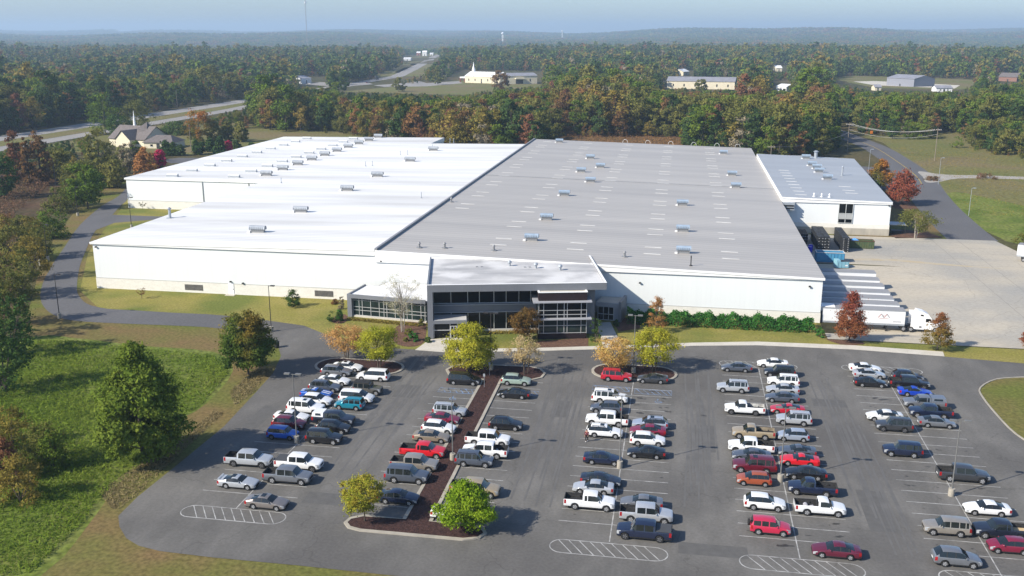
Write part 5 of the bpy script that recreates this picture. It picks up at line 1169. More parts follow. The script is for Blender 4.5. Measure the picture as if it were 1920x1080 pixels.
# second row (B)
V('minivan', 'black', 1, 867.4, 723.5, 'black minivan tucked against the central mulch island')
V('suv', 'silver', 1, 840.7, 783.5, 'silver utility vehicle farthest of the group along the mulch strip', 'rails')
V('sedan', 'crimson', 1, 827, 797, 'dark red sedan between the silver and white utility vehicles')
V('crossover', 'white', 1, 820, 815.5, 'white crossover between the dark red sedan and the tan sedan')
V('sedan', 'gold', 1, 806, 831.5, 'tan gold sedan between a white crossover and the red pickup')
V('ext_pickup', 'bright red', 1, 790, 860.5, 'bright red pickup against the mulch strip')
V('crew_pickup', 'pewter', 1, 774, 886, 'pewter crew cab pickup just nearer than the red pickup')
V('big_suv', 'slate', 1, 759, 908.5, 'big slate blue utility vehicle beside the mulch strip')
V('sedan', 'navy', 1, 743, 947.5, 'dark navy sedan partly behind the yellow tree at the near island')
V('crossover', 'mint', 1, 966, 724.5, 'pale green crossover parked on the right of the mulch island')
V('sedan', 'black', -1, 962, 749, 'black sedan nosed left, just nearer than the pale green crossover')
V('crossover', 'black', 1, 946, 808.5, 'black crossover standing alone right of the mulch strip')
V('crew_pickup', 'white', 1, 912.7, 838.5, 'big white crew cab pickup with black bed right of the mulch strip')
V('crew_pickup', 'white', -1, 907, 861, 'white pickup nosed left with a bag in its bed', '')
V('suv', 'slate', 1, 887, 877.5, 'grey blue utility vehicle just nearer than the pickup nosed left', 'rails')
V('crew_pickup', 'tan', 1, 888, 934, 'tan pickup partly behind the bright green tree', '')
V('sedan', 'white', 1, 846, 978, 'white car almost hidden behind the bright green tree', '')
# third row (C)
V('suv', 'red', 1, 1155, 717, 'red utility vehicle against the far right mulch island', 'rails')
V('coupe', 'dark grey', -1, 1223, 720.5, 'dark grey coupe nosed left beside the red utility vehicle')
V('big_suv', 'white', 1, 1142, 758.5, 'white utility vehicle with dark roof hatch, just nearer than the blue hatched bays', 'roofglass rails')
V('crossover', 'slate', -1, 1136, 777, 'slate blue crossover nosed left beside two white vehicles')
V('crew_pickup', 'white', -1, 1137, 801, 'white pickup nosed left beyond the standing person')
V('wagon', 'white', 1, 1132, 822.5, 'white estate car with sunroof beside the standing person', 'roofglass rails')
V('sedan', 'navy', 1, 1129, 873.5, 'dark navy sedan at the concrete lamp base in the third row')
V('sedan', 'midnight', 1, 1125, 914, 'midnight blue sedan between the lamp base and the silver sedan nosed left')
V('sedan', 'silver', -1, 1111, 929, 'pale silver sedan nosed left behind the white extended cab pickup')
V('ext_pickup', 'white', 1, 1104, 958.5, 'white extended cab pickup with black bed in the third row')
V('wagon', 'silver blue', -1, 1218, 807, 'silver blue estate car with dark roof, farthest of the four in the third row', 'rails roofglass')
V('sedan', 'crimson', -1, 1214, 820, 'crimson sedan between the silver estate and the white crossover')
V('crossover', 'white', 1, 1213.5, 838.5, 'white crossover between the crimson sedan and a black sedan')
V('sedan', 'black', -1, 1211, 861.5, 'black sedan nosed left, nearest of the four in the third row')
V('sedan', 'grey', -1, 1201.7, 958, 'grey sedan just behind the silver short bed pickup')
V('crew_pickup', 'silver', 1, 1210.6, 983, 'silver short bed pickup beside the black covered pickup')
V('crew_pickup', 'navy', -1, 1207, 1016, 'black pickup with grey bed cover at the near end of the third row', 'cover blackrim')
# fourth row (D)
V('sedan', 'slate', -1, 1381, 699, 'slate sedan alone at the far end of the fourth row, left side')
V('suv', 'silver', -1, 1374, 738, 'silver utility vehicle alone in the fourth row, left side', 'rails')
V('reg_pickup', 'white', -1, 1396, 779.5, 'white single cab pickup with long pale bed, nosed left', 'paintbed blackrim')
V('reg_pickup', 'tan', -1, 1412.6, 825.5, 'tan single cab pickup nosed left', 'paintbed')
V('ext_pickup', 'white', -1, 1408, 852, 'white extended cab pickup with load in its bed, nosed left', 'blackrim')
V('sedan', 'slate', -1, 1409, 867, 'dark slate sedan squeezed between the loaded white pickup and the maroon vehicle')
V('big_suv', 'maroon', -1, 1415, 889.5, 'maroon utility vehicle with roof hatch beside the orange hatchback', 'roofglass')
V('hatch', 'orange', -1, 1414, 913, 'orange hatchback nosed left')
V('crossover', 'white', 1, 1434, 959.5, 'white crossover between the orange hatchback and the red vehicle with spare wheel')
V('small_suv', 'rose red', 1, 1444.4, 1006, 'red utility vehicle with a spare wheel on its back', 'spare')
V('sedan', 'white', -1, 1448.7, 691.5, 'white sedan at the far end of the fourth row beside the painted oval')
V('suv', 'black', -1, 1462, 709, 'black utility vehicle behind a white one near the far end of the fourth row')
V('suv', 'white', -1, 1469, 727, 'white utility vehicle with roof rack in front of the black one', 'rails')
V('sedan', 'silver', -1, 1467.5, 741, 'silver sedan between the white utility vehicle and the blue grey sedan')
V('sedan', 'slate', -1, 1467, 756.5, 'blue grey sedan at the near end of the far cluster in the fourth row')
V('coupe', 'red', -1, 1477, 779, 'low red coupe half hidden behind the silver utility vehicle')
V('suv', 'silver', -1, 1489, 799.5, 'silver utility vehicle nosed left in front of the low red coupe', 'rails')
V('hatch', 'silver blue', -1, 1487.6, 829.5, 'silver blue hatchback nosed left')
V('coupe', 'slate', -1, 1494.5, 859, 'slate coupe just beyond the red sedan in the fourth row')
V('coupe', 'bright red', -1, 1500, 876.5, 'bright red coupe between slate and black cars')
V('sedan', 'black', -1, 1512, 901.5, 'black sedan just nearer than the bright red coupe')
V('reg_pickup', 'navy', -1, 1524, 932, 'navy single cab pickup with black bed, nosed left')
V('reg_pickup', 'white', 1, 1538, 969.5, 'white single cab pickup carrying bags in its bed', '')
V('sedan', 'plum', -1, 1569, 1050, 'burgundy sedan on the near hatched oval')
# fifth row (E)
V('sedan', 'white', 1, 1623, 700.5, 'white sedan at the far end of the rightmost row on the painted oval')
V('sedan', 'silver', 1, 1630.5, 712, 'silver sedan between the white and black sedans of the rightmost row')
V('sedan', 'black', 1, 1633, 727.5, 'black sedan nearest of the far three in the rightmost row')
V('sedan', 'pearl', -1, 1659.6, 792, 'pale silver sedan half hidden behind the dark grey utility vehicle')
V('suv', 'dark grey', -1, 1677.6, 811.5, 'dark grey utility vehicle with black wheels and roof rails', 'rails blackrim')
V('suv', 'navy', -1, 1694, 859, 'navy utility vehicle standing alone in the rightmost row')
V('crossover', 'midnight', 1, 1703, 717, 'dark blue crossover hidden behind the black crew cab pickup')
V('crew_pickup', 'black', 1, 1705.7, 731, 'black crew cab pickup just beyond the vivid blue coupe', 'blackrim')
V('coupe', 'vivid blue', 1, 1717, 745.5, 'vivid blue coupe with low roof just nearer than the black crew cab')
V('ext_pickup', 'grey', -1, 1734.4, 769, 'grey pickup with matching bed cap', 'cap')
V('ext_pickup', 'navy', -1, 1746.6, 786, 'navy pickup just nearer than the one with grey cap')
V('sedan', 'grey', 1, 1758, 804, 'grey sedan just nearer than the navy pickup of the rightmost row')
V('crew_pickup', 'dark grey', 1, 1808, 906.5, 'dark grey crew cab pickup beside the rightmost lamp post')
V('sedan', 'white', -1, 1853, 969.5, 'white sedan alone at the near right')
V('suv', 'pewter', -1, 1777, 1007.5, 'pale beige grey utility vehicle with rounded wings nosed left at the near right', '')
V('ext_pickup', 'midnight', -1, 1882, 1014, 'dark blue pickup with plywood in its bed at the right edge')
V('hatch', 'crimson', -1, 1894, 1041, 'red hatchback at the right edge of the picture')
V('crossover', 'grey', 1, 1796, 1066, 'grey crossover beside the near right hatched oval')

# loads lying in the beds
def load(name, xc, yb, dx, dy, z, kind, label, cat):
    X, Y = G(xc, yb); o = None; r_ = random.Random(int(xc))
    b = MB((X + dx, Y + dy, z))
    if kind == 'sheet': b.box(X + dx - .95, X + dx + .95, Y + dy - .62, Y + dy + .62, z, z + .05)
    else:
        for k in range(4): b.ball((X + dx + r_.uniform(-.6, .6), Y + dy + r_.uniform(-.35, .35), z + .15), r_.uniform(.2, .34), r_.uniform(.2, .3), r_.uniform(.15, .25), 8, 6)
    return b, name, label, cat
b, nm, lb, ct = load('plywood_sheet', 1882, 1014, 1.6, .9, .85, 'sheet', 'pale plywood sheet lying in the dark pickup bed at the right edge', 'plywood'); tag(b.build(nm, mat('plywood', (.55, .42, .25), (.48, .36, .2), scale=2, rough=.8)), lb, ct)
for xc, yb, dx, lb, col in ((1538, 969.5, -1.3, 'pale and blue bags piled in the white single cab pickup bed', (.36, .36, .4)), (1408, 852, 1.5, 'brown load in the bed of the white extended cab pickup', (.16, .11, .06)), (907, 861, 2.0, 'pale bag lying in the bed of the white pickup nosed left', (.45, .45, .45))):
    b, nm, lb2, ct = load('cargo_bag', xc, yb, dx, .9, .76, 'bags', lb, 'bag'); tag(b.build('cargo_bag', mat('bag ' + lb[:8], col, tuple(c * .6 for c in col), scale=3, rough=.9), smooth=True), lb, 'bag')
# two vehicles on the roads
X, Y = G(706, 150); bo = empty('box_lorry', (X, Y, .12), R(88), 'dark box lorry parked by the far highway', 'lorry')
MB().box(-4, 2.2, -1.2, 1.2, 1.0, 4.6).build('box_body', M_dark, bo); MB().prism([(2.3, -1.1), (4.2, -1.1), (4.2, 1.1), (2.3, 1.1)], .5, 2.9).build('cab', M_dark, bo)
for xx in (-2.6, 3.2):
    for s in (-1, 1): put('wheel', TW, bo, (xx, s * .95, .5))
def road_car(px, py, col, rz, label):
    o = vehicle('sedan', col, 1, px, py, label); o['group'] = 'cars on the highway'; o.rotation_euler.z = rz; o.location.z = .13; return o
road_car(688, 156, 'maroon', R(95), 'dark red car driving on the far highway'); road_car(470, 192, 'white', R(90), 'white car on the highway beside the trees'); road_car(580, 158, 'pearl', 0, 'pale car before the white roadside building'); road_car(1560, 222, 'white', R(10), 'white car at the far junction of the access road')

# ------------------------------------------------------------------ the person between the cars
X, Y = G(1100, 829)
pe = empty('person', (X, Y, 0.05), R(180), 'person in a dark red top, black trousers and white shoes beside the white estate car', 'person')
M_skin = mat('skin', (.36, .21, .15), rough=.6)
def skin_mesh(name, verts, edges, radii, m, root=0, lv=2):
    me = bpy.data.meshes.new(name); me.from_pydata(verts, edges, []); me.materials.append(m)
    ob = put(name, me, pe); md = ob.modifiers.new('skin', 'SKIN')
    for i, r_ in enumerate(radii): me.skin_vertices[0].data[i].radius = (r_, r_)
    for i in range(len(verts)): me.skin_vertices[0].data[i].use_root = i == root
    md.use_smooth_shade = True; s = ob.modifiers.new('sub', 'SUBSURF'); s.levels = s.render_levels = lv
    return ob
bv = [(0, 0, .98), (0, 0, 1.2), (0, .0, 1.42), (0, .01, 1.53), (0, .02, 1.62), (0, .02, 1.74),
      (.10, 0, .92), (.12, .05, .50), (.11, .0, .08), (.11, .13, .04), (-.10, 0, .92), (-.12, -.12, .50), (-.11, -.30, .10), (-.11, -.19, .05),
      (.19, 0, 1.40), (.26, -.03, 1.14), (.24, .12, .93), (.23, .16, .85), (-.19, 0, 1.40), (-.26, .03, 1.14), (-.20, .20, 1.02), (-.16, .26, .98)]
be = [(0, 1), (1, 2), (2, 3), (3, 4), (4, 5), (0, 6), (6, 7), (7, 8), (8, 9), (0, 10), (10, 11), (11, 12), (12, 13), (2, 14), (14, 15), (15, 16), (16, 17), (2, 18), (18, 19), (19, 20), (20, 21)]
br = [.13, .12, .13, .05, .09, .07, .09, .06, .045, .04, .09, .06, .045, .04, .055, .042, .033, .035, .055, .042, .033, .035]
body = skin_mesh('body', bv, be, br, M_skin)
skin_mesh('top', [(0, 0, .90), bv[1], bv[2], (0, 0, 1.47), bv[14], bv[15], (.245, .07, 1.0), bv[18], bv[19], (-.21, .16, 1.05)], [(0, 1), (1, 2), (2, 3), (2, 4), (4, 5), (5, 6), (2, 7), (7, 8), (8, 9)], [.19, .16, .165, .07, .072, .058, .048, .072, .058, .048], mat('dark red top', (.14, .02, .03), rough=.9))
skin_mesh('trousers', [bv[0], bv[6], bv[7], (.11, .0, .12), bv[10], bv[11], (-.11, -.29, .14)], [(0, 1), (1, 2), (2, 3), (0, 4), (4, 5), (5, 6)], [.165, .12, .085, .07, .12, .085, .07], mat('black trousers', (.01, .01, .012), rough=.9))
for f0, f1 in (((.11, -.05, .05), (.11, .16, .04)), ((-.11, -.34, .07), (-.11, -.14, .04))):
    b = MB(); b.ball(((f0[0] + f1[0]) / 2, (f0[1] + f1[1]) / 2, .055), .055, .15, .055, 10, 6); b.build('shoe', M_white, pe, True)
b = MB(); b.ball((0, .0, 1.72), .10, .115, .10, 12, 8); b.ball((0, -.06, 1.62), .075, .05, .12, 10, 6); b.build('hair', mat('dark hair', (.02, .014, .01), rough=.8), pe, True)
for s in (-1, 1):
    hx, hy, hz = (.23, .16, .85) if s > 0 else (-.16, .26, .98)
    b = MB()
    for k in range(4): b.tube([(hx + (k - 1.5) * .02, hy + .02, hz - .03), (hx + (k - 1.5) * .021, hy + .04, hz - .08 - .006 * (1.5 - abs(k - 1.5))), (hx + (k - 1.5) * .02, hy + .055, hz - .11)], .009, 5)
    b.tube([(hx - s * .03, hy + .02, hz), (hx - s * .055, hy + .045, hz - .035)], .010, 5); b.build('fingers', M_skin, pe, True)
b = MB(); b.ball((0, .125, 1.665), .018, .02, .022, 6, 5)
for s in (-1, 1): b.ball((s * .098, .02, 1.67), .015, .025, .035, 6, 5)
b.build('face', M_skin, pe, True)
# ------------------------------------------------------------------ vegetation
LEAF = {
 'pine': leaf_mat('pine needles', [(.018, .034, .011), (.028, .048, .015), (.042, .058, .018)], .15),
 'green': leaf_mat('green leaves', [(.034, .056, .009), (.06, .088, .013), (.092, .112, .018)], .25),
 'olive': leaf_mat('olive leaves', [(.052, .058, .015), (.08, .082, .021), (.108, .10, .028)], .3),
 'gold': leaf_mat('golden olive leaves', [(.08, .07, .017), (.125, .10, .024), (.16, .115, .03)], .3),
 'brown': leaf_mat('brown orange leaves', [(.075, .05, .022), (.12, .066, .028), (.15, .082, .03)], .3),
 'rust': leaf_mat('rust red leaves', [(.07, .04, .022), (.105, .05, .028), (.13, .06, .034)], .3),
 'tan': leaf_mat('thin tan leaves', [(.10, .085, .06), (.13, .11, .075), (.09, .085, .05)], .2),
 'yellow': leaf_mat('yellow green leaves', [(.13, .15, .015), (.20, .195, .02), (.26, .22, .03)], .4),
 'lime': leaf_mat('lime green leaves', [(.085, .145, .010), (.14, .19, .013), (.20, .22, .02)], .4),
 'amber': leaf_mat('amber leaves', [(.10, .13, .016), (.155, .165, .02), (.19, .15, .024), (.13, .155, .018)], .4),
 'peach': leaf_mat('orange tan leaves', [(.22, .13, .05), (.32, .18, .07), (.26, .2, .06)], .4),
 'cream': leaf_mat('pale tan leaves', [(.22, .17, .085), (.27, .21, .11), (.20, .17, .06)], .35),
 'oak': leaf_mat('oak turning orange', [(.035, .06, .012), (.05, .075, .014), (.10, .075, .016), (.20, .085, .02), (.24, .08, .02)], .35),
 'sweetgum': leaf_mat('sweetgum red and green', [(.055, .075, .012), (.10, .08, .018), (.14, .06, .026), (.13, .038, .026)], .35),
 'redtree': leaf_mat('deep red leaves', [(.10, .035, .02), (.16, .045, .028), (.07, .05, .02)], .3),
 'japan': leaf_mat('rusty brown leaves', [(.06, .045, .014), (.095, .05, .016), (.12, .05, .018)], .3),
 'crimson': leaf_mat('crimson leaves', [(.22, .015, .045), (.30, .025, .07)], .3),
 'cypress': leaf_mat('rusty cypress', [(.17, .09, .035), (.23, .11, .04), (.12, .09, .035)], .3),
 'white': leaf_mat('pale bare twigs leaves', [(.20, .19, .13), (.25, .23, .16), (.16, .16, .09)], .2),
 'purple': leaf_mat('dark purple leaves', [(.03, .012, .02), (.05, .015, .03), (.02, .03, .012)], .2),
 'dark': leaf_mat('dark shrub leaves', [(.018, .036, .010), (.03, .054, .013), (.046, .068, .018)], .2),
 'hedge': leaf_mat('juniper leaves', [(.018, .06, .012), (.03, .09, .018), (.045, .11, .025)], .25),
 'scrub': leaf_mat('scrub stems', [(.07, .04, .028), (.10, .055, .035), (.06, .05, .025)], .15),
 'straw': leaf_mat('straw', [(.11, .09, .042), (.14, .112, .058), (.09, .08, .034)], .2),
 'grass': leaf_mat('long grass blades', [(.055, .088, .011), (.09, .125, .017), (.125, .145, .028)], .4),
}
M_bark = mat('grey brown bark', (.10, .08, .065), (.06, .05, .04), scale=3, rough=.95, stretch=(3, 3, .4)); M_pale = mat('pale bark', (.36, .33, .29), (.24, .21, .18), scale=3, rough=.9, stretch=(3, 3, .4))
def env(shape, t):
    if shape == 'round': return np.sqrt(np.clip(1 - (2 * t - 1) ** 2, 0, 1)) ** .85
    if shape == 'ovate': return np.clip(np.sin(np.pi * np.clip(t, 0, 1) ** .62), 0, 1) ** .8
    if shape == 'tear': return np.clip(np.sin(np.pi * np.clip(t * .93 + .07, 0, 1) ** .68), 0, 1) ** .95
    if shape == 'conic': return np.clip((1 - t) ** .75 * np.minimum(1, t * 7 + .15), 0, 1)
    if shape == 'vase': return np.clip(np.sin(np.pi * np.clip(t * .86 + .10, 0, 1) ** 1.25), 0, 1) ** .65
    if shape == 'dome': return np.sqrt(np.clip(1 - t ** 2.2, 0, 1))
    if shape == 'pine': return np.clip(np.sin(np.pi * np.clip(t * .92 + .06, 0, 1) ** .8), 0, 1) ** .6
    return np.ones_like(t)
def leaf_quads(cen, size, rng, up=.35, asp=.62, out=None, k=1.15):
    """leaf sized quads; `out` turns them roughly towards the outside of the crown, as real leaves face the light"""
    n = len(cen)
    nrm = rng.normal(size=(n, 3)); nrm /= np.linalg.norm(nrm, axis=1)[:, None]
    if out is None: nrm[:, 2] = np.abs(nrm[:, 2]) + up
    else: nrm = nrm + out * k
    nrm /= np.linalg.norm(nrm, axis=1)[:, None] + 1e-9
    a = np.cross(nrm, rng.normal(size=(n, 3))); a /= np.linalg.norm(a, axis=1)[:, None] + 1e-9; b = np.cross(nrm, a)
    s = (size * np.clip(rng.lognormal(-.1, .38, n), .4, 2.0))[:, None] * .5
    v = np.empty((n, 4, 3)); v[:, 0] = cen - a * s; v[:, 1] = cen + b * s * asp; v[:, 2] = cen + a * s; v[:, 3] = cen - b * s * asp
    return v.reshape(-1, 3)
def outward(p, c, per, H, Rd):
    """unit directions away from each leaf's clump centre, blended with those away from the crown's middle"""
    q = p - np.repeat(c, per, 0); q /= np.linalg.norm(q, axis=1)[:, None] + 1e-6
    m = (p - np.array([0, 0, H * .4])) / np.array([Rd, Rd, H * .6]); m /= np.linalg.norm(m, axis=1)[:, None] + 1e-6
    o = q * .75 + m * .55 + np.array([0, 0, .25]); return o / (np.linalg.norm(o, axis=1)[:, None] + 1e-6)
def quad_mesh(name, v, val, m, extra=None):
    """quads plus an optional MB of solid wood that uses the second material"""
    n = len(v) // 4; me = bpy.data.meshes.new(name)
    ev = np.array(extra.v) if extra and extra.v else np.zeros((0, 3)); ef = extra.f if extra else []
    nv = len(v) + len(ev); me.vertices.add(nv); me.vertices.foreach_set('co', np.concatenate([v, ev]).ravel())
    loops = list(range(4 * n)); starts = list(range(0, 4 * n, 4)); tot = [4] * n
    for f in ef:
        starts.append(len(loops)); tot.append(len(f)); loops += [4 * n + i for i in f]
    me.loops.add(len(loops)); me.loops.foreach_set('vertex_index', loops)
    me.polygons.add(len(starts)); me.polygons.foreach_set('loop_start', starts); me.polygons.foreach_set('loop_total', tot)
    me.polygons.foreach_set('material_index', [0] * n + [1] * len(ef))
    at = me.attributes.new('leaf', 'FLOAT', 'FACE'); at.data.foreach_set('value', list(val) + [0.0] * len(ef))
    me.materials.append(m)
    if extra: me.materials.append(M_bark)
    me.update(calc_edges=True); return me
def crown_pts(rng, H, Rd, shape, nclump, nleaf, flat=.6, spread=.25, inner=.45, lean=0.0):
    t = rng.uniform(.02, 1, nclump * 3); e = env(shape, t)
    keep = rng.uniform(0, 1, len(t)) < (e * .9 + .1); t = t[keep][:nclump]; e = e[keep][:nclump]
    th = rng.uniform(0, 2 * np.pi, len(t)); lob = 1 + .20 * np.sin(3 * th + rng.uniform(0, 6)) * np.sin(5 * t + rng.uniform(0, 6)) + .12 * np.sin(5 * th + rng.uniform(0, 6))
    rr = Rd * e * lob * (inner + (1 - inner) * np.sqrt(rng.uniform(0, 1, len(t))))
    c = np.stack([rr * np.cos(th), rr * np.sin(th), t * H], 1)
    per = max(1, nleaf // len(t)); cs = Rd * spread * rng.uniform(.55, 1.3, len(t))
    p = np.repeat(c, per, 0) + rng.normal(size=(len(t) * per, 3)) * np.repeat(cs, per)[:, None] * np.array([1, 1, flat]) * .62
    cv = np.repeat(rng.uniform(0, 1, len(t)), per)
    global OUT
    OUT = outward(p, c, per, H, Rd)
    p[:, 2] = np.clip(p[:, 2], -.02 * H, H * 1.04)
    return p, cv, c
def trunk_mb(rng, H, r, cz, crown_c, Rd, nb=9, pale=False, multi=1):
    b = MB()
    for q in range(multi):
        ox, oy = (0, 0) if multi == 1 else (.25 * math.cos(q * 2.1), .25 * math.sin(q * 2.1)); ln = (0, 0) if multi == 1 else (.9 * math.cos(q * 2.1), .9 * math.sin(q * 2.1))
        b.tube([(ox, oy, -.1), (ox + ln[0] * .3 + rng.normal() * .05, oy + ln[1] * .3, H * .35), (ox + ln[0] * .8 + rng.normal() * .1, oy + ln[1] * .8 + rng.normal() * .1, H * .65), (ox + ln[0] * 1.3, oy + ln[1] * 1.3, H * .9)], [r, r * .75, r * .45, r * .12], 7)
    idx = rng.permutation(len(crown_c))[:nb]
    for i in idx:
        c = crown_c[i]; z0 = max(cz * .8, min(H * .8, (cz + c[2]) * .62))
        b.tube([(0, 0, z0), (c[0] * .5, c[1] * .5, (z0 + cz + c[2]) / 2 * 1.0), (c[0], c[1], cz + c[2])], [r * .42, r * .25, r * .06], 5)
    return b
def tree(name, px, py, ptop, wpx, leaf, shape, label, cat='tree', group=None, nleaf=5000, size=.34, base=.22, nclump=70, multi=1, bark=None, spread=.25, nb=9, z0=.03, seed=None, inner=.45, flat=.6, rt=.016):
    nleaf = int(nleaf * (2.3 if py > 500 else 1.5)); size *= .80 if py > 500 else 1
    X, Y = G(px, py); H = ZAT(X, Y, ptop); Rd = wpx * MPP(X, Y) / 2
    rng = np.random.default_rng(seed if seed is not None else int(px * 7 + py * 13))
    ch = H * (1 - base); Rc = Rd / (1 + spread * .5)
    p, cv, c = crown_pts(rng, ch * .97, Rc, shape, nclump, nleaf, flat, spread, inner)
    p[:, 2] += H * base
    val = np.clip(cv * .55 + rng.uniform(0, 1, len(p)) * .45, 0, 1)
    if leaf == 'oak': val = np.clip(val * .5 + .95 * (p[:, 2] / H - .18) + .25 * np.sin(p[:, 0] * .9), 0, 1) * .8 + .1
    if leaf in ('sweetgum',): val = np.clip(val * .55 + .75 * (p[:, 2] / H - .12), 0, 1) * .85 + .08
    o = empty(name, (X, Y, z0), 0, label, cat, group)
    put('crown', quad_mesh(name + '_crown', leaf_quads(p, size, rng, out=OUT), val, LEAF[leaf]), o)
    trunk_mb(rng, H, max(.05, H * rt), H * base, c, Rc, nb, multi=multi).build('trunk', bark or M_bark, o, True)
    return o
T = tree
T('shade_tree', 270, 868, 645, 160, 'green', 'tear', 'large full green tree on the bank left of the parking lot', nleaf=20000, size=.42, base=.08, nclump=190, spread=.20, nb=16)
T('oak_tree', 466, 702, 574, 106, 'oak', 'ovate', 'oak turning orange at the top at the upper left corner of the lot', nleaf=13000, size=.36, base=.13, nclump=130, spread=.20, nb=14)
T('crape_myrtle', 650, 672, 611, 78, 'peach', 'vase', 'orange tan tree on the corner island, left of the yellow green one', nleaf=3600, size=.24, base=.25, nclump=70, multi=3)
T('crape_myrtle', 710, 692, 611, 78, 'yellow', 'vase', 'yellow green tree on the corner island, right of the orange one', nleaf=5500, size=.26, base=.25, nclump=80, multi=2)
T('maple_tree', 881, 698, 604, 102, 'yellow', 'ovate', 'broad yellow green tree before the office entrance', nleaf=11000, size=.28, base=.17, nclump=120, spread=.2, nb=12)
T('crape_myrtle', 985, 703, 628, 62, 'cream', 'vase', 'thin pale tan tree on the island right of the broad yellow green one', nleaf=2600, size=.2, base=.25, nclump=60, multi=3)
T('crape_myrtle', 1153, 698, 636, 84, 'peach', 'vase', 'orange tree on the island above the red utility vehicle', nleaf=4200, size=.24, base=.25, nclump=75, multi=3)
T('crape_myrtle', 1225, 698, 618, 82, 'yellow', 'vase', 'yellow green tree on the island above the dark grey coupe', nleaf=6000, size=.26, base=.22, nclump=85, multi=3)
T('shade_tree', 684, 979, 900, 80, 'amber', 'round', 'amber and green tree at the left end of the near island', nleaf=6500, size=.22, base=.30, nclump=85, z0=.16)
T('shade_tree', 872, 994, 903, 108, 'lime', 'ovate', 'bright lime green tree at the right end of the near island', nleaf=9500, size=.26, base=.14, nclump=110, z0=.16, spread=.2, nb=12)
T('japanese_maple', 984, 640, 579, 60, 'japan', 'vase', 'rusty brown tree against the office front beside the brick bay', nleaf=4500, size=.24, base=.18, nclump=70, seed=9, inner=.4)
T('birch_tree', 755, 622, 508, 82, 'white', 'vase', 'nearly bare pale tree in front of the low glass wing', nleaf=2600, size=.15, rt=.008, base=.30, nclump=110, multi=3, bark=M_pale, spread=.18, nb=60)
T('bald_cypress', 1230, 624, 548, 46, 'cypress', 'conic', 'thin rusty conifer before the clipped hedge', nleaf=2600, size=.2, base=.10, nclump=60, spread=.22, nb=18)
T('sweetgum_tree', 1592, 640, 543, 72, 'sweetgum', 'conic', 'red and green conical tree beside the white trailer', nleaf=8500, size=.26, base=.10, nclump=130, spread=.22, nb=16, inner=.35)
T('sweetgum_tree', 1757, 656, 586, 64, 'sweetgum', 'conic', 'smaller red and green tree right of the tractor', nleaf=3600, size=.24, base=.14, nclump=60, spread=.24, nb=14, seed=41)
T('sweetgum_tree', 1931, 655, 606, 44, 'sweetgum', 'conic', 'red tree cut by the right edge at the truck yard corner', nleaf=2500, size=.24, base=.14, nclump=50)
T('oak_tree', 1650, 354, 298, 46, 'oak', 'ovate', 'dark olive tree left of the red one by the access road', nleaf=5000, size=.42, base=.10, nclump=80)
T('oak_tree', 1690, 384, 315, 60, 'redtree', 'ovate', 'dark red tree by the access road behind the annex corner', nleaf=6000, size=.42, base=.12, nclump=90)
T('willow_oak', 1716, 447, 394, 72, 'olive', 'vase', 'thin green multi stemmed tree beside the annex corner', nleaf=2600, size=.30, base=.30, nclump=70, multi=3, bark=M_pale)
T('magnolia', 549, 576, 541, 30, 'dark', 'ovate', 'small dark glossy evergreen alone on the lawn before the white wall', nleaf=2200, size=.2, base=.05, nclump=45)
T('sapling', 266, 560, 540, 20, 'brown', 'round', 'thin bare sapling on the lawn before the white wall', nleaf=260, size=.16, base=.4, nclump=20)
T('sapling', 268, 393, 378, 14, 'tan', 'round', 'thin bare sapling before the far white block', nleaf=200, size=.2, base=.4, nclump=14)
def shrub(px, py, ptop, wpx, leaf, label, name='shrub', nleaf=900, size=.3, group=None, shape='dome', stem=True):
    X, Y = G(px, py); H = max(.4, ZAT(X, Y, ptop)); Rd = wpx * MPP(X, Y) / 2; rng = np.random.default_rng(int(px * 17 + py * 5))
    p, cv, c = crown_pts(rng, H * .93, Rd * .88, shape, max(12, nleaf // 60), nleaf, .7, .24, .35)
    val = np.clip(cv * .6 + rng.uniform(0, 1, len(p)) * .4, 0, 1)
    o = empty(name, (X, Y, .03), 0, label, 'shrub', group)
    put('foliage', quad_mesh(name + '_foliage', leaf_quads(p, size, rng, out=OUT), val, LEAF[leaf]), o)
    b = MB()
    for i in range(min(7, len(c))): b.tube([(0, 0, -.05), (c[i][0] * .5, c[i][1] * .5, c[i][2] * .5), (c[i][0] * .72, c[i][1] * .72, c[i][2] * .74)], [H * .014, H * .01, H * .004], 5)
    b.build('stems', M_bark, o); return o
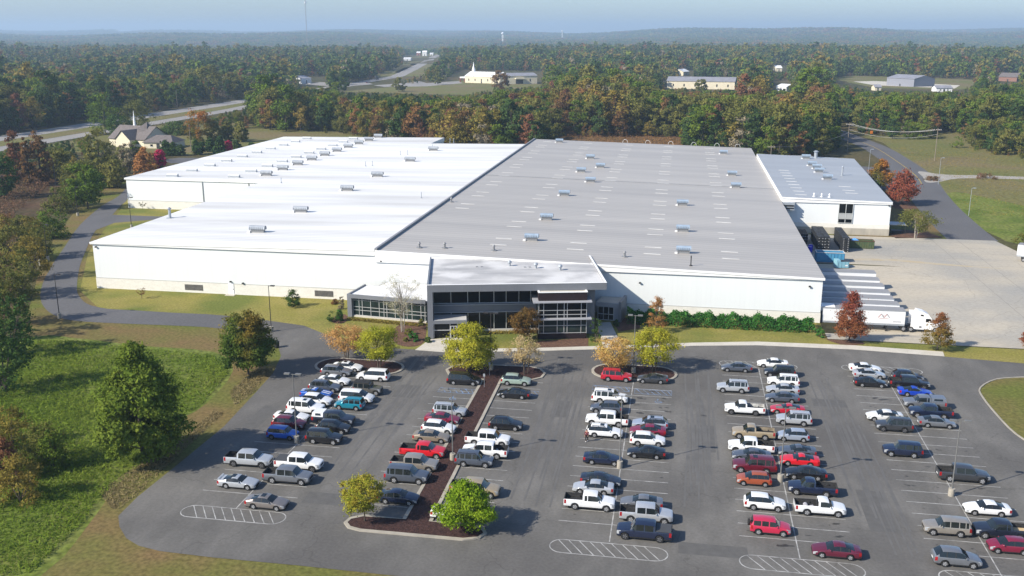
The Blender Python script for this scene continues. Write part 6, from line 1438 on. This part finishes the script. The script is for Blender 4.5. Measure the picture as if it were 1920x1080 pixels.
for k, (x, y, t_, w_, lf, lb) in enumerate(((628, 603, 582, 30, 'dark', 'broad clipped dark shrub at the left corner of the low glass wing'), (637, 602, 579, 16, 'hedge', 'upright clipped green shrub beside the low glass wing corner'), (627, 570, 561, 16, 'brown', 'brown shrub beside the louvre at the wing corner'), (640, 580, 550, 12, 'tan', 'tall thin tan shrub at the wing corner'),
        (775, 640, 620, 20, 'hedge', 'low green shrub in the mulch beside the entrance column'), (766, 628, 612, 16, 'olive', 'olive shrub in the mulch bed behind the low green one'), (790, 610, 598, 14, 'olive', 'olive shrub against the wing window'), (802, 642, 630, 14, 'dark', 'dark shrub at the foot of the entrance column'), (760, 640, 632, 12, 'olive', 'smallest olive shrub in the front of the mulch bed'),
        (1118, 641, 582, 26, 'dark', 'tall dark climbing shrub right of the brick bay'), (1154, 612, 599, 14, 'dark', 'round dark shrub right of the side lobby'), (1537, 632, 612, 18, 'hedge', 'round clipped bush at the right end of the hedge'),
        (1793, 277, 254, 26, 'green', 'bright green bush alone in the dry field'), (1917, 462, 424, 36, 'olive', 'green and yellow bush at the right edge beside the cut off trailer'), (1748, 338, 330, 26, 'scrub', 'low brown brush at the gravel track turning'), (1850, 335, 325, 40, 'scrub', 'low brown brush on the bank right of the gravel track'))):
    shrub(x, y, t_, w_, lf, lb, nleaf=1400, size=.17 if y > 500 else .32)
# long juniper hedge along the front wall
rng = np.random.default_rng(8); n = 16000
hx = rng.uniform(-8.5, 25.2, n); hy = rng.uniform(-1, 1, n); bump = 1.75 + .35 * np.sin(hx * 1.3) + .25 * np.sin(hx * 2.9 + 1) + .2 * rng.normal(size=n)
hz = bump * np.sqrt(np.clip(1 - hy ** 2, 0, 1)) * rng.uniform(.75, 1.08, n)
o = empty('hedge', (0, 174.0, 0), 0, 'long low green juniper hedge against the white front wall', 'hedge')
put('foliage', quad_mesh('hedge_foliage', leaf_quads(np.stack([hx, hy * 2.6, hz], 1), .34, rng), np.clip(.5 + .3 * np.sin(hx * 1.3) + rng.uniform(-.4, .4, n), 0, 1), LEAF['hedge']), o)
b = MB(); b.tube([(x, 0, 0) for x in (-8, 0, 8, 16, 24.8)], .05, 5)
for x in range(-8, 25): b.tube([(x, 0, 0), (x + .3, -1, .8), (x + .4, -1.8, 1.2)], [.05, .03, .01], 4)
b.build('stems', M_bark, o)
n = 2600; q = np.stack([rng.uniform(-60.5, -46, n), np.zeros(n), rng.uniform(.05, .35, n)], 1); q[:, 1] = 166.6 - (q[:, 0] + 61) * .121 + rng.uniform(-1.7, -.2, n)
tag(put('border_plants', quad_mesh('border_plants', leaf_quads(q, .22, rng), rng.uniform(0, 1, n), LEAF['gold'])), kind='stuff')
n = 1500; q = np.stack([rng.uniform(-36, -24, n), np.zeros(n), rng.uniform(.05, .35, n)], 1); q[:, 1] = 160.6 + (q[:, 0] + 38) * .23 + rng.uniform(-1.0, .4, n)
tag(put('border_plants', quad_mesh('border_plants', leaf_quads(q, .22, rng), rng.uniform(0, 1, n), LEAF['gold'])), kind='stuff')

# trees and thickets on the left, singly
LT = [(35, 348, 240, 40, 'rust', 'ovate', 'red orange tree at the far left before the highway'), (79, 348, 231, 40, 'brown', 'ovate', 'tan orange tree right of the red orange one at the far left'), (56, 350, 252, 22, 'brown', 'ovate', 'slim tan tree between two taller autumn trees at the far left'),
      (8, 372, 285, 60, 'dark', 'round', 'dark green tree on the left edge of the scrub'), (108, 338, 276, 52, 'olive', 'round', 'olive tree before the small church, left one'), (190, 335, 240, 50, 'olive', 'round', 'olive tree standing before the small church steeple'), (152, 352, 300, 72, 'olive', 'round', 'broad olive tree beyond the scrub'),
      (165, 392, 305, 60, 'green', 'round', 'big green tree on the outer side of the perimeter road'), (216, 352, 300, 46, 'olive', 'round', 'grey olive tree where the perimeter road vanishes behind the white block'), (243, 325, 268, 34, 'tan', 'round', 'thin grey tree before the church gable'), (259, 322, 264, 30, 'green', 'round', 'green tree before the low church wing'),
      (275, 334, 276, 44, 'cypress', 'ovate', 'orange tree beside the back corner of the white block'), (301, 320, 281, 23, 'crimson', 'round', 'crimson tree beside the white block roof edge'), (312, 292, 262, 28, 'pine', 'conic', 'dark cedar right of the church wing, left one'), (326, 292, 266, 22, 'pine', 'conic', 'dark cedar right of the church wing, middle one'), (338, 292, 271, 18, 'pine', 'round', 'low dark cedar at the right of the trio by the church wing'),
      (373, 290, 262, 24, 'dark', 'round', 'dark rounded evergreen left of the cedar row behind the roof'), (395, 284, 257, 24, 'pine', 'conic', 'dark conical cedar in the row behind the roof'), (413, 290, 254, 28, 'pine', 'conic', 'tall dark cedar left of the small crimson tree'), (430, 288, 264, 15, 'crimson', 'round', 'small crimson tree between dark cedars'), (443, 282, 262, 22, 'pine', 'conic', 'dark cedar right of the small crimson tree'),
      (375, 268, 205, 50, 'oak', 'round', 'round orange and green tree behind the dark cedars'), (403, 266, 226, 30, 'olive', 'ovate', 'first grey olive tree of three right of the round orange tree'), (428, 264, 228, 28, 'olive', 'ovate', 'middle grey olive tree of three right of the round orange tree'), (453, 266, 228, 28, 'olive', 'ovate', 'third grey olive tree of three right of the round orange tree'),
      (198, 252, 174, 66, 'green', 'round', 'tall spreading green tree behind the small church'), (258, 250, 186, 66, 'olive', 'round', 'dark spreading tree right of the church steeple before the highway'), (225, 262, 215, 44, 'dark', 'round', 'dark low tree between the church roof and the highway'), (330, 252, 228, 60, 'dark', 'dome', 'dark green mass of trees right of the church roof'), (472, 275, 268, 10, 'dark', 'round', 'small round bush on the lawn behind the roof')]
for x, y, t_, w_, lf, sh_, lb in LT:
    T({'pine': 'cedar_tree', 'crimson': 'ornamental_tree'}.get(lf, 'broadleaf_tree'), x, y, t_, w_, lf, sh_, lb, nleaf=3400, size=.62, base=.02 if lf in ('pine', 'dark') else .05, nclump=70, nb=7)
T('broadleaf_tree', 937, 172, 133, 34, 'brown', 'round', 'brown tree standing in front of the gap between church and hall', nleaf=1600, size=1.3, base=.1, nclump=40); T('broadleaf_tree', 1314, 174, 149, 24, 'olive', 'round', 'olive tree hiding the middle of the long cream shed', nleaf=1200, size=1.2, base=.08, nclump=36); T('broadleaf_tree', 821, 159, 141, 18, 'olive', 'round', 'small olive tree alone on the lawn left of the white steepled church', nleaf=700, size=1.2, base=.15, nclump=30); T('broadleaf_tree', 748, 172, 145, 26, 'olive', 'ovate', 'pale olive tree poking above the wood by the highway junction', nleaf=900, size=1.2, base=.1, nclump=30)
TH = [(113, 398, 348, 58, 'olive'), (138, 386, 342, 50, 'green'), (165, 366, 322, 50, 'dark'), (190, 352, 318, 46, 'green'), (98, 446, 386, 64, 'green'), (72, 484, 412, 66, 'olive'), (58, 524, 440, 72, 'gold'), (36, 560, 462, 80, 'olive'), (22, 610, 505, 90, 'olive'), (20, 668, 545, 92, 'dark'), (8, 735, 590, 110, 'dark'), (-30, 640, 500, 90, 'dark'), (-30, 560, 450, 90, 'brown'),
      (28, 492, 420, 66, 'olive'), (4, 470, 400, 60, 'gold'), (62, 450, 402, 50, 'gold'), (36, 434, 402, 44, 'olive'), (8, 428, 400, 44, 'brown'), (128, 366, 334, 40, 'olive')]
for k, (x, y, t_, w_, lf) in enumerate(TH):
    lbs = {'redtree': 'dark red and green shrub beside the perimeter road', 'purple': 'dark purple leaved tall shrub at the left edge', 'gold': 'yellowing shrub at the left edge thicket', 'brown': 'brownish shrub at the far side of the left thicket'}
    shrub(x, y, t_, w_, lf, lbs.get(lf, {'green': 'green shrub', 'olive': 'olive shrub', 'dark': 'dark green shrub'}.get(lf, 'shrub') + ' in the thicket left of the perimeter road'), nleaf=3400, size=.42, group='thicket left of the perimeter road', shape='round' if t_ < y - 60 else 'dome')
for x, y, t_, w_, lf, lb in ((22, 838, 758, 96, 'gold', 'yellow green bush at the lower left edge'), (84, 870, 790, 92, 'olive', 'dark olive bush right of the yellow green one at lower left'), (38, 940, 850, 84, 'gold', 'golden bush at the lower left'), (102, 882, 802, 56, 'green', 'round green bush casting a dark shadow at lower left'), (12, 905, 815, 62, 'rust', 'rusty red bush at the lower left edge'), (-40, 900, 790, 120, 'olive', 'olive bush just inside the lower left edge')):
    shrub(x, y, t_, w_, lf, lb, nleaf=4200, size=.24)

# ---- forest: species meshes shared by single trees and by the distant mass
def forest_mesh(name, leaf, shape, H, Rd, nleaf, size, base, seed, nb=5, nclump=24, spread=.30):
    rng = np.random.default_rng(seed); p, cv, c = crown_pts(rng, H * (1 - base) * .96, Rd / 1.15, shape, nclump, nleaf, .65, spread, .4); p[:, 2] += H * base
    val = np.clip(cv * .6 + rng.uniform(0, 1, len(p)) * .4, 0, 1)
    return quad_mesh(name, leaf_quads(p, size, rng, out=OUT), val, LEAF[leaf], trunk_mb(rng, H, H * .014, H * base, c, Rd / 1.15, nb))
SPEC = {}                                                           # unit height 20 m
for i, (lf, shp, Rd, base) in enumerate((('pine', 'pine', 5.2, .22), ('pine', 'conic', 4.9, .10), ('green', 'round', 6.8, .06), ('olive', 'round', 7.0, .06), ('olive', 'ovate', 5.8, .06), ('gold', 'round', 6.4, .07), ('brown', 'ovate', 5.4, .08), ('rust', 'ovate', 5.2, .08), ('tan', 'ovate', 5.2, .12), ('dark', 'round', 6.2, .04))):
    SPEC[i] = (lf, forest_mesh('forest_' + lf, lf, shp, 20, Rd, 3000 if lf != 'tan' else 1300, .85, base, 50 + i, 7), forest_mesh('far_' + lf, lf, shp, 20, Rd, 300, 2.3, base, 70 + i, 1, 16))
def copse_mesh(name, leafs, seed):
    rng = np.random.default_rng(seed); vs = []; vals = []
    for _ in range(22):
        x, y = rng.uniform(-24, 24, 2); h = rng.uniform(11, 19); rd = rng.uniform(4, 7)
        p, cv, c = crown_pts(rng, h * .9, rd, 'round', 8, 26, .7, .35, .4); p += np.array([x, y, h * .1]); vs.append(leaf_quads(p, 4.6, rng, out=OUT)); vals.append(np.clip(np.full(len(p), rng.uniform(0, 1)) * .7 + rng.uniform(0, .3, len(p)), 0, 1))
    return quad_mesh(name, np.concatenate(vs), np.concatenate(vals), LEAF[leafs])
COP = [copse_mesh('copse_' + l, l, 90 + i) for i, l in enumerate(('pine', 'olive', 'green', 'gold', 'brown'))]
SITE = [(-500, 1400), (-500, 330), (60, 330), (110, 340), (170, 330), (230, 312), (262, 322), (300, 322), (330, 290), (336, 262), (360, 250), (470, 243), (610, 250), (700, 268), (850, 298), (1040, 298), (1044, 256), (1275, 258), (1288, 288), (1400, 300), (1440, 306), (1530, 298), (1572, 283), (1566, 262), (1540, 240),
        (1548, 228), (1570, 228), (1625, 256), (1690, 262), (1752, 262), (1762, 250), (1800, 252), (1828, 290), (1920, 300), (2400, 300), (2400, 1400)]
KEEP = [[(43, 252), (110, 240), (167, 236), (230, 225), (240, 233), (173, 249), (93, 263)], [(299, 210), (367, 198), (457, 187), (457, 197), (393, 214), (353, 224), (300, 229)], [(640, 167), (700, 150), (745, 137), (790, 116), (806, 102), (822, 106), (790, 130), (760, 146), (700, 164), (650, 171)],
        [(835, 152), (866, 132), (1014, 134), (1016, 158), (960, 161), (840, 163), (780, 160)], [(690, 164), (850, 152), (920, 166), (860, 174), (700, 170)], [(1249, 150), (1378, 151), (1378, 165), (1249, 161)], [(1560, 150), (1600, 143), (1830, 149), (1800, 168), (1640, 166)],
        [(755, 114), (768, 95), (820, 95), (816, 112)], [(563, 144), (608, 144), (608, 157), (563, 157)], [(185, 262), (186, 224), (200, 236), (245, 238), (300, 238), (325, 262), (322, 278), (270, 278)], [(318, 258), (470, 243), (420, 290), (318, 290)], [(1453, 152), (1478, 152), (1478, 164), (1453, 164)], [(1275, 132), (1298, 132), (1298, 141), (1275, 141)], [(1450, 124), (1474, 124), (1474, 132), (1450, 132)], [(1870, 140), (1908, 140), (1908, 151), (1870, 151)], [(470, 245), (620, 250), (690, 262), (470, 262)]]
rng = np.random.default_rng(21); PTS = []                           # X, Y, z, height, species, distance
def smoothn(x, y, s, k): return math.sin(x / s + k) * math.sin(y / s * 1.13 + k * 2.1) + .5 * math.sin(x / s * 2.3 + y / s * 1.7 + k)
def species(X, Y, px, d):
    u = rng.random(); n1 = smoothn(X, Y, 90, 1.3); n2 = smoothn(X, Y, 60, 4.0)
    if px < 640 and d < 900: pr = [.38, .12, .12, .17, .06, .05, .04, .02, .02, .02] if n1 > -.5 else [.1, .05, .2, .3, .1, .1, .08, .03, .04, 0]
    elif px > 1560 and d < 900: pr = [.20, .10, .28, .16, .08, .03, .03, .01, .02, .09]
    elif d < 760 and n2 < -.15: pr = [.02, .02, .06, .12, .10, .22, .32, .05, .09, 0]
    elif d < 760 and n1 < .35: pr = [.07, .05, .22, .28, .15, .13, .06, .02, .02, .0]
    elif d < 1400: pr = [.22, .09, .18, .18, .09, .11, .09, .02, .02, .0] if n2 < .2 else [.5, .2, .1, .08, .04, .02, .03, .01, .02, 0]
    else: pr = [.30, .10, .16, .18, .10, .07, .06, .02, .01, 0]
    c = 0
    for i, q in enumerate(pr):
        c += q
        if u < c: return i
    return 3
def try_tree(X, Y, h, d):
    px, py = PX(X, Y, elev(X, Y))
    if in_poly(px, py, SITE): return
    if -356 < X < -298 and 380 < Y < 1250: return
    if -560 < X < -330 and 1150 < Y < 2160 and abs(X - float(np.interp(Y, [1150, 1420, 1830, 2160], [-352, -400, -485, -558]))) < 26: return
    z = elev(X, Y)
    for _ in range(5):
        ok = True; wpx_ = .36 * h / MPP(X, Y)
        for f in (.0, .2, .4, .55, .7, .85, 1.0, 1.1):
            qx, qy = PX(X, Y, z + h * f)
            for K in KEEP:
                if in_poly(qx, qy, K) or in_poly(qx - wpx_, qy, K) or in_poly(qx + wpx_, qy, K): ok = False; break
            if not ok: break
        if ok: break
        h *= .62
        if h < 3: return
    PTS.append((X, Y, z, h, species(X, Y, px, d), d))
def scatter(r0, r1, sp_, hm, amax=R(48)):
    n = int(r1 / sp_) + 1
    for i in range(-n, n):
        for j in range(int(-60 / sp_), n):
            X = (i + rng.uniform(-.42, .42)) * sp_; Y = (j + rng.uniform(-.42, .42)) * sp_; d = math.hypot(X, Y)
            if not r0 <= d < r1 or abs(math.atan2(X, Y) + YAW) > amax: continue
            h = hm * rng.uniform(.62, 1.28) * (1 + .14 * smoothn(X, Y, 70, 2)) * (1.28 if rng.random() < .07 else 1)
            px, py = PX(X, Y)
            if px > 1560 and d < 560: h *= .55
            if px < 275 and PX(X, Y)[1] > 258: h = min(h * .45, 7.0) * rng.uniform(.5, 1)
            if 480 < px < 640 and d < 520: h *= .9
            try_tree(X, Y, h, d)
scatter(300, 520, 6.5, 5.0); scatter(300, 700, 8.0, 18.5); scatter(700, 1500, 10.5, 17); scatter(1500, 2700, 17, 18)
near = sorted([p for p in PTS if -30 < PX(p[0], p[1], p[2] + p[3])[0] < 1950 and p[5] < 700], key=lambda p: -p[3] / p[5])
# the largest in view stand singly: take trees front to back in columns of the picture so that those seen are the ones kept
depth = sorted([p for p in PTS if -30 < PX(p[0], p[1], p[2] + p[3])[0] < 1950 and p[5] < 700], key=lambda p: p[5])
horizon = {}
vis = []
for p in depth:
    x, yt = PX(p[0], p[1], p[2] + p[3]); wq = .2 * p[3] / MPP(p[0], p[1]); cols = range(int((x - wq) // 6), int((x + wq) // 6) + 1)
    seen = sum(max(0, horizon.get(c, PX(p[0], p[1], p[2])[1]) - yt) for c in cols) * 6
    roof = 262 if 500 < x < 1410 else 9999
    if yt > roof: seen = 0
    vis.append((seen, p))
    for c in cols: horizon[c] = min(horizon.get(c, 9999), yt + 3)
vis.sort(key=lambda q: -q[0]); single = [p for s, p in vis[:225] if s > 0]; sset = {id(p) for p in single}
NAME = {0: 'pine_tree', 1: 'pine_tree', 2: 'broadleaf_tree', 3: 'broadleaf_tree', 4: 'broadleaf_tree', 5: 'broadleaf_tree', 6: 'broadleaf_tree', 7: 'broadleaf_tree', 8: 'broadleaf_tree', 9: 'broadleaf_tree'}
LOOK = {0: 'dark tall pine', 1: 'dark conical pine', 2: 'full green tree', 3: 'olive green tree', 4: 'narrow olive tree', 5: 'golden olive tree', 6: 'brown orange tree', 7: 'rust red tree', 8: 'thin nearly bare tan tree', 9: 'deep green round tree'}
for p in single:
    X, Y, z, h, s, d = p; px, py = PX(X, Y)
    where = ('left of the highway' if X < -330 else 'between the highway and the church yard') if px < 470 else 'on the left behind the white roofs' if px < 860 else 'straight behind the grey roof' if px < 1300 else 'behind the annex building' if px < 1570 else 'right of the access road'
    o = put(NAME[s], SPEC[s][1], None, (X, Y, z)); k = h / 20; o.scale = (k * rng.uniform(.85, 1.2), k * rng.uniform(.85, 1.2), k); o.rotation_euler = (0, 0, rng.uniform(0, 6.28))
    tag(o, f'{LOOK[s]} in the wood {where}', 'tree', f'{LOOK[s]}s in the wood {where}')
rest = [p for p in PTS if id(p) not in sset]
# clumps carry the wood to the horizon
far = []
for r0, r1, sp_ in ((2700, 6000, 42), (6000, 12000, 75), (12000, 15500, 150)):
    n = int(r1 / sp_) + 1
    for i in range(-n, n):
        for j in range(0, n):
            X = (i + rng.uniform(-.45, .45)) * sp_; Y = (j + rng.uniform(-.45, .45)) * sp_; d = math.hypot(X, Y)
            if r0 <= d < r1 and abs(math.atan2(X, Y) + YAW) < R(46):
                if smoothn(X, Y, 420, 3.1) > 1.12 or rng.random() < .05: continue
                far.append((X, Y, elev(X, Y) - 1, sp_ / 42 , int(rng.choice(5, p=[.34, .28, .2, .1, .08])), d))
src = bpy.data.collections.new('forest_kinds'); k = 0; objs = []
names = []
for i in range(10): objs.append(('a%02d' % i, SPEC[i][1]))
for i in range(10): objs.append(('b%02d' % i, SPEC[i][2]))
for i in range(5): objs.append(('c%02d' % i, COP[i]))
for nm, me_ in objs:
    oo = bpy.data.objects.new('forest_kind_' + nm, me_); src.objects.link(oo)
rows = []
for X, Y, z, h, s, d in rest: rows.append((X, Y, z - .1, s if d < 900 else 10 + s, h / 20 * rng.uniform(.9, 1.2), h / 20))
for X, Y, z, sc, s, d in far: rows.append((X, Y, z, 20 + s, sc * rng.uniform(.9, 1.2), (.8 + .35 * sc) * rng.uniform(.75, 1.15) if sc > 1.01 else rng.uniform(.8, 1.2)))
rows = np.array(rows); fm = bpy.data.meshes.new('forest'); fm.vertices.add(len(rows)); fm.vertices.foreach_set('co', rows[:, :3].ravel())
a = fm.attributes.new('kindex', 'INT', 'POINT'); a.data.foreach_set('value', rows[:, 3].astype(int))
a = fm.attributes.new('turn', 'FLOAT_VECTOR', 'POINT'); tv = np.zeros((len(rows), 3)); tv[:, 2] = rng.uniform(0, 6.283, len(rows)); a.data.foreach_set('vector', tv.ravel())
a = fm.attributes.new('size', 'FLOAT_VECTOR', 'POINT'); sv = np.stack([rows[:, 4], rows[:, 4], rows[:, 5]], 1); a.data.foreach_set('vector', sv.ravel()); fm.update()
fo = put('forest', fm); tag(fo, kind='stuff')
ng = bpy.data.node_groups.new('forest', 'GeometryNodeTree'); ng.interface.new_socket('Geometry', in_out='INPUT', socket_type='NodeSocketGeometry'); ng.interface.new_socket('Geometry', in_out='OUTPUT', socket_type='NodeSocketGeometry')
gi, go = ng.nodes.new('NodeGroupInput'), ng.nodes.new('NodeGroupOutput'); ip = ng.nodes.new('GeometryNodeInstanceOnPoints'); ci = ng.nodes.new('GeometryNodeCollectionInfo'); mp_ = ng.nodes.new('GeometryNodeMeshToPoints')
ci.inputs['Collection'].default_value = src; ci.inputs['Separate Children'].default_value = True; ci.inputs['Reset Children'].default_value = True; ip.inputs['Pick Instance'].default_value = True
def attr(nm, ty):
    q = ng.nodes.new('GeometryNodeInputNamedAttribute'); q.data_type = ty; q.inputs[0].default_value = nm; return q.outputs[0]
ng.links.new(gi.outputs[0], mp_.inputs[0]); ng.links.new(mp_.outputs[0], ip.inputs['Points']); ng.links.new(ci.outputs[0], ip.inputs['Instance'])
ng.links.new(attr('kindex', 'INT'), ip.inputs['Instance Index']); ng.links.new(attr('turn', 'FLOAT_VECTOR'), ip.inputs['Rotation']); ng.links.new(attr('size', 'FLOAT_VECTOR'), ip.inputs['Scale']); ng.links.new(ip.outputs[0], go.inputs[0])
md = fo.modifiers.new('forest', 'NODES'); md.node_group = ng
print('forest', len(single), len(rest), len(far))

# ---- rank grass on the meadow, scrub on the left, brush in the field: ground cover
def cover(name, poly, n, size, leaf, hz, z0=.03, asp=.3):
    rng_ = np.random.default_rng(n); xs_ = [p[0] for p in poly]; ys_ = [p[1] for p in poly]; out = []
    X = rng_.uniform(min(xs_), max(xs_), n * 4); Y = rng_.uniform(min(ys_), max(ys_), n * 4)
    for x, y in zip(X, Y):
        if in_poly(x, y, poly):
            q = smoothn(x, y, 5, 1) * .5 + smoothn(x, y, 13, 2) * .5
            if rng_.random() < .55 + .4 * q: out.append((x, y, rng_.uniform(.02, hz) * (1 + .5 * q)))
        if len(out) >= n: break
    c = np.array(out); c[:, 2] += z0
    val = np.clip(.5 + .25 * np.sin(c[:, 0] / 4) * np.sin(c[:, 1] / 5) + rng_.uniform(-.35, .35, len(c)), 0, 1)
    tag(put(name, quad_mesh(name, leaf_quads(c, size, rng_, .1, asp), val, LEAF[leaf])), kind='stuff')
mead = P([(0, 700), (65, 640), (150, 640), (260, 653), (400, 667), (430, 697), (380, 758), (335, 785), (295, 835), (215, 905), (150, 985), (60, 1075), (-60, 1090)])
cover('meadow_grass', mead, 46000, .62, 'grass', .30, asp=.14)
cover('dry_grass', P([(430, 735), (470, 700), (505, 690), (478, 735), (440, 762)]), 2500, .5, 'straw', .04, asp=.12)
cover('dry_grass', P([(185, 925), (240, 885), (300, 845), (350, 815), (400, 770), (420, 775), (330, 858), (262, 925), (215, 960)]), 6000, .5, 'straw', .04, asp=.12)
cover('scrub', P([(0, 470), (30, 400), (100, 345), (110, 325), (60, 322), (-60, 345), (-100, 480)]), 40000, .75, 'scrub', 1.3, asp=.16)
cover('broomsedge', [(-55, 405), (60, 405), (58, 520), (-60, 520)], 16000, 1.0, 'brown', .9, asp=.2)
cover('field_grass', [(86, 300), (200, 300), (260, 420), (150, 500), (100, 480), (96, 400)], 26000, .6, 'gold', .22, asp=.12)

# ------------------------------------------------------------------ air
hb = MB(); hb.box(-16400, 16400, -1700, 16400, -70, 196)
hz = hb.build('haze', bpy.data.materials.new('haze air')); hz['kind'] = 'stuff'
hm = hz.material_slots[0].material; hm.use_nodes = True; n, l = hm.node_tree.nodes, hm.node_tree.links
n.remove(n['Principled BSDF']); pv = n.new('ShaderNodeVolumePrincipled'); pv.inputs['Color'].default_value = (.55, .74, .96, 1); pv.inputs['Density'].default_value = 1.5e-4; pv.inputs['Anisotropy'].default_value = .1
l.new(pv.outputs[0], n['Material Output'].inputs['Volume'])
